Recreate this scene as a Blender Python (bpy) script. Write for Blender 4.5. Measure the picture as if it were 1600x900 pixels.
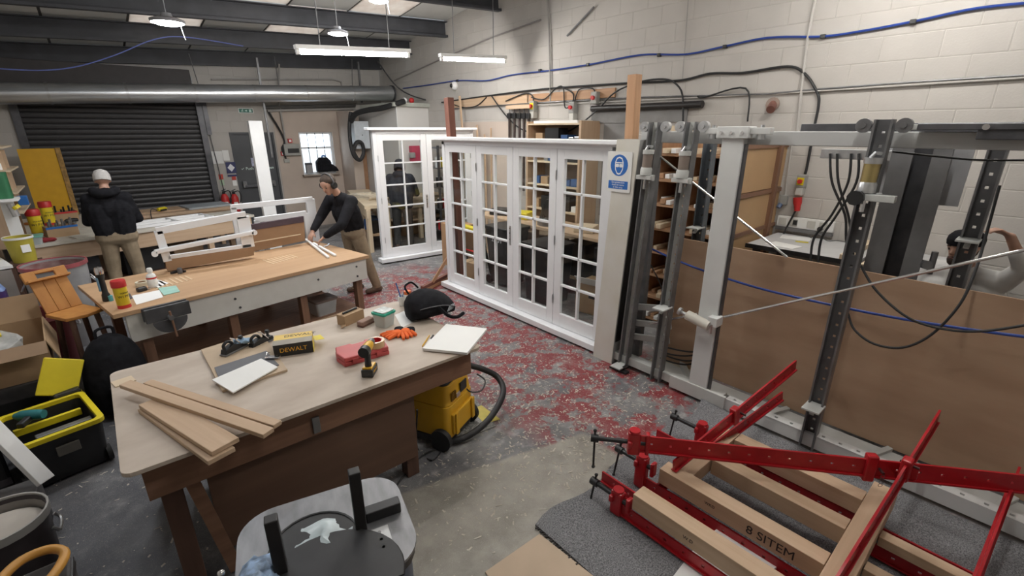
import bpy, bmesh, math, random
from mathutils import Vector, Matrix
V = Vector; R = math.radians
random.seed(11)
for _o in list(bpy.data.objects): bpy.data.objects.remove(_o)
sc = bpy.context.scene; COL = sc.collection

# ------------------------------------------------------------------ camera
CAM_H = 2.3; FOC = 730.0; PITCH = math.atan(247 / 730.0); YAW = R(41)
cd = bpy.data.cameras.new('camera'); cam = bpy.data.objects.new('camera', cd); COL.objects.link(cam)
cd.sensor_width = 36; cd.lens = FOC / 1600 * 36; cd.clip_start = .05
cam.location = (0, 0, CAM_H); cam.rotation_euler = (math.pi / 2 - PITCH, 0, -YAW)
sc.camera = cam
_fw = V((math.sin(YAW) * math.cos(PITCH), math.cos(YAW) * math.cos(PITCH), -math.sin(PITCH)))
_rt = V((math.cos(YAW), -math.sin(YAW), 0)); _up = _rt.cross(_fw)
def at(px, py, x=None, y=None, z=None):
    """point of the room seen at a photo pixel, on the plane x=, y= or z="""
    d = _fw + _rt * ((px - 800) / FOC) - _up * ((py - 450) / FOC)
    if x is not None: t = x / d.x
    elif y is not None: t = y / d.y
    else: t = (z - CAM_H) / d.z
    return V((0, 0, CAM_H)) + d * t

# ------------------------------------------------------------------ light and exposure
sc.view_settings.view_transform = 'Standard'; sc.view_settings.look = 'None'
sc.view_settings.gamma = 1; sc.view_settings.use_curve_mapping = False
sc.view_settings.exposure = 0.60
w = bpy.data.worlds.new('world'); sc.world = w; w.use_nodes = True
w.node_tree.nodes['Background'].inputs[0].default_value = (.80, .90, 1.0, 1)
w.node_tree.nodes['Background'].inputs[1].default_value = 3.0
TUBE_W = 105.0; DISC_W = 150.0       # watts of the fluorescent battens and the round lamps

# ------------------------------------------------------------------ materials
_mats = {}
def sck(n, *names):
    for k in names:
        if k in n.inputs: return n.inputs[k]
def M(name, c=(.5, .5, .5), rough=.55, metal=0, var=.10, scale=9, stretch=(1, 1, 1), bump=0, c2=None, contrast=1.0, detail=4, spec=None, bscale=None):
    if name in _mats: return _mats[name]
    m = bpy.data.materials.new(name); m.use_nodes = True; nt = m.node_tree; N = nt.nodes; L = nt.links
    b = N['Principled BSDF']; b.inputs['Roughness'].default_value = rough; b.inputs['Metallic'].default_value = metal
    if spec is not None: sck(b, 'Specular IOR Level', 'Specular').default_value = spec
    tc = N.new('ShaderNodeTexCoord'); oi = N.new('ShaderNodeObjectInfo')
    ad = N.new('ShaderNodeVectorMath'); ad.operation = 'MULTIPLY_ADD'
    ad.inputs[1].default_value = (13, 17, 19)
    cb = N.new('ShaderNodeCombineXYZ')
    for i in range(3): L.new(oi.outputs['Random'], cb.inputs[i])
    L.new(cb.outputs[0], ad.inputs[0]); L.new(tc.outputs['Object'], ad.inputs[2])
    mp = N.new('ShaderNodeMapping'); mp.inputs['Scale'].default_value = [scale * s for s in stretch]
    L.new(ad.outputs[0], mp.inputs[0])
    nz = N.new('ShaderNodeTexNoise'); nz.inputs['Scale'].default_value = 1; nz.inputs['Detail'].default_value = detail
    L.new(mp.outputs[0], nz.inputs[0])
    rp = N.new('ShaderNodeValToRGB'); h = .22 / contrast
    rp.color_ramp.elements[0].position = max(0, .5 - h); rp.color_ramp.elements[1].position = min(1, .5 + h)
    lo = c2 if c2 else [x * (1 - var) for x in c]; hi = c if c2 else [min(1, x * (1 + var)) for x in c]
    rp.color_ramp.elements[0].color = (*lo, 1); rp.color_ramp.elements[1].color = (*hi, 1)
    L.new(nz.outputs[0], rp.inputs[0]); L.new(rp.outputs[0], b.inputs['Base Color'])
    if bump:
        bp = N.new('ShaderNodeBump'); bp.inputs['Strength'].default_value = bump; bp.inputs['Distance'].default_value = .01
        if bscale:
            n2 = N.new('ShaderNodeTexNoise'); n2.inputs['Scale'].default_value = bscale; n2.inputs['Detail'].default_value = 3
            L.new(ad.outputs[0], n2.inputs[0]); L.new(n2.outputs[0], bp.inputs['Height'])
        else: L.new(nz.outputs[0], bp.inputs['Height'])
        L.new(bp.outputs[0], b.inputs['Normal'])
    _mats[name] = m; return m
def emit(name, c, s):
    if name in _mats: return _mats[name]
    m = bpy.data.materials.new(name); m.use_nodes = True; N = m.node_tree.nodes
    b = N['Principled BSDF']; b.inputs['Base Color'].default_value = (.9, .9, .9, 1)
    b.inputs['Emission Color'].default_value = (*c, 1); b.inputs['Emission Strength'].default_value = s
    _mats[name] = m; return m
def glass(name, tint=(.96, .98, 1), gl=.06):
    if name in _mats: return _mats[name]
    m = bpy.data.materials.new(name); m.use_nodes = True; N = m.node_tree.nodes; L = m.node_tree.links
    for n in list(N): N.remove(n)
    o = N.new('ShaderNodeOutputMaterial'); mx = N.new('ShaderNodeMixShader'); t = N.new('ShaderNodeBsdfTransparent'); g = N.new('ShaderNodeBsdfGlossy')
    t.inputs[0].default_value = (*tint, 1); g.inputs['Roughness'].default_value = .03; mx.inputs[0].default_value = gl
    L.new(t.outputs[0], mx.inputs[1]); L.new(g.outputs[0], mx.inputs[2]); L.new(mx.outputs[0], o.inputs[0])
    _mats[name] = m; return m
GRAIN = {'x': (.05, 1, 1), 'y': (1, .05, 1), 'z': (1, 1, .05)}
def wood(name, c, c2, ax='x', scale=26, rough=.6): return M(name + '_' + ax, c, rough, 0, 0, scale, GRAIN[ax], .06, c2, .8, 5)

pine = lambda a='x': wood('pine', (.62, .455, .315), (.50, .34, .215), a)
pine_pale = lambda a='x': wood('pine_pale', (.74, .62, .45), (.64, .50, .34), a)
oak = lambda a='x': wood('redwood', (.50, .30, .17), (.36, .19, .10), a)
dark_wood = lambda a='x': wood('dark_wood', (.14, .075, .05), (.08, .04, .028), a)
brown_wood = lambda a='x': wood('brown_wood', (.26, .14, .085), (.17, .085, .05), a)
bench_side = lambda a='x': wood('bench_side', (.145, .078, .048), (.095, .05, .032), a, 9)
sapele = lambda a='x': wood('sapele', (.23, .095, .065), (.15, .055, .04), a)
white = M('white_paint', (.87, .88, .90), .35, var=.02, scale=3)
primer = M('white_primer', (.86, .86, .85), .5, var=.03, scale=5)
white_plastic = M('white_plastic', (.82, .82, .80), .4, var=.02)
grey_paint = M('grey_paint', (.33, .33, .32), .45, var=.12, scale=7)
pale_steel = M('pale_steel_paint', (.56, .57, .55), .42, var=.09, scale=6)
post_white = M('post_white', (.66, .67, .66), .42, var=.05, scale=4)
dark_steel = M('dark_steel', (.10, .10, .108), .42, .5, var=.25, scale=8)
mid_steel = M('mid_steel', (.20, .20, .205), .42, .55, var=.2, scale=8)
zinc = M('zinc', (.62, .63, .64), .3, .85, var=.12, scale=14)
galv = M('galvanised', (.66, .68, .70), .30, .85, var=.14, scale=5, stretch=(.5, 3, 3))
chrome = M('chrome', (.8, .8, .82), .15, 1, var=.03)
brass = M('brass', (.50, .40, .18), .3, .8, var=.1)
black = M('black_plastic', (.018, .018, .019), .42, var=.2)
black_rub = M('black_rubber', (.02, .02, .021), .6, var=.2)
black_cloth = M('black_cloth', (.014, .014, .017), .9, var=.35, scale=16, bump=.3, spec=.15)
navy_cloth = M('charcoal_cloth', (.035, .036, .044), .85, var=.35, scale=12, bump=.3, spec=.2)
khaki = M('khaki_cloth', (.30, .235, .16), .9, var=.15, scale=12, bump=.3, spec=.15)
skin = M('skin', (.50, .29, .21), .55, var=.08, scale=12)
yellow = M('yellow_plastic', (.72, .40, .022), .4, var=.06)
lemon = M('lemon_plastic', (.74, .60, .02), .42, var=.06)
red = M('red_plastic', (.55, .03, .03), .4, var=.08)
clamp_red = M('clamp_red', (.42, .011, .018), .32, var=.14, scale=12)
pink_red = M('red_case', (.50, .075, .075), .45, var=.08)
blue = M('blue_plastic', (.03, .15, .45), .35, var=.08)
hose_blue = M('hose_blue', (.022, .055, .27), .35, var=.1)
green = M('green_plastic', (.03, .38, .26), .4, var=.08)
card = M('cardboard', (.40, .265, .15), .75, var=.07, scale=5)
card_dark = M('cardboard_dark', (.24, .155, .09), .8, var=.08, scale=5)
paper = M('paper', (.88, .88, .86), .7, var=.02, scale=4)
mdf = M('mdf', (.50, .385, .27), .7, var=.07, scale=7)
sand_ply = M('plywood_bench', (.60, .52, .44), .6, c2=(.42, .34, .27), scale=5, contrast=1.0, stretch=(.55, 1, 1), detail=12)
orange_cloth = M('orange_cloth', (.85, .16, .03), .8, var=.1)
clear_pl = M('clear_plastic', (.55, .60, .58), .25, var=.06)

# ------------------------------------------------------------------ mesh helpers
def rot3(rx=0, ry=0, rz=0): return Matrix.Rotation(rz, 3, 'Z') @ Matrix.Rotation(ry, 3, 'Y') @ Matrix.Rotation(rx, 3, 'X')
def catmull(p, n=6, closed=False):
    p = [V(q) for q in p]; out = []; k = len(p)
    for i in range(k if closed else k - 1):
        a = p[(i - 1) % k] if closed or i else p[0]; b = p[i]; c = p[(i + 1) % k]; d = p[(i + 2) % k] if closed or i + 2 < k else p[-1]
        for j in range(n):
            t = j / n
            out.append(.5 * ((2 * b) + (c - a) * t + (2 * a - 5 * b + 4 * c - d) * t * t + (3 * b - a - 3 * c + d) * t ** 3))
    if not closed: out.append(p[-1])
    return out
class MB:
    def __init__(s): s.bm = bmesh.new()
    def box(s, c, d, r=None):
        c = V(c); r = r if r is not None else Matrix.Identity(3)
        if isinstance(r, (int, float)): r = Matrix.Rotation(r, 3, 'Z')
        v = [s.bm.verts.new(c + r @ V((x * d[0] / 2, y * d[1] / 2, z * d[2] / 2))) for x in (-1, 1) for y in (-1, 1) for z in (-1, 1)]
        for f in ((0, 1, 3, 2), (4, 6, 7, 5), (0, 4, 5, 1), (2, 3, 7, 6), (0, 2, 6, 4), (1, 5, 7, 3)): s.bm.faces.new([v[i] for i in f])
        return s
    def span(s, x0, x1, y0, y1, z0, z1): return s.box(((x0 + x1) / 2, (y0 + y1) / 2, (z0 + z1) / 2), (x1 - x0, y1 - y0, z1 - z0))
    def bar(s, a, b, w, t, up=(0, 0, 1)):
        a = V(a); b = V(b); x = (b - a); l = x.length; x.normalize(); y = V(up).cross(x)
        if y.length < 1e-4: y = V((0, 1, 0)).cross(x)
        y.normalize(); z = x.cross(y)
        return s.box((a + b) / 2, (l, w, t), Matrix((x, y, z)).transposed())
    def rings(s, rings, caps=True, closed=False):
        rs = [[s.bm.verts.new(p) for p in r] for r in rings]; n = len(rs[0])
        for i in range(len(rs) if closed else len(rs) - 1):
            a = rs[i]; b = rs[(i + 1) % len(rs)]
            for j in range(n): s.bm.faces.new((a[j], a[(j + 1) % n], b[(j + 1) % n], b[j]))
        if caps and not closed: s.bm.faces.new(rs[0][::-1]); s.bm.faces.new(rs[-1])
        return s
    def tube(s, p, r, seg=8, sm=0, closed=False):
        p = catmull(p, sm, closed) if sm else [V(q) for q in p]
        rs = r if isinstance(r, (list, tuple)) else None; out = []; k = len(p)
        t0 = (p[1] - p[0]).normalized(); nrm = t0.orthogonal().normalized()
        for i, q in enumerate(p):
            t = (p[(i + 1) % k] - p[i - 1]) if closed else (p[min(i + 1, k - 1)] - p[max(i - 1, 0)])
            t.normalize(); nrm = (nrm - t * nrm.dot(t)); nrm = nrm.normalized() if nrm.length > 1e-5 else t.orthogonal().normalized()
            bi = t.cross(nrm); rad = (rs[min(int(i * len(rs) / k), len(rs) - 1)] if rs else r)
            out.append([q + (nrm * math.cos(2 * math.pi * j / seg) + bi * math.sin(2 * math.pi * j / seg)) * rad for j in range(seg)])
        return s.rings(out, True, closed)
    def cyl(s, a, b, r, r2=None, seg=16): return s.tube([a, b], [r, r if r2 is None else r2], seg)
    def lathe(s, prof, c=(0, 0, 0), seg=20, ax=None, sx=1, sy=1):
        c = V(c); Q = V((0, 0, 1)).rotation_difference(V(ax)).to_matrix() if ax is not None else Matrix.Identity(3)
        return s.rings([[c + Q @ V((max(r, 1e-4) * sx * math.cos(2 * math.pi * j / seg), max(r, 1e-4) * sy * math.sin(2 * math.pi * j / seg), z)) for j in range(seg)] for r, z in prof])
    def prism(s, pts, z0, z1, mx=None):
        mx = mx or Matrix.Identity(4)
        return s.rings([[mx @ V((x, y, z)) for x, y in pts] for z in (z0, z1)])
    def poly(s, pts): s.bm.faces.new([s.bm.verts.new(V(p)) for p in pts]); return s
    def sph(s, c, r, sc3=(1, 1, 1), seg=14, rg=10, q=None):
        c = V(c); q = q or Matrix.Identity(3); rs = []
        for i in range(rg + 1):
            a = math.pi * i / rg; rr = max(math.sin(a), 1e-3)
            rs.append([c + q @ V((r * sc3[0] * rr * math.cos(2 * math.pi * j / seg), r * sc3[1] * rr * math.sin(2 * math.pi * j / seg), -r * sc3[2] * math.cos(a))) for j in range(seg)])
        return s.rings(rs)
    def wobble(s, k, f=3):
        from mathutils import noise
        for v in s.bm.verts: v.co += noise.noise_vector(v.co * f) * k
        return s
    def build(s, name, mat, parent=None, w=False, smooth=False, bevel=0, sub=0, kind=None, label=None):
        bmesh.ops.recalc_face_normals(s.bm, faces=s.bm.faces[:])
        me = bpy.data.meshes.new(name)
        if w and parent is not None:
            inv = RM[parent].inverted()
            s.bm.transform(inv)
        s.bm.to_mesh(me); s.bm.free()
        for m in (mat if isinstance(mat, (list, tuple)) else [mat]): me.materials.append(m)
        if smooth:
            for p in me.polygons: p.use_smooth = True
            if not sub: me.set_sharp_from_angle(angle=R(42))
        o = bpy.data.objects.new(name, me); COL.objects.link(o)
        if parent is not None: o.parent = parent
        if bevel:
            b = o.modifiers.new('bevel', 'BEVEL'); b.width = bevel; b.segments = 2; b.limit_method = 'ANGLE'; b.harden_normals = False
        if sub:
            b = o.modifiers.new('sub', 'SUBSURF'); b.levels = sub; b.render_levels = sub
        if kind: o['kind'] = kind
        if label: o['label'] = label
        return o
RM = {}
def tag(o, label, cat, group=None):
    o['label'] = label; o['category'] = cat
    if group: o['group'] = group
    return o
def thing(name, label, cat, loc=(0, 0, 0), rz=0, group=None):
    o = bpy.data.objects.new(name, None); COL.objects.link(o); o.empty_display_size = .1
    o.location = loc; o.rotation_euler = (0, 0, rz)
    RM[o] = Matrix.Translation(V(loc)) @ Matrix.Rotation(rz, 4, 'Z')
    return tag(o, label, cat, group)
def struct(name, parent=None): 
    o = bpy.data.objects.new(name, None); COL.objects.link(o); o['kind'] = 'structure'; RM[o] = Matrix.Identity(4); return o
def S(o): o['kind'] = 'structure'; return o
def copy_tree(o, loc=None, rz=None, label=None, parent=None):
    c = o.copy(); COL.objects.link(c); c.parent = parent
    if loc is not None: c.location = loc
    if rz is not None: c.rotation_euler = (0, 0, rz)
    if label: c['label'] = label
    for ch in o.children: copy_tree(ch, parent=c)
    return c
def beam(name, a, b, w, t, mat, parent=None, up=(0, 0, 1), bevel=.003, label=None, cat=None, group=None):
    """a straight timber or bar with its own axes: local x runs along it, w across, t along up"""
    a = V(a); b = V(b); x = b - a; l = x.length; x.normalize(); y = V(up).cross(x)
    if y.length < 1e-4: y = V((0, 1, 0)).cross(x)
    y.normalize(); z = x.cross(y)
    m = MB(); m.box((0, 0, 0), (l, w, t)); o = m.build(name, mat, None, bevel=bevel)
    mw = Matrix((x, y, z)).transposed().to_4x4(); mw.translation = (a + b) / 2
    if parent is not None: o.parent = parent; o.matrix_local = RM[parent].inverted() @ mw
    else: o.matrix_local = mw
    if label and cat: tag(o, label, cat, group)
    elif label: o['label'] = label
    return o
def text(name, body, size, mat, mx, parent=None, align='CENTER', ext=.0006):
    cu = bpy.data.curves.new(name, 'FONT'); cu.body = body; cu.size = size; cu.align_x = align; cu.align_y = 'CENTER'; cu.extrude = ext
    o = bpy.data.objects.new(name, cu); dg = bpy.context.evaluated_depsgraph_get()
    me = bpy.data.meshes.new_from_object(o); bpy.data.objects.remove(o)
    o = bpy.data.objects.new(name, me); me.materials.clear(); me.materials.append(mat); COL.objects.link(o)
    if parent is not None: o.parent = parent; o.matrix_local = RM[parent].inverted() @ mx
    else: o.matrix_local = mx
    return o
def frame_mx(o, x, y):
    """matrix with origin o, text running along x, up along y"""
    x = V(x).normalized(); z = x.cross(V(y)).normalized(); y = z.cross(x)
    m = Matrix((x, y, z)).transposed().to_4x4(); m.translation = V(o); return m
def rrect(w, h, r, n=4):
    out = []
    for cx, cy, a in ((w / 2 - r, h / 2 - r, 0), (-w / 2 + r, h / 2 - r, 90), (-w / 2 + r, -h / 2 + r, 180), (w / 2 - r, -h / 2 + r, 270)):
        for i in range(n + 1): out.append((cx + r * math.cos(R(a + 90 * i / n)), cy + r * math.sin(R(a + 90 * i / n))))
    return out

# ================================================================== the room
XR, XL, YF, YB = 6.0, -1.4, 12.1, -2.6
def roof_under(x, y): return 4.09 + (x - 6) * .052 - (y - 8.95) * .115      # underside of the purlins

def floor_material():
    m = bpy.data.materials.new('worn_floor'); m.use_nodes = True; nt = m.node_tree; N = nt.nodes; L = nt.links
    b = N['Principled BSDF']; b.inputs['Roughness'].default_value = .55
    tc = N.new('ShaderNodeTexCoord'); P = tc.outputs['Object']
    def noise(scale, det=5, rough=.6, vec=None):
        n = N.new('ShaderNodeTexNoise'); n.inputs['Scale'].default_value = scale; n.inputs['Detail'].default_value = det
        n.inputs['Roughness'].default_value = rough; L.new(vec or P, n.inputs[0]); return n
    def math_(op, a, c=None, v=None):
        n = N.new('ShaderNodeMath'); n.operation = op; L.new(a, n.inputs[0])
        if c is not None: L.new(c, n.inputs[1])
        elif v is not None: n.inputs[1].default_value = v
        return n.outputs[0]
    def rng(a, lo, hi):
        n = N.new('ShaderNodeMapRange'); n.interpolation_type = 'SMOOTHSTEP'; L.new(a, n.inputs[0])
        n.inputs[1].default_value = lo; n.inputs[2].default_value = hi; return n.outputs[0]
    def mix(fac, a, c):
        n = N.new('ShaderNodeMix'); n.data_type = 'RGBA'; L.new(fac, n.inputs[0])
        for s_, q in ((n.inputs[6], a), (n.inputs[7], c)):
            if isinstance(q, tuple): s_.default_value = (*q, 1)
            else: L.new(q, s_)
        return n.outputs[2]
    sx = N.new('ShaderNodeSeparateXYZ'); L.new(P, sx.inputs[0])
    wob = noise(1.6, 4); wv = math_('MULTIPLY', math_('SUBTRACT', wob.outputs[0], v=.5), v=.9)
    x = math_('ADD', sx.outputs[0], wv); y = math_('ADD', sx.outputs[1], wv)
    base = mix(rng(noise(2.2, 6).outputs[0], .35, .65), (.115, .115, .125), (.225, .22, .218))
    base = mix(rng(noise(9, 5).outputs[0], .5, .72), base, (.36, .35, .34))
    left = rng(x, 1.7, .3)                                              # blue-grey paint on the left, darkened further to mimic the dimmer light there
    base = mix(math_('MULTIPLY', left, v=.8), base, mix(rng(noise(3, 5).outputs[0], .3, .7), (.065, .067, .078), (.115, .117, .128)))
    # red paint worn through
    patch = rng(noise(1.7, 6, .72).outputs[0], .43, .49)
    bx = math_('MULTIPLY', rng(x, 2.0, 2.5), rng(x, 4.3, 3.9)); by = math_('MULTIPLY', rng(y, 1.3, 1.7), rng(y, 7.6, 6.6))
    red_m = math_('MULTIPLY', math_('MULTIPLY', bx, by), patch)
    wear = rng(noise(6, 7, .72).outputs[0], .55, .50)
    red_m = math_('MULTIPLY', red_m, wear)
    colr = mix(red_m, base, mix(rng(noise(6, 4).outputs[0], .3, .7), (.20, .020, .025), (.28, .045, .050)))
    # bare concrete slab near the camera, with a cut edge
    ex = N.new('ShaderNodeMath'); ex.operation = 'MULTIPLY_ADD'; L.new(sx.outputs[0], ex.inputs[0]); ex.inputs[1].default_value = .254; L.new(sx.outputs[1], ex.inputs[2])
    edge = math_('ADD', ex.outputs[0], math_('MULTIPLY', wv, v=.06))
    slab = math_('MULTIPLY', math_('MULTIPLY', rng(edge, 2.68, 2.64), rng(sx.outputs[0], 2.55, 2.48)), rng(sx.outputs[0], .55, .9))
    conc = mix(rng(noise(5, 6).outputs[0], .3, .7), (.25, .232, .198), (.37, .346, .30))
    colr = mix(slab, colr, conc)
    # sawdust, chips and plaster spots
    dust = rng(noise(3.5, 6, .7).outputs[0], .52, .75)
    colr = mix(math_('MULTIPLY', dust, v=.38), colr, (.46, .45, .43))
    vo = N.new('ShaderNodeTexVoronoi'); vo.inputs['Scale'].default_value = 30
    dv = N.new('ShaderNodeVectorMath'); dv.operation = 'ADD'; L.new(P, dv.inputs[0]); L.new(noise(30, 2).outputs[1], dv.inputs[1]); L.new(dv.outputs[0], vo.inputs[0])
    dens = rng(noise(1.1, 3).outputs[0], .28, .5)
    sp = math_('MULTIPLY', rng(vo.outputs['Distance'], .27, .17), rng(vo.outputs['Color'], .30, .45)); sp = math_('MULTIPLY', sp, dens)
    colr = mix(math_('MULTIPLY', sp, v=.85), colr, (.66, .64, .60))
    v2 = N.new('ShaderNodeTexVoronoi'); v2.inputs['Scale'].default_value = 7; L.new(dv.outputs[0], v2.inputs[0])
    s2 = math_('MULTIPLY', rng(v2.outputs['Distance'], .24, .16), rng(v2.outputs['Color'], .72, .76))
    colr = mix(math_('MULTIPLY', s2, v=.7), colr, (.52, .47, .41))
    L.new(colr, b.inputs['Base Color'])
    bp = N.new('ShaderNodeBump'); bp.inputs['Strength'].default_value = .25; bp.inputs['Distance'].default_value = .004
    L.new(noise(40, 4).outputs[0], bp.inputs['Height']); L.new(bp.outputs[0], b.inputs['Normal'])
    rr = N.new('ShaderNodeMapRange'); L.new(noise(6, 4).outputs[0], rr.inputs[0]); rr.inputs[3].default_value = .38; rr.inputs[4].default_value = .75
    L.new(rr.outputs[0], b.inputs['Roughness'])
    return m
S(MB().span(XL, XR + .3, YB, YF + .3, -.12, 0).build('floor', floor_material()))
# shavings, paint flakes and sawdust clumps lying on the floor: nobody could count them
_ch = MB(); random.seed(21)
for _ in range(11000):
    if random.random() < .7: x, y = random.gauss(2.6, .75), random.uniform(1.7, 8.4)
    else: x, y = random.uniform(-1.2, 5.6), random.uniform(1.5, 9)
    if 1.5 < x < 3.65 and y < 1.64 or x < -1.3 or x > 5.8: continue
    l = random.choice((.004, .006, .009, .013, .02)) * random.uniform(.7, 1.3); w_ = min(l, random.uniform(.003, .007)); a = random.uniform(0, 3.14); d = V((math.cos(a), math.sin(a), 0)); e = V((-d.y, d.x, 0)); c = V((x, y, .002))
    _ch.poly([c - d * l - e * w_, c + d * l - e * w_ * .6, c + d * l * .9 + e * w_ + V((0, 0, .002)), c - d * l * .8 + e * w_ + V((0, 0, .001))])
_o = _ch.build('floor_shavings', M('shavings', (.66, .62, .55), .9, c2=(.42, .36, .29), scale=14)); _o['kind'] = 'stuff'; _o['label'] = 'pale wood shavings and paint flakes scattered over the floor'; _o['category'] = 'shavings'

block_paint = M('painted_block', (.50, .472, .438), .75, var=.05, scale=3, bump=.15, bscale=60)
wall_paint = M('painted_wall', (.47, .445, .412), .8, var=.04, scale=2)
pink_plaster = M('plaster', (.52, .435, .37), .85, var=.07, scale=2.5, bump=.1)
wall_r = S(MB().span(XR, XR + .2, YB, YF + .2, 0, 5.6).build('wall_right', wall_paint))
wall_f = S(MB().span(XL - .2, -.8, YF, YF + .2, 0, 4.4).span(1.88, 2.37, YF, YF + .2, 0, 4.6).span(2.37, 3.27, YF, YF + .2, 2.24, 4.6)
           .span(3.27, 3.82, YF, YF + .2, 0, 4.6).span(3.82, 4.62, YF, YF + .2, 0, 1.27).span(3.82, 4.62, YF, YF + .2, 2.25, 4.6).span(4.62, XR, YF, YF + .2, 0, 4.6)
           .span(-.8, 1.88, YF, YF + .2, 3.35, 4.4).build('wall_far', wall_paint))
wall_l = S(MB().span(XL - .2, XL, YB, YF + .2, 0, 5.2).build('wall_left', wall_paint))
wall_b = S(MB().span(XL, XR, YB - .2, YB, 0, 5.8).build('wall_back', wall_paint))
RM[wall_r] = RM[wall_f] = RM[wall_l] = RM[wall_b] = Matrix.Identity(4)

def block_mesh(bw=.443, bh=.218, d=.003, ins=.004):
    bm = bmesh.new()
    a = [bm.verts.new((x * bw / 2, 0, z * bh / 2)) for x, z in ((-1, -1), (1, -1), (1, 1), (-1, 1))]
    c = [bm.verts.new((x * (bw / 2 - ins), -d, z * (bh / 2 - ins))) for x, z in ((-1, -1), (1, -1), (1, 1), (-1, 1))]
    bm.faces.new(c)
    for i in range(4): bm.faces.new((a[i], a[(i + 1) % 4], c[(i + 1) % 4], c[i]))
    me = bpy.data.meshes.new('block'); bm.to_mesh(me); bm.free(); me.materials.append(block_paint); return me
BLK = block_mesh()
def block_wall(parent, org, rz, n, rows, skip=None, keep=300):
    """courses of blocks: local x along the wall, -y out of it; the largest in view are parts, the rest one joined part"""
    q = Matrix.Rotation(rz, 3, 'Z'); spots = []
    for r in range(rows):
        for i in range(n):
            p = V(org) + q @ V(((i + (.5 if r % 2 else 0)) * .45, 0, 0)) + V((0, 0, (r + .5) * .225))
            if skip and skip(p): continue
            spots.append(p)
    def shown(p):
        v = p - cam.location; f = v.dot(_fw)
        if f < .2: return 99
        px = 800 + FOC * v.dot(_rt) / f; py = 450 - FOC * v.dot(_up) / f
        return v.length if -40 < px < 1640 and -30 < py < 620 else 99
    spots.sort(key=shown)
    for p in spots[:keep]:
        o = bpy.data.objects.new('block', BLK); COL.objects.link(o); o.parent = parent; o.location = p; o.rotation_euler = (0, 0, rz)
    if spots[keep:]:
        bm = bmesh.new()
        for p in spots[keep:]:
            mx = Matrix.Translation(p) @ Matrix.Rotation(rz, 4, 'Z'); k = len(bm.verts); bm.from_mesh(BLK); bm.verts.ensure_lookup_table()
            for v in bm.verts[k:]: v.co = mx @ v.co
        me = bpy.data.meshes.new('far_blocks'); bm.to_mesh(me); bm.free(); me.materials.append(block_paint)
        o = bpy.data.objects.new('far_blocks', me); COL.objects.link(o); o.parent = parent; o['kind'] = 'stuff'
block_wall(wall_r, (XR, YF - .3, 0), -math.pi / 2, 32, 23, lambda p: p.z > roof_under(6, p.y) + .3 or p.z < 1.0, 300)
block_wall(wall_f, (XL, YF, 0), 0, 16, 17, lambda p: (-1.1 < p.x < 2.1 and p.z < 3.5) or (2.1 < p.x < 3.5 and p.z < 2.35) or p.x > 3.45 and p.z < 2.75, 60)
# plastered bay round the window, standing a little proud of the blocks
S(MB().span(3.30, 3.82, YF - .012, YF, 0, 2.74).span(4.62, 5.2, YF - .012, YF, 0, 2.74).span(3.82, 4.62, YF - .012, YF, 0, 1.27).span(3.82, 4.62, YF - .012, YF, 2.25, 2.74).build('trim_1', pink_plaster))
S(MB().span(4.78, 5.02, YF - .75, YF - .012, 0, 2.72).build('trim_2', pink_plaster))
S(MB().span(5.03, 5.19, YF - .6, YF - .012, 0, 2.0).build('trim_3', M('brown_board', (.36, .20, .11), .7, var=.1)))
# the white corner cubicle
cub = S(MB().span(5.2, XR, 9.8, YF, 0, 2.78).build('wall_cubicle', M('cubicle_white', (.68, .66, .63), .6, var=.03, scale=2))); RM[cub] = Matrix.Identity(4)
MB().span(5.1, XR, 9.72, YF - .7, 2.78, 2.86).build('cubicle_roof', M('cubicle_roof', (.42, .43, .38), .6, var=.08), cub)
MB().span(5.195, 5.205, 9.79, 9.81, 0, 2.78).build('corner_strip', primer, cub)

# ---- roof: sheets between purlins, a few of them clear rooflights
ceil = struct('ceiling')
pw, py_ = 1.02, 1.55
sheet = M('roof_sheet', (.52, .52, .50), .7, var=.06, scale=2)
rl = bpy.data.materials.new('rooflight'); rl.use_nodes = True
_n = rl.node_tree.nodes; _b = _n['Principled BSDF']; _t = _n.new('ShaderNodeBsdfTranslucent'); _m = _n.new('ShaderNodeMixShader')
_nz = _n.new('ShaderNodeTexNoise'); _nz.inputs['Scale'].default_value = 5; _cr = _n.new('ShaderNodeValToRGB'); _cr.color_ramp.elements[0].color = (.50, .40, .34, 1); _cr.color_ramp.elements[1].color = (.80, .76, .70, 1)
rl.node_tree.links.new(_nz.outputs[0], _cr.inputs[0]); rl.node_tree.links.new(_cr.outputs[0], _b.inputs['Base Color']); rl.node_tree.links.new(_cr.outputs[0], _t.inputs[0])
_m.inputs[0].default_value = .55; rl.node_tree.links.new(_b.outputs[0], _m.inputs[1]); rl.node_tree.links.new(_t.outputs[0], _m.inputs[2]); rl.node_tree.links.new(_m.outputs[0], _n['Material Output'].inputs[0])
def panel_mesh(mat):
    bm = MB(); g = .018
    q = [(g, g), (pw - g, g), (pw - g, py_ - g), (g, py_ - g)]
    bm.rings([[V((x, y, x * .052 - y * .115 + h)) for x, y in q] for h in (0, .04)])
    bmesh.ops.recalc_face_normals(bm.bm, faces=bm.bm.faces[:]); me = bpy.data.meshes.new('roof_panel'); bm.bm.to_mesh(me); bm.bm.free(); me.materials.append(mat); return me
PM, PL = panel_mesh(sheet), panel_mesh(rl)
y0 = 12.05 - 10 * py_
nx_ = 8
for i in range(nx_):
    for j in range(10):
        x = XR - (i + 1) * pw; y = y0 + j * py_
        clear = (i, j) in ((1, 7), (3, 7), (2, 8), (4, 8), (1, 4), (4, 4), (6, 5))
        o = bpy.data.objects.new('roof_panel', PL if clear else PM); COL.objects.link(o); o.parent = ceil; o.location = (x, y, roof_under(x, y) + .30)
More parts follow.
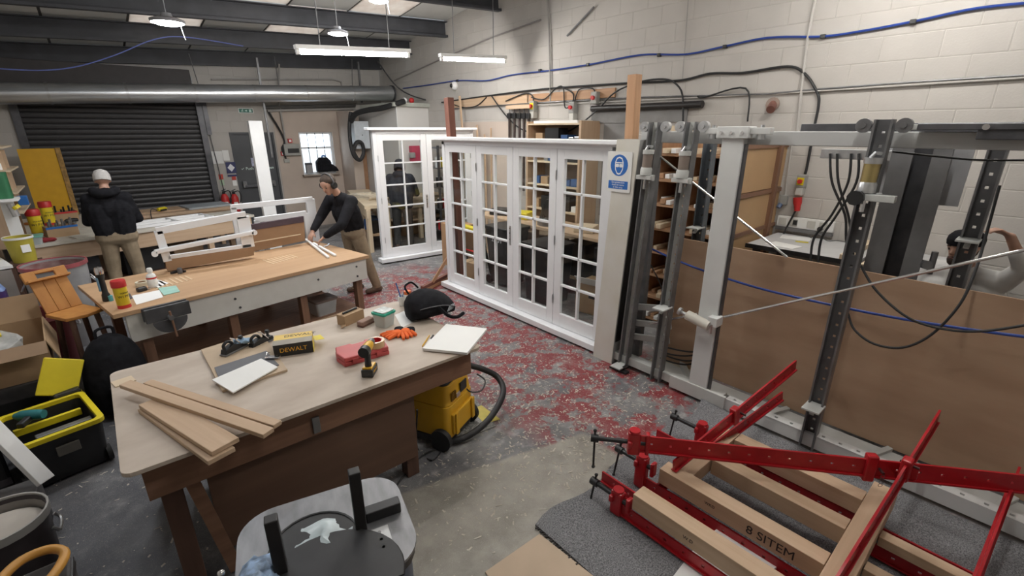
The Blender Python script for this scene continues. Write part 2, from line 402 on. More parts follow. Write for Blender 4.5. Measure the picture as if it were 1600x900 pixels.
S(MB().poly([(XL - .3, y0 - .2, roof_under(XL - .3, y0 - .2) + .36), (XR + .3, y0 - .2, roof_under(XR + .3, y0 - .2) + .36), (XR + .3, YF + .3, roof_under(XR + .3, YF + .3) + .36), (XL - .3, YF + .3, roof_under(XL - .3, YF + .3) + .36)])
  .build('roof_skin', M('roof_seam', (.10, .095, .09), .8), ceil)) if False else None
seam = MB()
for i in range(nx_ + 1):
    x = XR - i * pw
    seam.bar((x, y0, roof_under(x, y0) + .325), (x, YF + .2, roof_under(x, YF + .2) + .325), .05, .03)
seam.build('seam', M('roof_seam', (.07, .065, .06), .8), ceil, w=True)
purl = M('purlin_steel', (.050, .052, .060), .55, .2, var=.2, scale=4)
for y in (11.95, 10.42, 8.95, 7.25, 5.6, 4.0, 2.4, .8, -.8, -2.3):
    xl = XL; a = V((xl, y, roof_under(xl, y) + .13)); b = V((XR - .02, y, roof_under(XR, y) + .13))
    m = MB(); m.bar(a, b, .012, .27).bar(a + V((0, -.045, .135)), b + V((0, -.045, .135)), .10, .014).bar(a + V((0, -.045, -.135)), b + V((0, -.045, -.135)), .10, .014)
    m.bar(a + V((0, -.09, -.12)), b + V((0, -.09, -.12)), .012, .035)
    m.build('purlin', purl, ceil, w=True)

# ---- fire-exit door
dr = struct('door_1'); DY = YF
leaf = M('door_grey', (.065, .068, .075), .5, var=.06, scale=3)
MB().span(2.40, 3.24, DY + .03, DY + .08, .02, 2.21).build('door_leaf', leaf, dr, bevel=.004)
MB().span(2.37, 2.41, DY - .01, DY + .12, 0, 2.25).span(3.23, 3.27, DY - .01, DY + .12, 0, 2.25).span(2.41, 3.23, DY - .01, DY + .12, 2.205, 2.25).build('door_frame', leaf, dr)
MB().span(2.46, 2.54, DY - .06, DY + .03, 1.06, 1.20).span(3.06, 3.14, DY - .06, DY + .03, 1.06, 1.18).build('panic_latch', mid_steel, dr, bevel=.004)
MB().bar((2.5, DY - .05, 1.09), (3.1, DY - .05, 1.09), .035, .05).build('panic_bar', dark_steel, dr, bevel=.006)
MB().span(2.72, 2.86, DY + .022, DY + .03, 1.52, 1.70).build('door_notice', M('notice_lilac', (.45, .47, .62), .6, var=.35, scale=60), dr)
MB().span(2.78, 3.00, DY + .022, DY + .03, 1.10, 1.42).build('paper_notice', paper, dr)
text('push_bar_lettering', '\u2713 Push bar to open', .085, M('sign_mint', (.70, .85, .78), .5), frame_mx((2.83, DY + .028, 1.47), (1, 0, 0), (0, 0, 1)), dr)
# ---- window with bars, daylight behind it
wn = struct('window_1')
def frm(m, x0, x1, z0, z1, t, y0_, y1_):
    return m.span(x0, x0 + t, y0_, y1_, z0, z1).span(x1 - t, x1, y0_, y1_, z0, z1).span(x0 + t, x1 - t, y0_, y1_, z0, z0 + t).span(x0 + t, x1 - t, y0_, y1_, z1 - t, z1)
m = MB(); frm(m, 3.82, 4.62, 1.27, 2.25, .05, YF + .06, YF + .12); m.span(3.87, 4.57, YF + .06, YF + .12, 1.86, 1.91); m.build('window_frame', white, wn)
for x0, x1, z0, z1 in ((3.87, 4.57, 1.32, 1.86), (3.87, 4.57, 1.91, 2.20)): MB().span(x0, x1, YF + .085, YF + .09, z0, z1).build('pane', glass('window_glass', (.97, .99, 1), .04), wn)
for x in (4.03, 4.22, 4.41): MB().cyl((x, YF + .05, 1.3), (x, YF + .05, 2.23), .009, seg=8).build('bar', dark_steel, wn)
MB().span(3.78, 4.66, YF - .12, YF + .06, 1.235, 1.27).build('window_sill', M('sill', (.36, .30, .25), .6), wn, bevel=.004)
tag(MB().span(3.2, 5.4, YF + 2.2, YF + 2.4, -.1, 1.75).build('outside_wall', M('yard_wall', (.72, .70, .68), .8)), 'pale yard wall seen outside through the barred window', 'wall')
S(MB().span(2.5, 6.2, YF + .3, YF + 4, -.14, -.02).build('floor_outside', M('yard', (.45, .45, .45), .8)))

# ---- roller shutter
sh = thing('roller_shutter', 'closed charcoal roller shutter of horizontal slats on the far wall', 'shutter', (.54, YF, 0))
slat_m = M('shutter_slat', (.060, .058, .060), .45, .3, var=.12, scale=6)
bm = MB(); prof = [(0, .0), (-.018, .018), (-.024, .05), (-.018, .078), (0, .094)]
bm.rings([[V((x, y, z)) for y, z in prof] for x in (-1.33, 1.33)]); bmesh.ops.recalc_face_normals(bm.bm, faces=bm.bm.faces[:])
SL = bpy.data.meshes.new('slat'); bm.bm.to_mesh(SL); bm.bm.free(); SL.materials.append(slat_m)
for i in range(31):
    o = bpy.data.objects.new('slat', SL); COL.objects.link(o); o.parent = sh; o.location = (0, .05, .06 + i * .094)
MB().span(-1.33, 1.33, .02, .06, 0, .06).build('bottom_rail', dark_steel, sh)
MB().span(-1.42, -1.31, -.05, .1, 0, 2.98).build('guide_rail', dark_steel, sh); MB().span(1.31, 1.42, -.05, .1, 0, 2.98).build('guide_rail', dark_steel, sh)
MB().span(-1.5, 1.28, -.32, .19, 2.97, 3.42).build('hood', M('shutter_hood', (.05, .045, .046), .6), sh, bevel=.01)
MB().span(1.42, 1.50, -.08, 0, 2.2, 2.9).build('chain_gear', dark_steel, sh); MB().tube([(1.46, -.04, 2.2), (1.50, -.04, 1.5), (1.53, -.03, .9)], .008, 6).build('hand_chain', dark_steel, sh)

# ---- galvanised extraction duct, bands every metre
DA, DB = V((-1.35, 11.45, 2.83)), V((5.95, 11.30, 3.15))
du = thing('air_duct', 'long galvanised round duct running under the roof along the far wall', 'duct', DA)
MB().tube([DA, DB], .165, 28).build('duct_tube', galv, du, w=True, smooth=True)
for i in range(1, 7):
    p = DA.lerp(DB, i / 7); d = (DB - DA).normalized() * .02
    MB().tube([p - d, p + d], .171, 28).build('band', zinc, du, w=True, smooth=True)
MB().cyl(DB - V((.06, 0, 0)), DB - V((.02, 0, 0)), .185, seg=24).build('end_flange', dark_steel, du, w=True)
for t in (.44, .64, .86):
    p = DA.lerp(DB, t); MB().tube([p + V((0, 0, .16)), (p.x - .12, p.y - .4, roof_under(p.x, p.y) + .02)], .007, 6).build('hanger_wire', mid_steel, du, w=True)
for t in (.60, .9):
    p = DA.lerp(DB, t); MB().span(p.x - .02, p.x + .02, p.y + .2, p.y + .24, p.z - 1.3 if t < .7 else p.z - .2, p.z + .7).build('hanger_post', mid_steel, du, w=True)

# ================================================================== lamps
tube_e = emit('tube_light', (1, .97, .92), TUBE_W * 1.0)
disc_e = emit('disc_light', (.93, .96, 1), DISC_W * .6)
def batten(label, a, b):
    a = V(a); b = V(b); t = thing('fluorescent_batten', label, 'ceiling light', (a + b) / 2, group='fluorescent battens'); d = (b - a).normalized()
    MB().bar(a, b, .085, .05).build('housing', white_plastic, t, w=True, bevel=.006)
    MB().cyl(a + d * .05 - V((0, 0, .055)), b - d * .05 - V((0, 0, .055)), .02, seg=12).build('tube', tube_e, t, w=True, smooth=True)
    for p in (a + d * .03, b - d * .03): MB().box(p - V((0, 0, .05)), (.04, .05, .06), math.atan2(d.y, d.x)).build('lamp_holder', white_plastic, t, w=True, bevel=.004)
    for k in (.2, .8):
        p = a.lerp(b, k); MB().tube([p + V((0, 0, .02)), (p.x, p.y, roof_under(p.x, p.y) + .28)], .006, 6).build('suspension_wire', mid_steel, t, w=True)
def disc(label, p, r=.17):
    p = V(p); t = thing('round_lamp', label, 'ceiling light', p, group='round pendant lamps')
    MB().lathe([(r * .96, 0), (r, .012), (r, .03), (r * .7, .05), (.06, .06), (.05, .10)], p, 24).build('lamp_body', M('lamp_grey', (.20, .20, .21), .5), t, w=True, smooth=True)
    MB().lathe([(.001, -.022), (r * .6, -.018), (r * .93, -.002), (r * .93, .004)], p, 24).build('diffuser', disc_e, t, w=True, smooth=True)
    MB().tube([p + V((0, 0, .09)), (p.x, p.y, roof_under(p.x, p.y) + .28)], .006, 6).build('suspension_wire', mid_steel, t, w=True)
    MB().tube([p + V((r * .6, -.1, 0)), p + V((r * .7, -.1, -.14)), p + V((r * .75, -.1, -.17))], .004, 6).build('pull_cord', white_plastic, t, w=True)
batten('long white fluorescent batten hanging nearest the middle of the hall', at(460, 73, y=6.2), at(640, 80, y=6.2))
batten('shorter fluorescent batten hanging against the white block wall', at(687, 86, y=6.5), at(790, 90, y=6.5))
disc('round pendant lamp hanging above the roller shutter side', at(262, 36, y=7.0))
disc('round pendant lamp just above the long fluorescent batten', at(528, 53, y=7.6), .15)
disc('round pendant lamp at the top edge, highest of the three', at(592, 2, y=7.4), .15)
batten('added unseen fluorescent batten over the red floor, above the view', (1.9, 3.4, 3.95), (3.4, 3.4, 4.0)); batten('added unseen fluorescent batten over the clamp carpet, above the view', (1.6, .6, 4.1), (3.1, .6, 4.15))  # unseen battens added out of view to brighten the foreground
batten('added unseen fluorescent batten over the desk behind the press, above the view', (4.7, 1.8, 3.85), (4.7, .3, 3.85))  # unseen batten added to lift the light behind the press
disc('added unseen round pendant lamp over the tool boxes, above the view', (-.3, 4.6, 3.95), .15)  # unseen round lamp, added as extra light on the left

# ================================================================== white french-door frames
pane_g = glass('door_glass', (.97, .985, .98), .035)
def french(label, loc, rz, W, leaves, handle_leaf, H_=2.21, fade=None):
    t = thing('french_door_frame', label, 'door frame', loc, rz, 'white french door frames')
    MB().span(0, .065, -.03, .06, .10, H_ - .06).build('jamb', white, t, bevel=.003); MB().span(W - .065, W, -.03, .06, .10, H_ - .06).build('jamb', white, t, bevel=.003)
    MB().span(0, W, -.03, .06, H_ - .10, H_ - .045).build('head', white, t, bevel=.003)
    MB().span(-.10, W + .06, -.10, .08, H_ - .045, H_).build('drip_cap', white, t, bevel=.01)
    MB().span(-.06, W + .04, -.12, .08, .025, .095).build('sill', white, t, bevel=.006)
    MB().span(-.02, W, -.05, .07, 0, .025).build('shadow_strip', dark_wood('x'), t)  # dark strip standing in for the shadow line under the sill
    lw = (W - .13) / leaves; z0, z1 = .10, H_ - .10; st = .105; zt, zb_ = 2.01 * H_ / 2.21, .26
    for i in range(leaves):
        x0 = .065 + i * lw + .003; x1 = x0 + lw - .006
        lf = MB().span(x0, x0 + st, -.022, .022, z0, z1).span(x1 - st, x1, -.022, .022, z0, z1).span(x0 + st, x1 - st, -.022, .022, zt, z1).span(x0 + st, x1 - st, -.022, .022, z0, zb_).build('leaf', white, t, bevel=.003)
        gx0, gx1 = x0 + st, x1 - st; n = 5; ph = (zt - zb_) / n; gm = (gx0 + gx1) / 2
        m = MB(); m.span(gm - .012, gm + .012, -.02, .02, zb_, zt)
        m.build('glazing_bar', white, lf, bevel=.003)
        for k in range(1, n): MB().span(gx0, gx1, -.02, .02, zb_ + k * ph - .012, zb_ + k * ph + .012).build('glazing_bar', white, lf, bevel=.003)
        for k in range(n):
            for c0, c1 in ((gx0, gm - .012), (gm + .012, gx1)):
                MB().span(c0, c1, -.002, .002, zb_ + k * ph + (.012 if k else 0), zb_ + (k + 1) * ph - (.012 if k < n - 1 else 0)).build('pane', pane_g, lf)
        hx = x0 - .003 if i % 2 == 0 and leaves == 2 or (leaves > 2 and i in (1, 3)) else x1 + .003
        for hz in (.42, 1.12, 1.84): MB().cyl((hx, -.028, hz - .05), (hx, -.028, hz + .05), .008, seg=8).build('hinge', zinc, lf)
        if i == handle_leaf:
            MB().span(x1 - .06, x1 - .03, -.027, -.021, .93, 1.17).build('lock_plate', zinc, lf)
            for hz in (1.0, 1.08, 1.14): MB().cyl((x1 - .045, -.03, hz), (x1 - .045, -.024, hz), .007, seg=8).build('lock_hole', black, lf)
    return t
french('large white four-leaf glazed door frame standing in the middle of the floor', (3.78, 5.82, 0), R(-90), 3.02, 4, 1)
french('white two-leaf glazed door frame farther back, near the corner cubicle', (3.62, 7.74, 0), R(-5.5), 1.95, 2, 0, 2.34)
# timber props that hold the large frame up
beam('timber_prop', (3.92, 5.68, .03), (3.90, 5.82, 2.72), .10, .10, sapele('x'), label='dark red-brown square timber post standing behind the large white frame', cat='post', up=(1, 0, 0))
beam('timber_prop', (3.93, 2.72, .03), (3.93, 2.80, 2.78), .095, .095, oak('x'), label='orange pine square post rising behind the right end of the large frame', cat='post', up=(1, 0, 0))
br = thing('floor_brace', 'low reddish timber triangle brace on the floor at the left end of the large frame', 'brace', (3.3, 6.1, 0))
a = at(660, 455, z=.03); b = at(703, 432, z=.03)
beam('foot', a, b, .07, .05, oak('x'), br); beam('foot', a + V((0, 0, .052)), b + V((0, 0, .052)), .06, .05, sapele('x'), br)
beam('strut', at(676, 441, z=.09), at(700, 402, x=3.78), .05, .04, oak('x'), br)

# ================================================================== the steel frame press
def holed(m, a, b, w, t, up, pitch=.09, hole=.016, off=.05):
    """a flat bar with a row of real square holes along its middle"""
    a = V(a); b = V(b); d = (b - a); l = d.length; d.normalize(); y = V(up).cross(d).normalized(); s = (w - hole) / 2
    for k in (-1, 1): m.bar(a + y * k * (w / 2 - s / 2), b + y * k * (w / 2 - s / 2), s, t, up)
    q = 0; p = off
    while q < l:
        e = min(p, l)
        if e > q: m.bar(a + d * q, a + d * e, hole, t, up)
        q = p + hole; p += pitch
    return m
pr = thing('frame_press', 'tall grey steel frame-clamping press with upright clamp carriers and white post', 'machine', (3.8, 1.2, 0))
PX = 3.70
MB().span(PX + .04, PX + .14, -1.2, 2.55, 2.195, 2.29).build('top_beam', M('beam_grey', (.50, .505, .50), .42, var=.05, scale=4), pr, w=True, bevel=.006)
MB().span(PX + .14, PX + .20, -1.2, 1.3, 2.24, 2.34).build('rear_beam', dark_steel, pr, w=True, bevel=.004)
MB().span(PX - .06, PX + .08, .15, .62, 2.30, 2.335).span(PX - .05, PX + .0, -.6, .36, 2.25, 2.335).build('drive_link', dark_steel, pr, w=True, bevel=.004)
MB().span(PX - .055, PX - .02, .3, .72, 2.30, 2.33).build('link_bar', pale_steel, pr, w=True, bevel=.003)
for y in (.16, .33): MB().cyl((PX - .07, y, 2.315), (PX - .03, y, 2.315), .016, seg=10).build('link_bolt', chrome, pr, w=True)
# end column: pale front, grey side with a near-black strip
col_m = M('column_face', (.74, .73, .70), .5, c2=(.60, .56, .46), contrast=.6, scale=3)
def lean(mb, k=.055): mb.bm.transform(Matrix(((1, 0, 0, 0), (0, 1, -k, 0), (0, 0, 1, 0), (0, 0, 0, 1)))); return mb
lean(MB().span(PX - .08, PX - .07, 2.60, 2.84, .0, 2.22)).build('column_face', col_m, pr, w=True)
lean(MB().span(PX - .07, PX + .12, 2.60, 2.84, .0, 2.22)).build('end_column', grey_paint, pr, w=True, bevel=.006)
lean(MB().span(PX - .06, PX + .02, 2.592, 2.60, .25, 1.9)).build('dark_side_strip', M('side_strip_black', (.012, .011, .010), .5, var=.3), pr, w=True)
MB().span(PX + .10, PX + .16, 2.40, 2.58, .1, 2.2).build('end_web', mid_steel, pr, w=True)
for z in (.45, .62, .30): MB().bar((PX + .04, 2.6, z), (PX + .04, 2.05, z + .12), .03, .06).build('ladder_rung', grey_paint, pr, w=True, bevel=.003)
# base rails
MB().span(PX - .04, PX + .06, 1.46, 2.62, .045, .13).build('base_rail', pale_steel, pr, w=True, bevel=.006)
MB().span(PX - .075, PX - .045, 1.42, 1.94, .03, .15).build('guard_plate', pale_steel, pr, w=True, bevel=.004)
m = MB(); holed(m, (PX - .02, 1.42, .13), (PX - .02, -1.2, .13), .08, .012, (0, 0, 1), .11, .022); m.span(PX - .06, PX - .05, -1.2, 1.42, .03, .13); m.build('holed_rail', post_white, pr, w=True)
MB().span(PX + .16, PX + .30, -1.2, 2.3, .01, .05).build('floor_tray', pale_steel, pr, w=True)
MB().span(PX + .02, PX + .2, -1.2, 1.42, .0, .03).build('pit_cover', dark_steel, pr, w=True)
for y in (1.15, .45, -.2): MB().bar((PX + .03, y, .06), (PX + .32, y - .1, .06), .04, .03).build('cross_tie', pale_steel, pr, w=True, bevel=.003)
MB().span(PX + .1, PX + .5, 1.75, 2.35, .0, .04).build('sole_plate', M('cream_plate', (.56, .52, .42), .6, var=.08), pr, w=True)
MB().bar((PX + .08, 1.8, .06), (PX + .42, 2.12, .08), .05, .05).build('cross_tie', pale_steel, pr, w=True, bevel=.004)
# sliding white post with its clamp head and side cylinder
po = MB().span(PX - .06, PX + .01, 1.595, 1.76, .10, 2.26).build('white_post', post_white, pr, w=True, bevel=.006)
MB().span(PX - .01, PX + .012, 1.565, 1.595, .10, 2.25).build('post_edge', dark_steel, po, w=False) if False else None
po_edge = MB().span(PX - .045, PX + .005, 1.583, 1.5945, .12, 2.2).build('post_edge', dark_steel, pr, w=True)
MB().span(PX - .085, PX + .05, 1.56, 1.80, 2.24, 2.325).build('post_head', post_white, pr, w=True, bevel=.006)
for y in (1.60, 1.68, 1.76): MB().cyl((PX - .10, y, 2.28), (PX - .08, y, 2.28), .012, seg=8).build('head_bolt', chrome, pr, w=True)
for y0_, y1_ in ((1.80, 1.90), (1.42, 1.56)):
    MB().span(PX - .06, PX + .0, y0_, y1_, 2.27, 2.315).build('roller_bracket', post_white, pr, w=True, bevel=.004)
    MB().cyl((PX - .03, (y0_ + y1_) / 2, 2.235), (PX - .03, (y0_ + y1_) / 2, 2.27), .028, seg=14).build('guide_roller', zinc, pr, w=True); MB().cyl((PX - .03, (y0_ + y1_) / 2, 2.316), (PX - .03, (y0_ + y1_) / 2, 2.335), .014, seg=8).build('roller_nut', zinc, pr, w=True)
MB().tube([(PX - .13, 1.62, .76), (PX - .13, 1.82, .80)], .042, 18).build('side_cylinder', M('cream_cylinder', (.66, .63, .56), .4, var=.06), pr, w=True, smooth=True)
MB().cyl((PX - .13, 1.82, .80), (PX - .13, 1.88, .81), .014).cyl((PX - .13, 1.88, .81), (PX - .13, 1.90, .815), .034, seg=16).build('cylinder_knob', zinc, pr, w=True)
MB().span(PX - .13, PX - .02, 1.56, 1.64, .76, .84).build('cylinder_bracket', post_white, pr, w=True, bevel=.004)
MB().cyl((PX - .13, 1.60, .70), (PX - .13, 1.60, .78), .010, seg=8).build('air_elbow', zinc, pr, w=True)
# clamp carriers
def carrier(y, shelf_z, flange_m, web_m, barrel_m, cap_m, cyl=True, xo=0.0, knob=False, top=2.36, bot=.02, rollers=True, cz=0.0, lk=0.0):
    x = PX - .05 + xo
    c = MB(); c.span(x - .035, x + .045, y - .048, y - .036, bot, top).span(x - .035, x + .045, y + .036, y + .048, bot, top)
    SH = Matrix(((1, 0, 0, 0), (0, 1, -lk, 0), (0, 0, 1, 0), (0, 0, 0, 1))); c.bm.transform(SH); c = c.build('clamp_carrier', flange_m, pr, w=True)
    RMc = MB(); holed(RMc, (x + .03, y, bot), (x + .03, y, top), .072, .01, (1, 0, 0), .085, .018); RMc.bm.transform(Matrix.Translation((-3.8, -1.2, 0)) @ SH); RMc.build('channel_web', web_m, c)
    def sub(mb, name, mat, **k): mb.bm.transform(Matrix.Translation((-3.8, -1.2, 0)) @ SH); return mb.build(name, mat, c, **k)
    if rollers:
        for s in (-1, 1): sub(MB().cyl((x - .02, y + s * .10, 2.325), (x + .02, y + s * .10, 2.325), .042, seg=18).cyl((x - .03, y + s * .10, 2.325), (x - .02, y + s * .10, 2.325), .016, seg=8), 'roller', zinc if not knob else mid_steel, smooth=True)
    if cyl:
        z0 = 1.93 + cz
        sub(MB().cyl((x - .05, y, z0 + .06), (x - .05, y, z0 + .18), .042, seg=20), 'barrel', barrel_m, smooth=True)
        sub(MB().cyl((x - .05, y, z0 + .175), (x - .05, y, z0 + .21), .048, seg=20), 'top_cap', cap_m, smooth=True)
        sub(MB().lathe([(.044, 0), (.05, .0), (.05, .05), (.044, .065)], (x - .05, y, z0), 20), 'end_cap', cap_m, smooth=True)
        sub(MB().box((x - .055, y, z0 - .02), (.06, .15, .035)).box((x - .05, y - .07, z0 - .02), (.03, .03, .05)), 'cylinder_bracket', cap_m, bevel=.004)
        sub(MB().cyl((x - .05, y, z0 - .12), (x - .05, y, z0 - .02), .014, seg=10), 'piston_rod', chrome)
        sub(MB().tube([(x - .08, y + .01, z0 + .21), (x - .085, y - .01, z0 + .24), (x - .05, y - .03, z0 + .235)], .011, 8), 'air_fitting', zinc, smooth=True)
    sub(MB().box((x - .07, y, shelf_z), (.15, .115, .014)).bar((x - .02, y, shelf_z - .01), (x - .09, y, shelf_z - .05), .03, .014), 'stop_shelf', pale_steel, bevel=.002)
    if knob:
        sub(MB().tube([(x - .135, y + .03, 1.90), (x - .10, y + .03, 1.90)], .046, 10).cyl((x - .10, y + .03, 1.90), (x - .04, y + .03, 1.90), .013, seg=8), 'star_knob', black, smooth=True)
        sub(MB().span(x - .1, x - .04, y - .16, y + .02, 1.885, 1.925), 'lock_arm', pale_steel, bevel=.003)
carrier(2.47, .05, mid_steel, pale_steel, M('brown_barrel', (.26, .21, .18), .45, .2), pale_steel, lk=.05)
carrier(2.09, .79, mid_steel, pale_steel, M('brown_barrel', (.26, .21, .18), .45, .2), pale_steel, lk=.03)
carrier(.78, .39, mid_steel, M('web_grey', (.13, .13, .135), .45, .3, var=.15), brass, zinc, knob=True)
carrier(.30, 1.62, mid_steel, M('web_grey', (.13, .13, .135), .45, .3, var=.15), brass, zinc, cyl=False, xo=.62, top=2.25, rollers=False)
carrier(2.17, 1.42, M('blue_steel', (.115, .13, .145), .45, .3), M('blue_steel', (.115, .13, .145), .45, .3), brass, zinc, cyl=False, xo=.62, top=2.2, rollers=False)
MB().span(4.36, 4.37, .52, .80, .05, 2.2).build('rear_column_web', dark_steel, pr, w=True)
for y0_, y1_ in ((.50, .60), (.70, .82)): MB().span(4.22, 4.24, y0_, y1_, .05, 2.2).span(4.24, 4.36, y0_ + .04, y0_ + .055, .05, 2.2).build('rear_column_flange', M('flange_grey', (.20, .20, .205), .5, .2, var=.1), pr, w=True)
MB().span(4.42, 4.44, .42, .95, 1.80, 2.2).build('rear_plate', M('plate_grey', (.42, .42, .43), .5), pr, w=True)
MB().span(4.30, 4.40, .80, 1.28, 2.09, 2.16).build('air_manifold', zinc, pr, w=True, bevel=.004)
MB().cyl((4.30, .5, 1.40), (4.18, .46, 1.42), .03, seg=12).cyl((4.28, .45, 1.34), (4.28, .45, 1.50), .02, seg=10).build('valve', mid_steel, pr, w=True)
# tie rods
rod = M('bright_rod', (.70, .70, .69), .25, .9, var=.05)
MB().cyl(at(1132, 495, x=3.62), at(1600, 362, x=3.62) + V((0, -.3, .06)), .010, seg=8).build('tie_rod', rod, pr, w=True, smooth=True)
MB().cyl(at(978, 514, x=3.75), at(1090, 490, x=3.70), .010, seg=8).build('tie_rod', rod, pr, w=True, smooth=True)
MB().cyl(at(1028, 242, x=3.85), at(1230, 402, x=3.98), .010, seg=8).build('tie_rod', rod, pr, w=True, smooth=True)
# black foot under the first carrier
MB().box((PX - .13, 2.46, .012), (.06, .20, .02)).bar((PX - .12, 2.45, .02), (PX - .12, 2.38, .09), .03, .02).build('foot', black_rub, pr, w=True)

# safety sign stuck on the end column
sg = thing('safety_sign', 'white plastic sign with blue goggles disc, fixed on the end of the press', 'sign', (PX - .09, 2.66, 1.9))
S0 = V((PX - .086, 2.668, 1.935)); ux, uz = V((0, -1, 0)), V((0, 0, 1)); fx = frame_mx(S0, ux, uz)
m = MB(); m.prism(rrect(.27, .36, .012), -.002, .002, fx); m.build('sign_plate', white_plastic, sg, w=True)
sb = M('sign_blue', (.03, .15, .50), .4, var=.03)
m = MB(); m.prism([(.095 * math.cos(i * .2618), .06 + .095 * math.sin(i * .2618)) for i in range(24)], .002, .003, fx); m.build('blue_disc', sb, sg, w=True)
wh = M('sign_white', (.85, .86, .88), .5, var=.01)
m = MB()
face = [(-.045, .09), (-.048, .06), (-.042, .02), (-.02, -.018), (0, -.024), (.02, -.018), (.042, .02), (.048, .06), (.045, .09), (.03, .125), (0, .137), (-.03, .125)]
fin = [(x * .82, .06 + (y - .06) * .84) for x, y in face]
for i in range(12):
    j = (i + 1) % 12
    m.poly([fx @ V((*face[i], .0036)), fx @ V((*face[j], .0036)), fx @ V((*fin[j], .0036)), fx @ V((*fin[i], .0036))])
m.prism(rrect(.036, .03, .008), .0034, .0042, fx @ Matrix.Translation((-.02, .058, 0))).prism(rrect(.036, .03, .008), .0034, .0042, fx @ Matrix.Translation((.02, .058, 0)))
m.prism([(-.046, .078), (.046, .078), (.046, .088), (-.046, .088)], .0034, .004, fx)
m.build('goggles_pictogram', wh, sg, w=True)
m = MB(); m.prism(rrect(.215, .072, .004), .002, .003, fx @ Matrix.Translation((0, -.115, 0))); m.build('caption_panel', sb, sg, w=True)
for k, s_ in enumerate(('Eye protection', 'must be worn', 'in this area')): text('caption', s_, .024, wh, fx @ Matrix.Translation((0, -.092 - k * .022, .0036)), sg)

# plywood sheets leaning inside the press, hoses, cables
ply = M('plywood_figure', (.53, .365, .245), .55, c2=(.36, .225, .14), scale=3.6, stretch=(1, .25, 1), contrast=1.0, detail=9)
pl = thing('plywood_sheet', 'large upright plywood sheet on edge behind the press carriers', 'board', (4.04, .8, .06))
MB().span(4.03, 4.048, -1.0, 2.22, .055, 1.335).build('sheet', ply, pl, w=True, bevel=.001)
def hose(name, label, pts, r, mat, cat='hose', group=None, sm=6, seg=8):
    o = MB().tube(pts, r, seg, sm).build(name, mat, None, smooth=True); return tag(o, label, cat, group)
hose('air_hose', 'bright blue air hose sagging across the plywood sheet', [at(1010, 385, x=3.95), at(1060, 408, x=3.93), at(1120, 430, x=3.93), at(1200, 454, x=3.93), at(1330, 483, x=3.95), at(1450, 505, x=3.93), at(1600, 526, x=3.92), at(1700, 535, x=3.92)], .010, hose_blue)
hose('black_hose', 'black rubber hose looping low from the right carrier over the plywood', [at(1345, 415, x=3.88), at(1370, 455, x=3.84), at(1420, 497, x=3.80), at(1480, 515, x=3.8), at(1540, 517, x=3.8), at(1620, 505, x=3.8)], .008, black_rub)
hose('black_hose', 'second black hose hanging in a deeper loop below the blue hose', [at(1325, 490, x=3.86), at(1335, 515, x=3.82), at(1365, 537, x=3.8), at(1410, 543, x=3.8), at(1455, 523, x=3.8), at(1500, 475, x=3.84), at(1525, 420, x=3.95), at(1540, 370, x=4.1), at(1562, 290, x=4.2)], .008, black_rub)
for i, (a_, b_, c_, d_) in enumerate(((1297, 1300, 1320, 1322), (1308, 1310, 1325, 1330), (1330, 1325, 1300, 1272), (1342, 1338, 1308, 1284))):
    hose('manifold_hose', ('black hose falling from the manifold, leftmost of four', 'black hose falling from the manifold, second from the left', 'black hose from the manifold crossing left, third of four', 'black hose from the manifold crossing left, rightmost of four')[i],
         [at(a_, 240, x=4.28), at(b_, 285, x=4.26), at(c_, 335, x=4.22), at(d_, 372, x=4.18), at(d_ + (4 if i < 2 else -6), 412, x=4.12), at(d_ + (4 if i < 2 else -10), 440, x=4.12)], .009, black_rub, group='manifold hoses')
hose('power_cable', 'dark cable stretched below the top beam of the press', [at(1395, 237, x=3.9), at(1450, 243, x=3.9), at(1530, 250, x=3.9), at(1640, 250, x=3.9)], .006, black_rub, 'cable')
pts = []
for i in range(46):
    a = i * .55; pts.append(V((4.02 + .16 * math.cos(a) * (1 + .1 * math.sin(i)), 2.12 + .22 * math.sin(a), .12 + i * .004 + .05 * math.sin(a * .5))))
hose('cable_coil', 'tangle of black cable heaped inside the foot of the press', pts, .008, black_rub, 'cable', sm=3)
hose('hanging_lead', 'thin dark blue lead hanging down behind the first clamp carriers', [at(1025, 320, x=4.0), at(1020, 360, x=4.0), at(1012, 400, x=4.0), at(1030, 440, x=4.02), at(1048, 490, x=4.05), at(1058, 540, x=4.05)], .006, black_rub, 'cable')

# ================================================================== front workbench
BZ = .87
fb = thing('workbench', 'large plywood-topped workbench with dark panelled side in the foreground', 'workbench', (.8, 2.95, 0))
m = MB(); m.prism([(x + .795, y + 2.98) for x, y in rrect(1.98, 1.22, .05)], BZ - .022, BZ); m.build('bench_top', sand_ply, fb, w=True, bevel=.002)
MB().span(-.13, 1.72, 2.42, 2.45, .66, BZ - .023).build('apron', brown_wood('x'), fb, w=True, bevel=.003)
MB().span(-.13, 1.72, 3.48, 3.51, .66, BZ - .023).build('apron', brown_wood('x'), fb, w=True, bevel=.003)
MB().span(-.13, -.10, 2.451, 3.48, .66, BZ - .023).build('apron', brown_wood('y'), fb, w=True, bevel=.003)
MB().span(1.69, 1.72, 2.451, 3.48, .66, BZ - .023).build('apron', brown_wood('y'), fb, w=True, bevel=.003)
MB().span(.10, 1.27, 2.452, 2.475, .17, .70).build('side_panel', bench_side('x'), fb, w=True, bevel=.002)
MB().span(.10, 1.27, 3.44, 3.46, .17, .66).build('side_panel', bench_side('x'), fb, w=True, bevel=.002)
for x, y in ((-.09, 2.47), (-.09, 3.38), (1.20, 2.48), (1.20, 3.36)): MB().span(x, x + .09, y, y + .09, 0, .84).build('leg', dark_wood('z'), fb, w=True, bevel=.004)
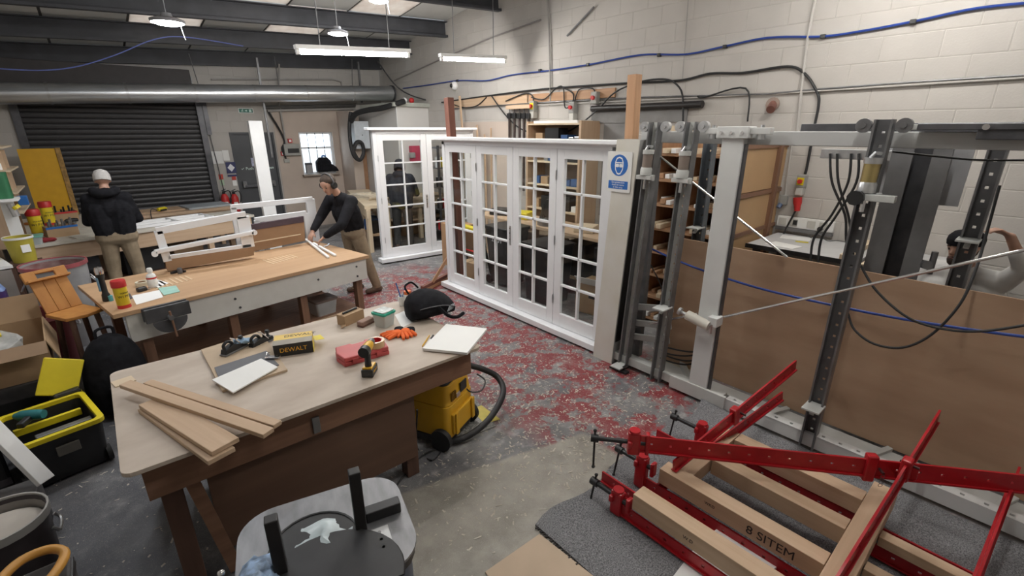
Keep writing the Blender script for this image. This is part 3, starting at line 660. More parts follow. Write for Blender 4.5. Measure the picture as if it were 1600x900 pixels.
MB().bar((.04, 2.455, .66), (.13, 2.455, .02), .06, .02, (0, 1, 0)).build('side_batten', brown_wood('x'), fb, w=True)
MB().span(.62, .66, 2.405, 2.419, .68, .78).build('latch', mid_steel, fb, w=True, bevel=.002)

GP = 'loose planks on the front workbench'
BB = lambda p, q, z0, z1: (at(*p, z=z0), at(*q, z=z1))
a, b = BB((231, 598), (434, 664), BZ + .013, BZ + .013); beam('plank', a, b, .05, .024, pine('x'), label='short pine plank on the front workbench, farthest from the near corner', cat='plank', group=GP)
a, b = BB((236, 634), (347, 713), BZ + .013, BZ + .013); beam('plank', a, b, .12, .024, pine('x'), label='wide pine plank at the bottom of the plank pile on the front workbench', cat='plank', group=GP)
a, b = BB((238, 627), (353, 698), BZ + .039, BZ + .039); beam('plank', a, b, .125, .024, pine('x'), label='wide pine plank lying on another plank on the front workbench', cat='plank', group=GP)
a, b = BB((196, 600), (420, 677), BZ + .066, BZ + .052); beam('plank', a, b, .062, .024, pine('x'), label='narrow pine plank resting across the top of the plank pile', cat='plank', group=GP)
tag(MB().box(at(193, 596, z=BZ + .004), (.10, .09, .006), .2).build('wood_offcut', pine_pale('x')), 'thin square wood offcut at the far left corner of the front workbench', 'offcut')
def slab(name, label, cat, px, z0, z1, mat, bevel=.001, group=None):
    m = MB(); t = [at(*p, z=z1) for p in px]; m.rings([[V((q.x, q.y, z)) for q in t] for z in (z0, z1)])
    return tag(m.build(name, mat, None, bevel=bevel), label, cat, group)
slab('mdf_board', 'loose square of MDF under the clipboard on the front workbench', 'board', [(314, 546), (407, 517), (449, 577), (347, 610)], BZ + .001, BZ + .016, mdf)
cb = thing('clipboard', 'dark grey clipboard holding white papers on the front workbench', 'clipboard', at(385, 575, z=BZ + .017))
def part_slab(name, px, z0, z1, mat, root, bevel=.0006):
    m = MB(); t = [at(*p, z=z1) for p in px]; m.rings([[V((q.x, q.y, z)) for q in t] for z in (z0, z1)]); return m.build(name, mat, root, w=True, bevel=bevel)
part_slab('board', [(335, 574), (416, 548), (436, 570), (344, 596)], BZ + .017, BZ + .021, M('slate', (.10, .10, .11), .5), cb)
part_slab('papers', [(331, 593), (408, 560), (434, 573), (364, 613)], BZ + .022, BZ + .030, paper, cb)
p = at(426, 558, z=BZ + .03); MB().box(p, (.03, .09, .010), .9).tube([p + V((-.03, .03, .01)), p + V((-.02, .05, .02)), p + V((.0, .05, .012))], .004, 6).build('clip', chrome, cb, w=True, bevel=.002)
# two sanding planes and a cloth
def hand_plane(label, p, rz, s=1):
    t = thing('hand_plane', label, 'plane', p, rz, 'hand planes on the front workbench')
    MB().box((0, 0, .006 * s), (.19 * s, .055 * s, .012 * s)).build('sole', mid_steel, t, bevel=.002)
    MB().prism([(-.09, 0), (.09, 0), (.085, .025), (.03, .03), (-.02, .045), (-.08, .028)], -.024 * s, .024 * s, Matrix.Translation((0, 0, .012)) @ Matrix.Rotation(R(90), 4, 'X')).build('body', black, t, bevel=.003)
    MB().tube([(-.07, 0, .03), (-.075, 0, .07), (-.04, 0, .085), (-.01, 0, .06), (-.015, 0, .035)], .010, 8, 4).build('handle', black, t, smooth=True)
    MB().lathe([(.012, 0), (.008, .02), (.018, .035), (.012, .048), (.001, .05)], (.06, 0, .038), 12).build('knob', black, t, smooth=True)
    MB().bar((.0, 0, .09), (.045, 0, .03), .045, .006).build('iron', chrome, t)
hand_plane('black hand plane with bright blade, left of the blue cloth', at(367, 548, z=BZ + .017), .55)
hand_plane('black hand plane with bright blade, right of the blue cloth', at(409, 538, z=BZ + .001), .5, .9)
tag(MB().sph(at(377, 535, z=BZ + .055), .045, (1.6, .7, .5), 12, 8).wobble(.02, 30).build('cleaning_cloth', M('pale_blue_cloth', (.30, .44, .60), .85, var=.15, bump=.3), None, smooth=True), 'crumpled pale blue cloth draped over the hand planes', 'cloth')
# power tool carton
p = at(466, 546, z=BZ); bx = thing('tool_carton', 'open yellow and black power tool carton on the front workbench', 'box', p, R(-20))
MB().span(-.14, .10, -.08, .09, 0, .085).build('carton', M('carton_black', (.022, .02, .018), .5, var=.2), bx, bevel=.002)
MB().span(-.142, .10, -.082, .0, .0855, .087).build('lid_print', M('carton_grey', (.33, .30, .25), .5), bx); MB().span(-.142, .10, .0, .092, .0855, .087).build('lid_print', M('carton_yellow', (.74, .52, .13), .5), bx)
MB().span(.1005, .103, -.08, .088, 0, .045).build('end_flap', lemon, bx); MB().bar((.102, .05, .045), (.16, .07, .04), .085, .002).build('end_flap', lemon, bx)
MB().span(.1005, .102, -.06, .06, .055, .078).build('end_label', M('carton_yellow', (.74, .52, .13), .5), bx)
lt = M('print_orange', (.80, .42, .03), .5)
text('lettering', 'DEWALT', .042, lt, RM[bx] @ frame_mx((-.02, -.0815, .043), (1, 0, 0), (0, 0, 1)), bx); text('lettering', 'DEWALT', .05, M('print_black', (.03, .03, .03), .5), RM[bx] @ frame_mx((.02, .05, .0872), (1, 0, 0), (0, 1, 0)), bx)
# red case, tape, drill
p = at(567, 556, z=BZ); rc = thing('red_tool_case', 'flat red plastic tool case lying on the front workbench', 'case', p, R(-3))
out = [(-.15, -.09), (.15, -.09), (.165, .0), (.15, .12), (.06, .12), (.05, .10), (-.03, .10), (-.04, .12), (-.14, .12), (-.165, .02)]
MB().prism(out, 0, .028).build('lower_shell', pink_red, rc, bevel=.006); MB().prism([(x * .985, y * .985) for x, y in out], .030, .060).build('upper_shell', pink_red, rc, bevel=.008)
for x in (-.08, .08): MB().span(x - .02, x + .02, -.098, -.088, .015, .045).build('catch', pink_red, rc, bevel=.002)
p = at(588, 541, z=BZ + .06); tp = thing('tape_roll', 'roll of pale brown packing tape on the red tool case', 'tape', p)
MB().rings([[p + V((r * math.cos(i * .3142), r * math.sin(i * .3142), z)) for i in range(20)] for r, z in ((.056, .002), (.056, .046), (.042, .046), (.042, .002))], False, True).build('tape', M('tape_amber', (.62, .40, .20), .25, var=.05), tp, w=True, smooth=True)
MB().rings([[p + V((r * math.cos(i * .3142), r * math.sin(i * .3142), z)) for i in range(20)] for r, z in ((.0415, .003), (.0415, .045), (.038, .045), (.038, .003))], False, True).build('core', red, tp, w=True, smooth=True)
p = at(578, 584, z=BZ); dl = thing('cordless_drill', 'yellow and black cordless drill standing upright on the front workbench', 'drill', p, R(48))
MB().box((0, 0, .026), (.105, .072, .05)).build('battery', black, dl, bevel=.006)
MB().box((0, 0, .056), (.085, .06, .012)).build('battery_trim', yellow, dl, bevel=.003)
m = MB(); m.tube([(-.012, 0, .06), (-.012, 0, .10), (-.006, 0, .14), (0, 0, .16)], [.021, .019, .020, .024], 12); m.build('grip', black, dl, smooth=True)
MB().lathe([(.026, -.07), (.031, -.06), (.031, 0), (.028, .04), (.024, .055)], (0, 0, .178), 16, (1, 0, 0)).build('motor_body', yellow, dl, smooth=True)
MB().lathe([(.033, -.072), (.034, -.03), (.031, -.028)], (0, 0, .178), 16, (1, 0, 0)).build('rear_cap', black, dl, smooth=True)
MB().lathe([(.022, .056), (.024, .075), (.019, .10), (.010, .108)], (0, 0, .178), 16, (1, 0, 0)).build('chuck', mid_steel, dl, smooth=True)
MB().box((.022, 0, .142), (.012, .014, .03)).build('trigger', black, dl, bevel=.003)
text('lettering', 'DEWALT', .016, lt, RM[dl] @ frame_mx((0, -.0365, .03), (1, 0, 0), (0, 0, 1)), dl)
# cardboard box + marker, sanding block, tub
p = at(549, 502, z=BZ); kb = thing('small_carton', 'small brown cardboard carton on the front workbench', 'box', p, R(18))
MB().span(-.10, .09, -.05, .04, 0, .085).build('carton_body', card, kb, bevel=.002); MB().bar((-.10, -.05, .02), (-.125, -.03, .005), .07, .002, (0, 0, 1)).build('carton_flap', card, kb)
MB().span(-.099, .089, -.01, .0, .085, .0856).build('carton_seam', card_dark, kb)
q = p + V((0, 0, .093)); tag(MB().cyl(q + V((-.07, -.03, 0)), q + V((.06, .02, .0)), .009, seg=10).build('marker_pen', black, None, smooth=True), 'black marker pen lying on the small cardboard carton', 'pen')
sk = thing('sanding_block', 'worn brown sanding block beside the small carton', 'block', at(572, 507, z=BZ), R(22)); MB().span(-.065, .065, -.03, .03, 0, .012).build('abrasive_face', M('grit_brown', (.16, .08, .06), .9), sk, bevel=.003); MB().span(-.065, .065, -.03, .03, .0125, .045).build('body', M('rubber_brown', (.30, .19, .15), .8, var=.15), sk, bevel=.006)
p = at(601, 508, z=BZ); tb = thing('plastic_tub', 'clear plastic tub with green lid rim on the front workbench', 'tub', p, R(20))
m = MB(); m.rings([[V((x, y, z)) for x, y in rrect(w_, w_, .015)] for w_, z in ((.105, 0), (.125, .10))]); m.build('tub_body', M('frosted', (.52, .55, .52), .3, var=.06), tb, smooth=True)
m = MB(); m.prism(rrect(.138, .138, .018), .10, .118); m.build('lid', green, tb, bevel=.003)
m = MB(); m.prism(rrect(.115, .115, .015), .119, .128); m.build('lid_top', M('lid_clear', (.62, .66, .64), .25, var=.3, scale=40), tb, bevel=.003)
# gloves
gv = thing('work_gloves', 'pair of crumpled orange and black work gloves beside the black bag', 'gloves', at(620, 524, z=BZ), R(25))
def glove(x, y, rz, nm):
    q = Matrix.Translation((x, y, 0)) @ Matrix.Rotation(rz, 4, 'Z')
    m = MB(); m.sph(q @ V((0, 0, .022)), .045, (1, .85, .45), 12, 8, q.to_3x3())
    for k, a_ in enumerate((-.45, -.15, .12, .4)): m.tube([q @ V((.02, .022 * (k - 1.5), .022)), q @ V((.075 + .012 * math.cos(k), .03 * (k - 1.5), .016)), q @ V((.095 + .012 * math.cos(k), .034 * (k - 1.5), .012))], [.014, .013, .010], 8)
    m.tube([q @ V((0, -.03, .02)), q @ V((.03, -.06, .014)), q @ V((.05, -.075, .012))], [.014, .013, .01], 8)
    return m.build(nm, orange_cloth, gv, smooth=True)
glove(0, 0, 2.6, 'glove'); g2 = glove(.05, -.045, -2.2, 'glove')
for q in ((.055, .02), (.085, -.06)): MB().lathe([(.03, 0), (.036, .012), (.033, .03), (.001, .031)], (q[0], q[1], .004), 12).build('cuff', black_cloth, gv, smooth=True)
# black rucksack slumped on the bench
p = at(672, 492, z=BZ); bg = thing('black_rucksack', 'black rucksack slumped on the far right of the front workbench', 'bag', p, R(-12))
prof = [(-.20, -.02, .11, .12), (-.16, 0, .15, .19), (-.06, .01, .17, .22), (.05, .02, .17, .20), (.15, .03, .15, .15), (.21, .03, .11, .08)]
m = MB(); m.rings([[V((x, yo + w_ * math.cos(R(a_)) , max(0.002, h * .5 + h * .55 * math.sin(R(a_))))) for a_ in range(0, 360, 24)] for x, yo, w_, h in prof]); m.wobble(.012, 12).build('bag_body', black_cloth, bg, sub=1, smooth=True)
MB().tube([(-.15, .05, .19), (-.17, .07, .25), (-.11, .09, .27), (-.06, .08, .22)], .008, 8, 4).build('carry_loop', black_cloth, bg, smooth=True)
MB().tube([(.02, -.165, .12), (.08, -.20, .05), (.16, -.185, .016), (.24, -.13, .016)], .014, 6, 4).build('strap', black_cloth, bg, smooth=True)
MB().tube([(-.18, -.12, .10), (-.05, -.165, .13), (.08, -.15, .12), (.19, -.09, .07)], .004, 6, 5).build('zip', M('zip_grey', (.12, .12, .13), .4), bg, smooth=True)
for k in range(4): MB().bar((.10 + k * .018, -.142 + .012 * k, .06), (.13 + k * .018, -.12 + .012 * k, .10), .008, .003).build('reflective_stripe', M('stripe_pale', (.45, .47, .50), .5), bg)
# papers, pad, pens, bottle, brush cup
slab('price_sheet', 'white printed sheet of paper half under the black rucksack', 'paper', [(617, 492), (640, 482), (652, 500), (628, 512)], BZ + .001, BZ + .002, paper, 0)
pad = thing('drawing_pad', 'thick white drawing pad overhanging the right edge of the front workbench', 'pad', at(705, 535, z=BZ))
part_slab('cover', [(661, 545), (698, 508), (760, 514), (729, 552)], BZ + .001, BZ + .006, M('pad_edge', (.60, .60, .58), .6), pad); part_slab('sheets', [(660, 544), (697, 506), (761, 513), (730, 551)], BZ + .0065, BZ + .024, paper, pad)
MB().cyl(at(660, 541, z=BZ + .005), at(671, 524, z=BZ + .005), .0045, seg=6).build('x', yellow) 
o = bpy.data.objects['x']; o.name = 'pencil'; tag(o, 'yellow pencil lying left of the white drawing pad', 'pencil')
pn = thing('marker', 'white felt pen with black cap beside the white drawing pad', 'pen', at(672, 533, z=BZ))
a, b = at(665, 541, z=BZ + .007), at(677, 524, z=BZ + .007); MB().cyl(a, a.lerp(b, .62), .006, seg=8).build('barrel', white_plastic, pn, w=True); MB().cyl(a.lerp(b, .62), b, .007, seg=8).build('cap', black, pn, w=True)
bo = thing('white_bottle', 'white plastic bottle with orange screw cap at the far edge of the front workbench', 'bottle', at(638, 478, z=BZ))
MB().lathe([(.034, 0), (.036, .01), (.036, .095), (.03, .108), (.001, .11)], (0, 0, 0), 18).build('bottle_body', white_plastic, bo, smooth=True); MB().lathe([(.031, .109), (.031, .135), (.028, .138), (.001, .138)], (0, 0, 0), 18).build('cap', M('cap_orange', (.75, .17, .04), .4), bo, smooth=True)
cu = thing('brush_cup', 'small white cup holding two blue brushes at the far edge of the front workbench', 'cup', at(629, 477, z=BZ))
MB().rings([[V((r * math.cos(i * .393), r * math.sin(i * .393), z)) for i in range(16)] for r, z in ((.026, 0), (.032, .085), (.029, .085), (.024, .004))]).build('cup_body', white_plastic, cu, smooth=True)
for dx, dy, ln in ((-.03, .03, .20), (.05, .02, .17)): MB().tube([(0, 0, .01), (dx * .4, dy * .4, ln * .5), (dx, dy, ln)], .005, 6).build('brush_handle', blue, cu)

# ================================================================== yellow vacuum under the bench end
vc = thing('vacuum_extractor', 'yellow and black wheeled dust extractor tucked under the end of the front workbench', 'vacuum', (1.68, 2.78, 0), R(25))
def rbox(m, w_, d_, z0, z1, r=.04, c=(0, 0), w2=None, d2=None):
    return m.rings([[V((c[0] + x, c[1] + y, z)) for x, y in rrect(ww, dd, r)] for ww, dd, z in ((w_, d_, z0), (w2 or w_, d2 or d_, z1))])
rbox(MB(), .38, .36, .09, .36, .05).build('tank', yellow, vc, smooth=True, bevel=.004)
rbox(MB(), .40, .34, .05, .10, .05).build('chassis', black, vc, smooth=True, bevel=.004)
rbox(MB(), .37, .35, .362, .52, .05, (0, 0), .33, .32).build('motor_head', yellow, vc, smooth=True, bevel=.004)
rbox(MB(), .34, .30, .5205, .56, .05, (0, 0), .30, .26).build('top_cover', black, vc, smooth=True, bevel=.006)
MB().span(-.15, .15, -.205, -.178, .12, .29).build('front_bumper', yellow, vc, bevel=.008)
for x in (-.12, .12): MB().span(x - .02, x + .02, -.222, -.206, .12, .30).build('latch_post', yellow, vc, bevel=.006)
MB().span(.0, .09, -.183, -.170, .40, .48).build('socket_cover', black, vc, bevel=.004)
for k in range(4): MB().span(-.13 + k * .018, -.122 + k * .018, -.181, -.170, .39, .46).build('vent_slot', M('vent_dark', (.25, .13, .01), .6), vc)
MB().span(-.06, -.01, -.181, -.172, .385, .42).build('badge', zinc, vc)
for x in (-.21, .21): MB().cyl((x - .02, -.12, .09), (x + .02, -.12, .09), .088, seg=22).build('wheel', black_rub, vc, smooth=True)
for x in (-.14, .14): MB().cyl((x - .015, .14, .04), (x + .015, .14, .04), .04, seg=14).build('castor', black_rub, vc, smooth=True)
MB().tube([(.16, .0, .54), (.18, -.02, .62), (.1, -.02, .64), (-.1, -.02, .64), (-.18, -.02, .62), (-.16, 0, .54)], .014, 8, 4).build('carry_handle', black, vc, smooth=True)
MB().tube([at(648, 598, z=.44), at(646, 630, z=.26), at(655, 660, z=.10), at(685, 686, z=.05), at(725, 684, z=.05), at(764, 655, z=.10), at(786, 615, z=.16), at(778, 590, z=.22), at(755, 577, z=.30), at(730, 570, z=.36)], .026, 12, 6).build('suction_hose', black_rub, vc, w=True, smooth=True)
MB().tube([at(722, 600, z=.42), at(735, 612, z=.34), at(752, 610, z=.32), at(758, 595, z=.36), at(745, 584, z=.42)], .006, 6, 5).build('power_lead', black, vc, w=True, smooth=True)
slab('tread_mat', 'grey checker-plate offcut mat on the floor under the vacuum', 'mat', [(655, 655), (735, 612), (775, 665), (690, 700)], .001, .008, M('checker', (.34, .33, .30), .5, c2=(.12, .12, .11), scale=90, contrast=2))
slab('yellow_floor_tape', 'strip of worn yellow floor tape beside the vacuum hose', 'tape', [(737, 640), (752, 633), (782, 655), (757, 662)], .0085, .0095, M('tape_yellow', (.55, .45, .09), .6, var=.2), 0)
hose('extension_lead', 'thin black lead trailing on the floor from under the front workbench', [at(652, 640, z=.5), at(652, 700, z=.02), at(675, 719, z=.01), at(690, 700, z=.01), at(660, 712, z=.01), at(630, 745, z=.01), at(612, 770, z=.01)], .006, black_rub, 'cable')

# ================================================================== blue sack bin with steel top, front centre
bn = thing('dust_bin', 'blue dust-collector bin with grey metal top and black uprights, bottom centre', 'bin', (.40, 1.60, 0), R(-14))
BT = .74
rbox(MB(), .61, .50, .0, BT - .05, .13).build('bin_body', M('bin_blue', (.035, .06, .11), .4, var=.15), bn, smooth=True)
rbox(MB(), .635, .525, BT - .06, BT - .012, .135).build('rim_band', black, bn, smooth=True)
top = M('brushed_top', (.24, .24, .25), .42, .6, var=.2, scale=8, stretch=(3, 1, 1))
m = MB(); o1 = rrect(.65, .54, .14, 8); n = len(o1); hc = (-.05, -.02)
i1 = [(hc[0] + .165 * math.cos(math.atan2(y, x)), hc[1] + .165 * math.sin(math.atan2(y, x))) for x, y in o1]
m.rings([[V((x, y, BT - .012)) for x, y in i1], [V((x, y, BT - .012)) for x, y in o1], [V((x, y, BT)) for x, y in o1], [V((x, y, BT)) for x, y in i1]], False, True); m.build('metal_top', top, bn)
MB().lathe([(.163, BT - .2), (.163, BT + .004), (.170, BT + .006), (.170, BT + .001)], (hc[0], hc[1], 0), 28).build('mouth_ring', black, bn, smooth=True)
m = MB(); m.sph((hc[0] + .02, hc[1] + .02, BT - .018), .15, (1, .85, .2), 18, 12).wobble(.025, 14); m.build('plastic_bag', M('bag_film', (.50, .58, .60), .3, var=.2, scale=10), bn, smooth=True)
m = MB(); m.sph((-.24, -.10, BT + .01), .09, (.9, 1.1, .5), 14, 8).wobble(.03, 20); m.build('blue_bag', M('bag_blue', (.30, .42, .60), .35, var=.5, scale=18, contrast=2), bn, smooth=True)
# curved shroud and uprights on the camera side
m = MB(); m.rings([[V((hc[0] + .03 + r * math.cos(R(a_)), hc[1] - .22 + r * .9 * math.sin(R(a_)), z)) for a_ in range(-20, 201, 11)] for r, z in ((.27, BT + .012), (.265, BT + .018))], True)
m.build('shroud_plate', M('shroud', (.02, .02, .022), .45, var=.2), bn)
for (x, y, hh) in ((-.17, -.10, .26), (.13, -.02, .29)):
    MB().span(x - .022, x + .022, y - .022, y + .022, .3, BT + hh).build('upright', M('upright_black', (.018, .016, .016), .5, var=.3), bn, bevel=.004)
MB().span(.155, .30, -.01, .04, BT, BT + .05).build('side_block', black, bn, bevel=.004)
MB().span(.155, .23, -.20, -.06, BT + .001, BT + .012).build('hinge_plate', zinc, bn, bevel=.002)
for k in range(3): MB().cyl((.19, -.09 - k * .04, BT + .012), (.19, -.09 - k * .04, BT + .018), .007, seg=8).build('screw', mid_steel, bn)
MB().tube([(-.36, -.02, .55), (-.37, -.03, .70), (-.365, -.03, .76)], .010, 8).build('lever', chrome, bn, smooth=True); MB().sph((-.365, -.03, .77), .014).build('lever_knob', chrome, bn, smooth=True)

# ================================================================== white-sided assembly bench with its clutter
wb = thing('assembly_bench', 'long assembly bench with white apron and brown plywood top behind the front workbench', 'workbench', (-.12, 4.88, 0), R(10.5))
WL, WD, WZ = 2.48, 1.24, .85
RW = RM[wb]
def WP(x, y, z=0): return RW @ V((x, y, WZ + z))
bench_ply = wood('bench_ply', (.56, .36, .205), (.45, .275, .15), 'x', 8)
MB().span(-.02, WL, 0, WD, WZ - .04, WZ).build('bench_top', bench_ply, wb, bevel=.004)
apr = M('worn_white', (.76, .75, .71), .55, c2=(.62, .60, .55), scale=5, contrast=.7)
MB().span(.06, WL - .04, .02, .05, .56, WZ - .041).build('front_apron', apr, wb, bevel=.003)
MB().span(WL - .07, WL - .04, .051, WD - .02, .56, WZ - .041).build('end_apron', apr, wb, bevel=.003)
MB().span(.06, WL - .04, WD - .05, WD - .02, .56, WZ - .041).build('rear_apron', apr, wb, bevel=.003)
for x in (.14, .86, 1.60, 2.32):
    for y in (.09, 1.08): MB().span(x, x + .08, y, y + .08, 0, WZ - .041).build('leg', brown_wood('z'), wb, bevel=.003)
MB().span(.10, 2.40, .12, 1.15, .14, .165).build('under_shelf', brown_wood('x'), wb, bevel=.002); MB().span(.10, 2.40, .10, .119, .10, .19).build('shelf_edge', pine('x'), wb)
for x, z in ((.35, .70), (.40, .64), (.92, .72), (1.8, .70), (2.30, .74), (2.30, .62), (.95, .62)): MB().cyl((x, .012, z), (x, .021, z), .012, seg=8).build('bolt_head', dark_steel, wb)
inl = M('inlay', (.66, .49, .31), .6, var=.08)
for x0 in (.43, 1.55):
    for k in range(8): MB().span(x0 + k * .045, x0 + k * .045 + .02, .50 + .01 * k, .78, WZ, WZ + .003).build('inlay_strip', inl, wb)
vs = thing('bench_vice', 'grey cast-iron vice bolted to the white apron of the assembly bench', 'vice', WP(.34, .02, -.05), R(10.5))
cast = M('cast_grey', (.10, .10, .105), .45, .4, var=.25)
MB().span(-.17, .17, -.10, -.075, -.08, .045).build('jaw', cast, vs, bevel=.006); MB().span(-.17, .17, -.03, -.002, -.08, .045).build('jaw', cast, vs, bevel=.006)
m = MB(); m.prism([(.13 * math.cos(R(a_)), -.08 + .12 * math.sin(R(a_))) for a_ in range(180, 361, 15)], -.112, -.101, Matrix.Rotation(R(90), 4, 'X') @ Matrix.Scale(-1, 4, (0, 0, 1))); m.build('vice_body', cast, vs)
for x in (-.1, 0, .1): MB().cyl((x, -.09, -.04), (x, 0, -.04), .014, seg=10).build('guide_rod', mid_steel, vs)
MB().cyl((0, -.15, -.06), (0, -.10, -.06), .022, seg=12).build('screw_head', mid_steel, vs); MB().cyl((0, -.135, .0), (.01, -.14, -.24), .009, seg=8).build('handle', brown_wood('z'), vs)
tag(MB().box(WP(.98, .6, -.71 + .13), (.26, .22, .22), .2).wobble(.012, 9).build('storage_tub', M('milky', (.58, .60, .60), .4, var=.08)), 'milky plastic storage tub on the shelf under the assembly bench', 'tub') if False else None
tu = thing('storage_tub', 'milky plastic storage tub on the shelf under the assembly bench', 'tub', WP(1.98, .34, -.685), R(10.5))
rbox(MB(), .24, .20, 0, .17, .03, (0, 0), .28, .24).build('tub_body', M('milky', (.50, .52, .52), .4, var=.08), tu, smooth=True); rbox(MB(), .30, .26, .171, .195, .03).build('tub_lid', M('lid_brown', (.20, .15, .13), .5), tu, smooth=True)

def wipes_tub(label, p, s=1.0, rz=0):
    t = thing('wipes_tub', label, 'tub', p, rz, 'yellow wipes tubs with red lids')
    MB().lathe([(.046 * s, 0), (.048 * s, .004), (.048 * s, .185 * s), (.001, .186 * s)], (0, 0, 0), 20).build('tub_body', M('wipes_yellow', (.80, .60, .03), .4), t, smooth=True)
    MB().lathe([(.0485 * s, 0), (.0485 * s, .03 * s)], (0, 0, 0), 20).build('red_band', red, t, smooth=True)
    MB().lathe([(.053 * s, .187 * s), (.053 * s, .235 * s), (.048 * s, .245 * s), (.001, .247 * s)], (0, 0, 0), 20).build('lid', red, t, smooth=True)
    for k, (tx, sz) in enumerate((('WONDER', .017), ('WIPES', .030))):
        for j, ch in enumerate(tx):
            a_ = R(-75 + (j - (len(tx) - 1) / 2) * (sz * .9 / .048 * 57.3) * .75); p_ = V((math.cos(a_), math.sin(a_), 0)) * .0487 * s
            text('letter', ch, sz * s, M('print_black', (.03, .03, .03), .5), RM[t] @ frame_mx(p_ + V((0, 0, (.135 - k * .03) * s)), (-math.sin(a_), math.cos(a_), 0), (0, 0, 1)), t)
    return t
wipes_tub('yellow wipes tub with red lid standing on the assembly bench', at(195, 480, z=WZ), 1.0, R(20))
p = at(168, 470, z=WZ); gn = thing('silver_topped_tool', 'black upright power tool with silver top on the assembly bench', 'tool', p)
MB().lathe([(.03, 0), (.034, .01), (.03, .06), (.022, .08), (.022, .20), (.03, .22), (.03, .25)], (0, 0, 0), 16).build('tool_body', black, gn, smooth=True); MB().lathe([(.031, .25), (.034, .28), (.026, .31), (.001, .32)], (0, 0, 0), 16).build('tool_head', chrome, gn, smooth=True); MB().span(-.035, -.02, -.03, .03, .10, .22).build('blue_panel', M('steel_blue', (.16, .28, .38), .4), gn, bevel=.004)
p = at(240, 448, z=WZ); wbt = thing('glue_bottle', 'white glue bottle with red band on the assembly bench', 'bottle', p)
MB().lathe([(.04, 0), (.042, .01), (.042, .10), (.034, .125), (.016, .14), (.016, .15)], (0, 0, 0), 16).build('bottle_body', white_plastic, wbt, smooth=True); MB().lathe([(.0425, .085), (.0425, .10)], (0, 0, 0), 16).build('red_band', red, wbt); MB().lathe([(.024, .15), (.024, .18), (.018, .19), (.001, .192)], (0, 0, 0), 14).build('cap', white_plastic, wbt, smooth=True)
p = at(223, 446, z=WZ); mt = thing('masking_tape', 'roll of cream masking tape on the assembly bench', 'tape', p)
MB().rings([[V((r * math.cos(i * .349), r * math.sin(i * .349), z)) for i in range(18)] for r, z in ((.055, .0), (.055, .04), (.036, .04), (.036, 0))], False, True).build('tape', M('tape_cream', (.70, .66, .52), .6), mt, smooth=True); MB().rings([[V((r * math.cos(i * .349), r * math.sin(i * .349), z)) for i in range(18)] for r, z in ((.0355, .001), (.0355, .039), (.033, .039), (.033, .001))], False, True).build('core', card, mt, smooth=True)
slab('notepad_sheet', 'white sheet of paper hanging over the front of the assembly bench', 'paper', [(206, 462), (249, 453), (255, 464), (213, 476)], WZ + .001, WZ + .004, paper, 0)
slab('teal_notepad', 'mint green notepad on the front of the assembly bench', 'notepad', [(247, 450), (275, 446), (281, 455), (256, 461)], WZ + .001, WZ + .008, M('mint', (.35, .60, .52), .6))
slab('white_card', 'folded white card behind the mint green notepad', 'card', [(232, 447), (244, 436), (264, 442), (246, 450)], WZ + .001, WZ + .003, paper, 0)
slab('dark_mat', 'dark sanding pads on the bench front left of the wipes tub', 'pads', [(184, 468), (203, 458), (207, 465), (190, 472)], WZ + .001, WZ + .008, M('pad_dark', (.08, .07, .08), .8, var=.3))
tag(MB().cyl(at(174, 470, z=WZ), at(174, 470, z=WZ) + V((0, 0, .05)), .018, seg=12).build('teal_pot', M('teal', (.10, .40, .45), .4), None, smooth=True), 'small teal plastic pot on the corner of the assembly bench', 'pot')
ts = thing('tape_measure', 'black tape measure and clips on the end of the assembly bench', 'tape measure', at(222, 455, z=WZ), .4); MB().box((0, 0, .02), (.08, .05, .04)).build('case', black, ts, bevel=.01); MB().box((.055, 0, .006), (.04, .02, .003)).build('blade', zinc, ts)
lz = thing('laser_tool', 'small grey corner clamp on the pale strips of the assembly bench', 'clamp', at(282, 427, z=WZ + .004), .5); MB().lathe([(.022, 0), (.024, .01), (.024, .05), (.018, .06), (.001, .061)], (0, 0, 0), 14).build('body', M('slate', (.10, .10, .11), .5), lz, smooth=True); MB().box((-.01, .06, .012), (.10, .02, .024)).build('arm', black, lz, bevel=.004); MB().box((.05, .03, .01), (.02, .08, .02)).build('arm', black, lz, bevel=.004)
# the glazing beads the man is holding
for i, (pa, pb, lab) in enumerate((((478, 374), (513, 402), 'left of two white glazing beads the man holds on the bench'), ((490, 380), (524, 399), 'right of two white glazing beads the man holds on the bench'))):
    a, b = at(*pa, z=WZ + .03 - .006 * i), at(*pb, z=WZ + .013); beam('glazing_bead', a, b, .03, .022, primer, label=lab, cat='moulding', group='white glazing beads on the assembly bench')
bv = thing('carpenter_square', 'small steel carpenter square beside the white glazing beads', 'gauge', at(510, 385, z=WZ), .6); MB().box((0, 0, .006), (.10, .025, .01)).build('stock', chrome, bv, bevel=.002); MB().bar((.04, 0, .012), (.10, .03, .012), .016, .003).build('blade', chrome, bv)

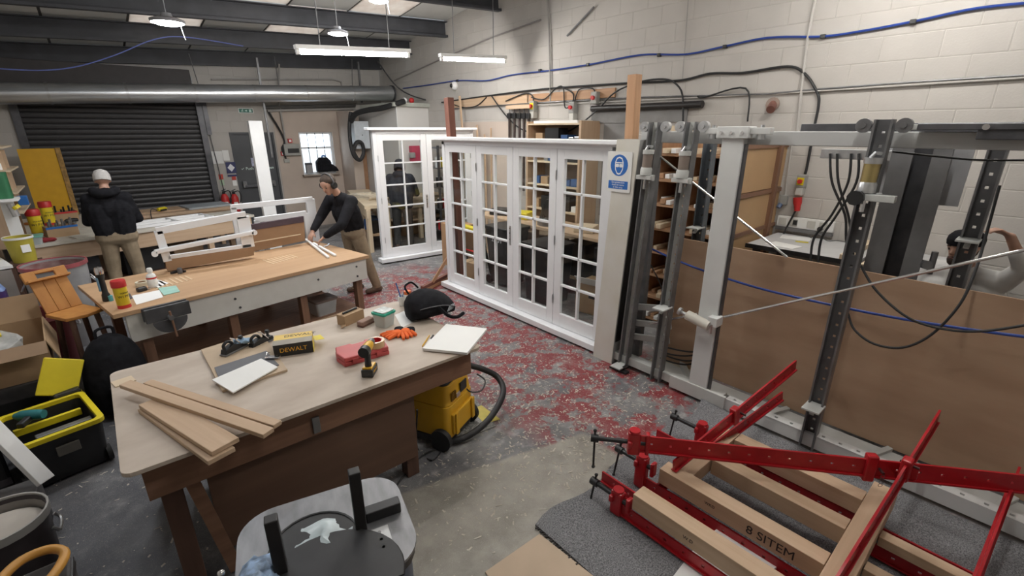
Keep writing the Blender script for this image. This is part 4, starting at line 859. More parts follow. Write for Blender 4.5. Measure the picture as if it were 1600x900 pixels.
# boards and white sashes standing along the far edge of that bench
yv = 6.05
def sash(label, bars, y, w_=.05, t_=.045, group='white window sashes on the assembly bench', mat=white):
    pts = [at(*bars[0][0], y=y)]; t = thing('window_sash', label, 'window frame', V((pts[0].x, y, 0)), 0, group)
    for pa, pb, ww in bars:
        p_ = at(*pa, y=y); q_ = V((p_.x, y, .001)) if pb == 'floor' else at(*pb, y=y)
        beam('sash_rail', p_, q_, t_, ww, mat, t, up=(1, 0, 0) if pb == 'floor' or abs(pa[0] - pb[0]) < abs(pa[1] - pb[1]) else (0, 0, 1))
    return t
s1 = sash('white primed sash with a moulded rail standing on the near part of the bench edge', [((244, 361), (384, 335), .075), ((247, 361), (262, 408), .075), ((379, 338), (388, 386), .13), ((262, 402), (392, 383), .04)], 6.08)
sash('large white sash standing behind the others on the bench edge', [((360, 324), (488, 311), .065), ((364, 324), 'floor', .065), ((484, 311), 'floor', .12)], 6.75)
sash('low white sash standing in front of the large white sash', [((398, 344), (478, 333), .065), ((401, 344), 'floor', .06), ((477, 333), 'floor', .06)], 6.66)
mr = thing('moulded_rail', 'white moulded rail with scrolled ends resting across the near sash', 'moulding', at(320, 385, y=6.03))
a, b = at(241, 394, y=6.032), at(397, 363, y=6.032); beam('rail', a, b, .05, .05, white, mr, bevel=.012); MB().cyl(b + V((0, -.025, .0)), b + V((0, .025, 0)), .03, seg=14).build('scroll', white, mr, w=True, smooth=True); MB().cyl(a + V((0, -.025, -.02)), a + V((0, .025, -.02)), .028, seg=14).build('scroll', white, mr, w=True, smooth=True)
def quadslab(name, label, cat, px, y, th, mat, parent=None, group=None):
    m = MB(); t = [at(*p, y=y) for p in px]; m.rings([t, [q + V((0, th, 0)) for q in t]])
    if parent: return m.build(name, mat, parent, w=True)
    return tag(m.build(name, mat), label, cat, group)
quadslab('brown_panel', 'low brown hardboard panel standing under the near white sash', 'board', [(258, 406), (396, 386), (397, 399), (262, 424)], 6.06, .08, M('hardboard', (.34, .205, .115), .65, var=.06))
bp_ = thing('backing_panel', 'taller brown hardboard panel with a dark plum top edge on the assembly bench', 'board', at(435, 385, y=6.45))
quadslab('panel', None, None, [(388, 360), (475, 346), (477, 376), (392, 394)], 6.45, .02, M('hardboard', (.34, .205, .115), .65, var=.06), bp_); quadslab('top_edge', None, None, [(386, 352), (474, 338), (475, 347), (388, 361)], 6.44, .04, M('plum', (.075, .05, .065), .6, var=.15), bp_)
beam('pale_lath', at(396, 379, y=6.40), at(470, 366, y=6.40), .012, .012, pine_pale('x'), label='thin pale lath lying along the taller brown panel', cat='lath')

# ================================================================== far bench A (man in beanie works at it)
f1 = thing('paint_bench', 'long far bench with pale top where the man in the beanie works', 'workbench', (-1.0, 8.66, 0), R(14))
MB().span(0, 3.1, 0, .85, .81, .85).build('bench_top', M('cream_top', (.62, .58, .50), .6, var=.05), f1, bevel=.003)
MB().span(.02, 3.05, .03, .06, .58, .809).build('front_apron', pine('x'), f1, bevel=.003)
for x in (.1, 1.2, 2.3, 2.95):
    for y in (.07, .75): MB().span(x, x + .08, y, y + .08, 0, .809).build('leg', pine('z'), f1)
MB().span(.15, 2.95, .2, .8, .12, .15).build('under_shelf', dark_wood('x'), f1); 
for x, w_, h_, c_ in ((1.4, .5, .40, black), (2.05, .45, .3, card_dark)): tag(MB().box(RM[f1] @ V((x, .45, .15 + h_ / 2 + .001)), (w_, .4, h_), R(14)).build('stored_box', c_, None, bevel=.01), ('black storage crate' if c_ is black else 'dark cardboard box') + ' on the shelf under the far paint bench', 'box')
F1 = lambda x, y, z=0: RM[f1] @ V((x, y, .85 + z))
sash2 = thing('painted_sash', 'white glazed sash lying flat on the far paint bench', 'window frame', F1(1.85, .40), R(14))
for a_, b_, w_ in (((-.62, -.24), (.62, -.24), .05), ((-.62, .24), (.62, .24), .05), ((-.62, 0), (.62, 0), .03), ((-.62, -.24), (-.62, .24), .05), ((.62, -.24), (.62, .24), .06), ((.1, -.24), (.1, .24), .03)): MB().bar((*a_, .03), (*b_, .03), w_, .04).build('sash_rail', white, sash2)
tag(MB().box(F1(1.25, .22, .065), (.09, .22, .003), R(-20)).build('grey_card', M('card_grey', (.33, .33, .36), .6)), 'grey card lying across the flat white sash', 'card')
tag(MB().box(F1(.85, .2, .006), (.45, .32, .01), R(18)).build('white_board', M('cream_board', (.70, .67, .58), .6)), 'cream board lying on the paint bench left of the man', 'board')
# far bench B by the shutter
f2 = thing('back_bench', 'low bench of plywood sheets in front of the roller shutter', 'workbench', (.2, 10.55, 0), R(6))
MB().span(0, 1.75, 0, .75, .80, .85).build('bench_top', pine('x'), f2); MB().span(.02, 1.7, .03, .06, .55, .80).build('front_apron', pine('x'), f2)
for x in (.06, 1.6):
    for y in (.08, .64): MB().span(x, x + .07, y, y + .07, 0, .80).build('leg', pine('z'), f2)
F2 = lambda x, y, z=0: RM[f2] @ V((x, y, .85 + z))
tag(MB().box(F2(.55, .45, .012), (.85, .5, .02), R(8)).build('plywood_offcut', pine('x')), 'plywood offcut on the back bench by the shutter', 'board')
gs = MB(); gs.box(F2(1.38, .40, .02), (.75, .55, .035), R(10)); tag(gs.build('grey_sheet', M('sheet_grey', (.36, .40, .43), .5, var=.06)), 'pale grey sheet lying on the right of the back bench', 'board')
yt = thing('yellow_sander', 'small yellow and black power tool lying on the back bench', 'tool', F2(.62, .2, .025), .6); MB().lathe([(.03, -.08), (.035, -.04), (.035, .06), (.02, .09)], (0, 0, .037), 12, (1, 0, 0)).build('tool_body', lemon, yt, smooth=True); MB().box((.0, -.03, .02), (.12, .03, .03)).build('handle', black, yt, bevel=.006)
hose('tool_lead', 'black lead hanging from the yellow tool on the back bench', [F2(.55, .2, .04), F2(.45, .1, .09), F2(.40, -.02, .03), F2(.39, -.04, -.15)], .007, black_rub, 'cable')

# ================================================================== shelves, board and clutter on the left
su = thing('pine_shelf_unit', 'tall pine shelf unit with cubby shelves at the left edge', 'shelf', (-1.1, 9.0, 0))
MB().span(-1.26, -1.22, 8.6, 9.75, .86, 2.12).build('back_panel', pine('z'), su, w=True)
MB().span(-1.22, -.94, 8.60, 8.64, .86, 2.10).build('side_panel', pine('z'), su, w=True); MB().span(-1.22, -.94, 9.72, 9.75, .86, 2.10).build('side_panel', pine('z'), su, w=True)
for z in (2.10, 1.82, 1.55, 1.30): MB().span(-1.24, -.80, 8.64, 9.72, z - .02, z).build('shelf', pine_pale('y'), su, w=True)
for y in (8.95, 9.3):
    for z in (1.82, 1.55, 1.30): MB().span(-1.2, -.85, y, y + .02, z, z + .23).build('divider', pine('z'), su, w=True)
for i, (y, z, w_) in enumerate(((8.8, 1.82, .2), (9.1, 1.55, .14), (9.45, 1.30, .18))): tag(MB().box((-1.0, y, z + .045), (.22, w_, .08), .3).build('paper_stack', paper, None, bevel=.004), ('white papers on the top shelf of the pine unit', 'white packet on the middle shelf of the pine unit', 'white packets on the lowest shelf of the pine unit')[i], 'papers')
tag(MB().span(-.90, -.44, 11.44, 11.48, .86, 2.0).build('yellow_board', M('board_yellow', (.66, .36, .015), .5, var=.05)), 'bright yellow board standing behind the paint bench clutter', 'board')
tag(MB().span(-.435, -.37, 11.42, 11.46, .86, 2.01).build('worn_strip', M('worn_strip', (.34, .20, .06), .7, var=.4, scale=20)), 'scuffed timber strip beside the yellow board', 'board')
lb = thing('side_counter', 'white counter on the left carrying the paint clutter', 'counter', (-.9, 8.0, 0))
MB().bar((-1.30, 8.6, .84), (-1.02, 7.5, .84), .20, .03).build('counter_top', primer, lb, w=True); MB().bar((-1.30, 8.6, .6), (-1.02, 7.5, .6), .16, .42).build('counter_side', M('conc_side', (.28, .25, .23), .8), lb, w=True)
for x, y in ((-1.25, 8.5), (-1.04, 7.6)): MB().span(x - .04, x + .04, y - .04, y + .04, 0, .39).build('leg', dark_wood('z'), lb, w=True)
lc = thing('corner_counter', 'cream counter in the far left corner carrying tools and cartons', 'counter', (-.7, 10.6, 0)); MB().span(-1.35, -.12, 9.78, 11.55, .81, .85).build('counter_top', M('cream_top', (.62, .58, .50), .6, var=.05), lc, w=True)
for x, y in ((-1.3, 9.85), (-.2, 9.85), (-1.3, 11.45), (-.2, 11.45)): MB().span(x - .04, x + .04, y - .04, y + .04, 0, .81).build('leg', pine('z'), lc, w=True)
CL = lambda px, py: at(px, py, z=.851)
wipes_tub('yellow wipes tub with red lid behind the tool cartons on the paint bench', CL(80, 352), 1.55, R(15)); wipes_tub('yellow wipes tub with red lid nearest the green-lidded tub', CL(62, 368), 1.55, R(15))
def jarbox(label, p, rz, band, n, col_):
    t = thing('tool_carton', label, 'box', p, rz, 'cartons of hand tools on the paint bench'); 
    MB().span(-.17, .17, -.10, -.09, 0, .15).span(-.17, .17, .09, .10, 0, .15).span(-.17, -.16, -.09, .09, 0, .15).span(.16, .17, -.09, .09, 0, .15).span(-.16, .16, -.09, .09, 0, .01).build('carton', card, t)
    MB().span(-.172, .172, -.103, -.1005, .12, .15).build('coloured_rim', band, t)
    for k in range(n): x = -.13 + .26 * k / (n - 1); MB().cyl((x, -.05 + .09 * (k % 2), .015), (x + .01, -.05 + .09 * (k % 2), .22 + .03 * math.sin(k * 2.1)), .014, seg=8).build('tool_handle', col_, t, smooth=True)
    return t
jarbox('carton with blue rim full of steel tools on the paint bench', CL(98, 368), R(14), blue, 8, M('tool_grey', (.22, .21, .20), .4, .5)); jarbox('carton with red rim full of dark bottles on the paint bench', CL(101, 344), R(14), red, 6, black)
sbt = thing('spray_bottle', 'small clear spray bottle with red label by the yellow board', 'bottle', CL(92, 337)); MB().lathe([(.05, 0), (.05, .24), (.02, .29), (.02, .33)], (0, 0, 0), 14).build('bottle_body', M('frosted', (.52, .55, .52), .3, var=.06), sbt, smooth=True); MB().lathe([(.052, .13), (.052, .22)], (0, 0, 0), 14).build('label', red, sbt); MB().lathe([(.024, .33), (.024, .38), (.001, .381)], (0, 0, 0), 10).build('cap', black, sbt)
mg = thing('blue_mug', 'blue mug standing on the paint bench in front of the cartons', 'mug', CL(87, 369)); MB().rings([[V((r * math.cos(i * .393), r * math.sin(i * .393), z)) for i in range(16)] for r, z in ((.045, 0), (.05, .10), (.045, .10), (.04, .01))]).build('mug_body', M('mug_blue', (.06, .28, .42), .3), mg, smooth=True); MB().tube([(.048, 0, .08), (.08, 0, .07), (.08, 0, .035), (.047, 0, .025)], .007, 6, 4).build('handle', M('mug_blue', (.06, .28, .42), .3), mg, smooth=True)
gt = thing('green_lid_tub', 'clear tub with mint green lid at the front of the paint clutter', 'tub', CL(48, 382)); rbox(MB(), .24, .18, 0, .10, .03, (0, 0), .27, .21).build('tub_body', clear_pl, gt, smooth=True); rbox(MB(), .29, .23, .101, .12, .03).build('lid', M('mint_lid', (.22, .55, .42), .4), gt, smooth=True)
rb = thing('red_rag', 'crumpled dark red rag on the paint bench front', 'rag', CL(74, 378)); MB().sph((0, 0, .03), .075, (1.3, .8, .42), 14, 8).wobble(.02, 18).build('rag', M('rag_red', (.32, .03, .04), .8, var=.2), rb, smooth=True)
yb = thing('yellow_bucket', 'tall yellow-green bucket with white rim on the left', 'bucket', at(40, 408, y=8.0)); MB().rings([[V((r * math.cos(i * .3142), r * math.sin(i * .3142), z)) for i in range(20)] for r, z in ((.105, 0), (.13, .30), (.122, .30), (.10, .01))]).build('bucket_body', M('bucket_olive', (.45, .38, .05), .45, var=.06), yb, smooth=True); MB().rings([[V((r * math.cos(i * .3142), r * math.sin(i * .3142), z)) for i in range(20)] for r, z in ((.131, .28), (.137, .28), (.137, .305), (.131, .305))], False, True).build('rim', white_plastic, yb, smooth=True); MB().box((.05, -.108, .17), (.08, .012, .09), .42).build('paper_label', paper, yb)
st_ = thing('bucket_stand', 'dark timber stand under the yellow-green bucket', 'stand', (yb.location.x, yb.location.y, 0)); zz = yb.location.z - .002; MB().span(-.14, .14, -.12, .12, zz - .03, zz).build('stand_top', dark_wood('x'), st_); [MB().span(sx_ * .11 - .02, sx_ * .11 + .02, sy_ * .09 - .02, sy_ * .09 + .02, 0, zz - .03).build('leg', dark_wood('z'), st_) for sx_ in (-1, 1) for sy_ in (-1, 1)]
for i, (px, py, s, mt_, lab) in enumerate(((70, 350, .10, black, 'black spray gun'), (55, 345, .07, M('pad_dark', (.08, .07, .08), .8, var=.3), 'dark sanding pad'), (64, 344, .09, black, 'black tape gun'), (45, 352, .06, M('tool_orange', (.45, .16, .03), .4), 'orange-handled knife'), (112, 348, .09, black, 'black drill'), (116, 352, .07, mid_steel, 'grey metal clamp'))):
    q = CL(px, py); o = thing('hand_tool', lab + ' among the clutter left of the man in the beanie', 'tool', q, i * .9, 'hand tools in the paint clutter'); MB().lathe([(s * .3, -s), (s * .4, -s * .3), (s * .4, s * .6), (s * .15, s)], (0, 0, s * .42), 12, (1, 0, 0)).build('body', mt_, o, smooth=True); MB().bar((-s * .3, 0, s * .4), (-s * .7, -s * 1.2, s * .2), s * .35, s * .3).build('grip', mt_, o, bevel=.006)
cg = thing('caulk_rack', 'white panel with sealant gun and blue box on the left wall side', 'rack', at(20, 350, y=8.4)); q = at(20, 345, y=8.4)
MB().box(q, (.12, .03, .5)).build('rack_panel', primer, cg, w=True); MB().box(at(36, 313, y=8.9), (.10, .08, .12)).build('blue_box', blue, cg, w=True, bevel=.006); MB().cyl(at(15, 318, y=8.3), at(26, 338, y=8.3), .035, seg=12).build('sealant_tube', zinc, cg, w=True, smooth=True); MB().cyl(at(22, 322, y=8.3), at(27, 326, y=8.3), .045, seg=12).build('yellow_cap', lemon, cg, w=True)
gd = thing('green_drum', 'green plastic canister at the left edge by the pine shelf', 'canister', at(3, 310, y=8.2)); rbox(MB(), .20, .20, 0, .30, .05).build('canister_body', M('canister_green', (.03, .16, .07), .45), gd, smooth=True); MB().lathe([(.04, .30), (.04, .34), (.001, .341)], (0, 0, 0), 12).build('cap', black, gd)
MBs = thing('canister_shelf', 'small white wall shelf under the green canister', 'shelf', (gd.location.x, gd.location.y, gd.location.z - .03)); MB().span(-.2, .14, -.14, .14, 0, .028).build('shelf_board', primer, MBs); MB().span(-.2, -.18, -.12, .12, -.12, -.001).build('bracket', zinc, MBs)

# round dustbins
def drum(label, p, r, h, body, rim, inside, rz=0, handle=True, fill=None):
    t = thing('dustbin', label, 'bin', p, rz)
    MB().rings([[V((q * math.cos(i * .2618), q * math.sin(i * .2618), z)) for i in range(24)] for q, z in ((r * .84, 0), (r, h), (r * .96, h), (r * .82, .02))]).build('bin_body', body, t, smooth=True)
    MB().rings([[V((q * math.cos(i * .2618), q * math.sin(i * .2618), z)) for i in range(24)] for q, z in ((r * .99, h - .03), (r * 1.04, h - .03), (r * 1.04, h + .012), (r * .99, h + .012))], False, True).build('rim', rim, t, smooth=True)
    MB().rings([[V((q * math.cos(i * .2618), q * math.sin(i * .2618), z)) for i in range(24)] for q, z in ((r * .83, .022), (r * .955, h - .02), (r * .945, h - .02), (r * .82, .024))], False, True).build('lining', inside, t, smooth=True)
    if fill: MB().lathe([(.001, h * .55), (r * .6, h * .56), (r * .88, h * .5)], (0, 0, 0), 20).build('contents', fill, t, smooth=True)
    if handle:
        for s in (-1, 1): MB().tube([(s * r * .98, -.06, h * .8), (s * r * 1.1, -.05, h * .74), (s * r * 1.1, .05, h * .74), (s * r * .98, .06, h * .8)], .008, 6, 4).build('handle', zinc, t, smooth=True)
    return t
drum('big grey plastic dustbin splashed with red paint inside and round its rim', (-.55, 6.95, 0), .27, .93, M('bin_grey', (.36, .36, .36), .5, c2=(.25, .25, .26), scale=5), M('bin_rim_red', (.45, .10, .12), .45, c2=(.24, .07, .07), scale=8), M('inside_red', (.16, .035, .032), .6, c2=(.34, .25, .24), scale=9))
drum('dark red bucket half hidden behind the open cardboard box', (-.70, 6.15, 0), .24, .62, M('bucket_red', (.13, .02, .022), .5), M('bucket_rim', (.30, .10, .10), .5), M('bucket_red', (.13, .02, .022), .5))
drum('steel drum with pale sawdust top in the bottom left corner', (-.71, 2.95, 0), .18, .52, M('drum_dark', (.055, .045, .048), .45, .3, var=.2), M('drum_rim', (.45, .44, .42), .4, .3), M('drum_in', (.3, .28, .26), .6), fill=M('sawdust', (.50, .46, .41), .9, var=.08))
dlid = bpy.data.objects.get('contents')
if dlid: dlid.location.z = .20
# white bucket lid on black bin beside bench
lk = drum('low black tub with a white dished lid beside the front workbench', (.03, 4.55, 0), .155, .36, black, white_plastic, white_plastic, handle=False, fill=white_plastic)
for ch in lk.children:
    if ch.name.startswith('contents'): ch.location.z = .14
# open cardboard box on a dark crate
cx = thing('open_cardboard_box', 'large open cardboard box with raised flaps at the left edge', 'box', (-.90, 5.30, .42), R(4))
W2, D2, H2 = .30, .36, .30
MB().span(-W2, W2, -D2, D2, 0, .008).span(-W2, W2, -D2, -D2 + .008, .008, H2).span(-W2, W2, D2 - .008, D2, .008, H2).span(-W2, -W2 + .008, -D2 + .008, D2 - .008, .008, H2).span(W2 - .008, W2, -D2 + .008, D2 - .008, .008, H2).build('box_body', card, cx)
MB().bar((0, D2, H2), (0, D2 + .10, H2 + .20), W2 * 2, .006, (0, -1, 1)).build('flap', card, cx); MB().bar((0, -D2, H2), (0, -D2 - .19, H2 - .04), W2 * 2, .006).build('flap', card_dark, cx); MB().bar((W2, 0, H2), (W2 + .05, 0, H2 - .17), D2 * 2, .006).build('flap', card, cx)
m = MB(); m.sph((-.05, 0, .22), .2, (1, 1.2, .5), 14, 9).wobble(.07, 7); m.build('plastic_wrap', M('wrap', (.45, .45, .43), .3, var=.3, scale=12), cx, smooth=True); MB().tube([(-.15, .1, .30), (-.08, .14, .36), (0, .08, .33), (.02, .0, .30)], .035, 8, 4).build('yellow_bottle', lemon, cx, smooth=True)
dcx = thing('dark_crate', 'dark dusty crate under the open cardboard box', 'crate', (-.90, 5.30, 0), R(4)); MB().span(-.31, .33, -.38, .38, 0, .418).build('crate_body', M('crate_dark', (.035, .033, .035), .7, c2=(.09, .085, .085), scale=8), dcx, bevel=.01); MB().span(-.29, .31, -.386, -.3805, .1, .3).build('front_rib', black, dcx)
wbx = thing('white_cabinet', 'pale open-topped timber box behind the cardboard box at the left edge', 'box', (-1.05, 6.75, 0))
MB().span(-.16, .16, -.26, .26, .02, .62).build('carcass', M('box_pale', (.50, .40, .33), .6), wbx, bevel=.004); MB().span(-.15, .15, -.265, -.2605, .05, .60).build('front_panel', M('box_pale', (.50, .40, .33), .6), wbx); MB().span(-.14, .14, -.22, .22, 0, .02).build('plinth', dark_wood('x'), wbx)
cn = thing('blue_jug', 'blue and purple chemical jug standing on the pale box', 'jug', (-1.03, 6.70, .62)); rbox(MB(), .20, .16, 0, .16, .03).build('lower_body', M('jug_purple', (.06, .03, .14), .4), cn, smooth=True); rbox(MB(), .20, .16, .161, .26, .03, (0, 0), .12, .1).build('upper_body', M('jug_blue', (.22, .32, .58), .4), cn, smooth=True); MB().lathe([(.03, .26), (.03, .30), (.001, .301)], (0, 0, 0), 12).build('cap', blue, cn)
# wooden chair
ch = thing('wooden_chair', 'small orange-brown wooden chair with handle hole in its back', 'chair', (-.38, 5.36, 0), R(-62))
ow = wood('orange_wood', (.52, .24, .055), (.40, .16, .035), 'z', 16); SZ = .80
m = MB(); m.prism([(-.17, -.14), (.12, -.14), (.16, .0), (.12, .14), (-.17, .14)], SZ - .03, SZ); m.build('seat', ow, ch, bevel=.006)
bk = Matrix.Translation((-.16, 0, SZ)) @ Matrix.Rotation(R(-24), 4, 'Y')
for k in range(3): m = MB(); m.box((0, -.088 + k * .088, .14), (.018, .086, .28)); m.bm.transform(bk); m.build('back_slat', ow, ch, bevel=.003)
m = MB(); m.box((0, -.11, .33), (.03, .09, .10)).box((0, .11, .33), (.03, .09, .10)).box((0, 0, .365), (.03, .14, .03)).box((0, 0, .295), (.03, .14, .03)); m.bm.transform(bk); m.build('crest_rail', ow, ch, bevel=.006)
m = MB(); m.box((.035, 0, .29), (.04, .30, .02)); m.bm.transform(bk); m.build('ledge', ow, ch, bevel=.004)
for sx_, sy_ in ((-1, -1), (-1, 1), (1, -1), (1, 1)): MB().tube([(sx_ * .10, sy_ * .09, SZ - .03), (sx_ * .15, sy_ * .13, 0)], [.022, .018], 10).build('leg', dark_wood('z'), ch, smooth=True)
# black rucksack on floor
rk = thing('floor_rucksack', 'large black rucksack slumped on the floor between the benches', 'bag', (-.22, 4.84, 0), .3)
m = MB(); m.rings([[V((r * sx_ * math.cos(R(a_)), r * .75 * math.sin(R(a_)), z)) for a_ in range(0, 360, 24)] for r, sx_, z in ((.17, 1.1, 0), (.21, 1.1, .15), (.21, 1.1, .40), (.18, 1.05, .58), (.11, 1, .68), (.03, 1, .71))]); m.wobble(.02, 9).build('bag_body', black_cloth, rk, sub=1, smooth=True)
MB().span(-.12, .12, -.19, -.155, .08, .32).build('front_pocket', black_cloth, rk, bevel=.03); MB().tube([(-.06, 0, .68), (-.05, 0, .76), (.05, 0, .76), (.06, 0, .68)], .012, 6, 4).build('carry_loop', black_cloth, rk, smooth=True)
# yellow and black tool boxes
tx = thing('open_tool_box', 'open black tool tote with yellow rim and yellow lid on the floor', 'tool box', (-.61, 4.28, 0), R(12))
m = MB(); m.rings([[V((x, y, z)) for x, y in rrect(w_, d_, .04)] for w_, d_, z in ((.42, .50, .02), (.46, .56, .34), (.42, .52, .34), (.38, .46, .05))]); m.build('box_body', black, tx, smooth=True)
m = MB(); o1 = rrect(.49, .59, .05); i1 = rrect(.42, .52, .035); m.rings([[V((x, y, z)) for x, y in q] for q, z in ((i1, .342), (o1, .342), (o1, .375), (i1, .375))], False, True); m.build('yellow_rim', lemon, tx, bevel=.003)
MB().bar((.10, .33, .38), (.22, .42, .62), .24, .02, (.2, -1, .35)).build('lid', lemon, tx, bevel=.008); MB().box((.0, .1, .30), (.36, .03, .05)).build('tray_divider', lemon, tx, bevel=.004); MB().box((.05, -.08, .29), (.30, .06, .04)).build('tray_tools', mid_steel, tx, bevel=.006)
MB().box((.02, -.285, .24), (.12, .02, .07), 0).build('catch', M('catch_grey', (.16, .15, .13), .5), tx, bevel=.004)
for s in (-1, 1): MB().cyl((s * .20, -.22, .06), (s * .23, -.22, .06), .06, seg=16).build('wheel', black_rub, tx, smooth=True)
tw = thing('black_tool_case', 'black tool case with red handle and chrome tools on top, left edge', 'tool box', (-1.03, 4.36, 0), R(12))
MB().span(-.16, .13, -.26, .30, 0, .48).build('case_body', black, tw, bevel=.02); MB().tube([(-.06, .26, .48), (-.06, .24, .56), (-.06, .05, .57), (-.06, .02, .48)], .022, 8, 3).build('handle', red, tw, smooth=True); MB().span(-.155, .125, -.262, -.2605, .05, .10).build('base_trim', M('pad_dark', (.08, .07, .08), .8, var=.3), tw)
nl = thing('nail_gun', 'chrome and black nail gun lying on the black tool case', 'tool', (-1.02, 4.25, .482), .9); MB().lathe([(.05, -.12), (.06, -.09), (.06, .06), (.035, .12)], (0, 0, .061), 16, (1, 0, 0)).build('cylinder', chrome, nl, smooth=True); MB().bar((.02, .03, .05), (.0, .24, .04), .05, .05).build('grip', black, nl, bevel=.01); MB().cyl((-.16, 0, .05), (-.12, 0, .06), .04, seg=14).build('blue_end', blue, nl)
td = thing('teal_drill', 'teal and black drill lying on the tool boxes', 'drill', (-.70, 4.36, .36), 2.6); MB().lathe([(.03, -.08), (.036, -.05), (.036, .06), (.02, .10)], (0, 0, .038), 14, (1, 0, 0)).build('body', M('drill_teal', (.02, .16, .18), .4), td, smooth=True); MB().bar((0, 0, .03), (-.02, .13, .03), .04, .04).build('grip', black, td, bevel=.008)
tall = thing('small_tool_case', 'upright black and yellow case standing behind the open tool tote', 'tool box', (-.55, 4.76, 0), R(12)); MB().span(-.08, .08, -.17, .17, 0, .40).build('case_body', black, tall, bevel=.015); MB().span(.0805, .086, -.14, -.10, .05, .36).build('yellow_strip', lemon, tall); MB().span(-.09, .09, -.18, .18, .19, .205).build('seam', M('pad_dark', (.08, .07, .08), .8, var=.3), tall)
_pb = at(72, 752, y=3.52); beam('white_plank', at(-40, 640, y=3.75), _pb, .08, .04, primer, label='white painted plank leaning at the left edge of the photo', cat='plank')
pb_ = thing('plank_support', 'dark crate at the left edge under the white plank', 'crate', (-.82, 3.55, 0)); MB().span(-.22, .17, -.13, .12, 0, _pb.z - .035).build('crate_body', M('crate_dark', (.035, .033, .035), .7), pb_, bevel=.008); MB().span(-.21, .16, -.137, -.131, .02, .14).build('rib', black, pb_)
sw = thing('hand_saw', 'hand saw with orange wooden handle in the bottom left corner', 'saw', (-.46, 2.02, 0), R(65)); SH = .84
MB().span(-.16, .16, -.16, .16, 0, SH - .002).build('box_under', M('crate_dark', (.035, .033, .035), .7), sw, bevel=.01) if False else None
og = M('saw_orange', (.55, .27, .05), .45, var=.1)
# saw lies across the drum: outer bow, grip and horn of the handle
SQ = Matrix.Translation((0, 0, SH)) @ Matrix.Rotation(R(8), 4, 'X')
def hz(pts, r, nm, mat):
    m = MB(); m.tube(pts, r, 10, 4); m.bm.transform(SQ); return m.build(nm, mat, sw, smooth=True)
hz([(-.10, .06, 0), (-.02, .075, 0), (.06, .06, 0), (.10, .0, 0), (.07, -.06, 0), (-.03, -.07, 0), (-.11, -.04, 0)], .016, 'bow', og); hz([(-.05, .07, 0), (-.035, .02, .0), (-.05, -.02, 0), (-.06, -.06, 0)], .017, 'grip', og)
m = MB(); m.prism([(-.10, .075), (-.10, -.06), (-.55, -.05), (-.55, .02)], -.0008, .0008, SQ); m.build('blade', zinc, sw)
sb_ = thing('saw_crate', 'dark plastic crate in the bottom left corner under the saw', 'crate', (-.62, 1.90, 0)); MB().span(-.36, .30, -.3, .28, 0, .72).build('crate_body', M('crate_dark', (.035, .033, .035), .7), sb_, bevel=.01) if False else MB().span(-.10, .25, -.2, .2, 0, .79).build('crate_body', M('crate_dark', (.035, .033, .035), .7), sb_, bevel=.01)
MB().span(-.105, .255, -.205, .205, .74, .78).build('rim', black, sb_, bevel=.006)

# ================================================================== carpet, timber frame in clamps
slab('plywood_offcut', 'pale plywood offcut lying on the concrete in front of the carpet', 'board', [(758, 893), (843, 834), (960, 925), (840, 1010)], .001, .012, M('ply_floor', (.56, .43, .31), .65, var=.06, scale=5))
cpm = M('carpet', (.30, .30, .31), .95, c2=(.07, .07, .074), scale=150, contrast=1.1, bump=.5, detail=2)
cp = thing('carpet', 'speckled grey carpet offcut spread on the floor under the red clamps', 'carpet', (2.6, .3, 0))
m = MB(); nx, ny = 24, 26; gv_ = [[None] * (ny + 1) for _ in range(nx + 1)]
for i in range(nx + 1):
    for j in range(ny + 1):
        x = 1.58 + 2.03 * i / nx; y = 1.60 - 2.5 * j / ny
        if j == 0: y += .03 * math.sin(i * .8)
        lift = .05 * max(0, (x - 3.42) / .2) * max(0, (y - 1.1) / .5)
        gv_[i][j] = (x, y, .014 + .003 * math.sin(i * 1.3 + j) + lift)
top_ = [[m.bm.verts.new(V(p)) for p in r] for r in gv_]; bot_ = [[m.bm.verts.new(V((p[0], p[1], max(.001, p[2] - .013)))) for p in r] for r in gv_]
for i in range(nx):
    for j in range(ny): m.bm.faces.new((top_[i][j], top_[i + 1][j], top_[i + 1][j + 1], top_[i][j + 1])); m.bm.faces.new((bot_[i][j], bot_[i][j + 1], bot_[i + 1][j + 1], bot_[i + 1][j]))
for i in range(nx): m.bm.faces.new((top_[i][0], bot_[i][0], bot_[i + 1][0], top_[i + 1][0])); m.bm.faces.new((top_[i][ny], top_[i + 1][ny], bot_[i + 1][ny], bot_[i][ny]))
for j in range(ny): m.bm.faces.new((top_[0][j], top_[0][j + 1], bot_[0][j + 1], bot_[0][j])); m.bm.faces.new((top_[nx][j], bot_[nx][j], bot_[nx][j + 1], top_[nx][j + 1]))
m.build('pile', cpm, cp, w=True, smooth=True)
m = MB()
for k in range(150):
    y = 1.58 - 2.4 * k / 150; m.bar((1.585, y, .008), (1.568 - .012 * random.random(), y + random.uniform(-.01, .01), .012 * random.random() + .002), .008, .006)
m.build('frayed_edge', M('fray', (.05, .045, .045), .95, var=.5), cp, w=True, kind='stuff')

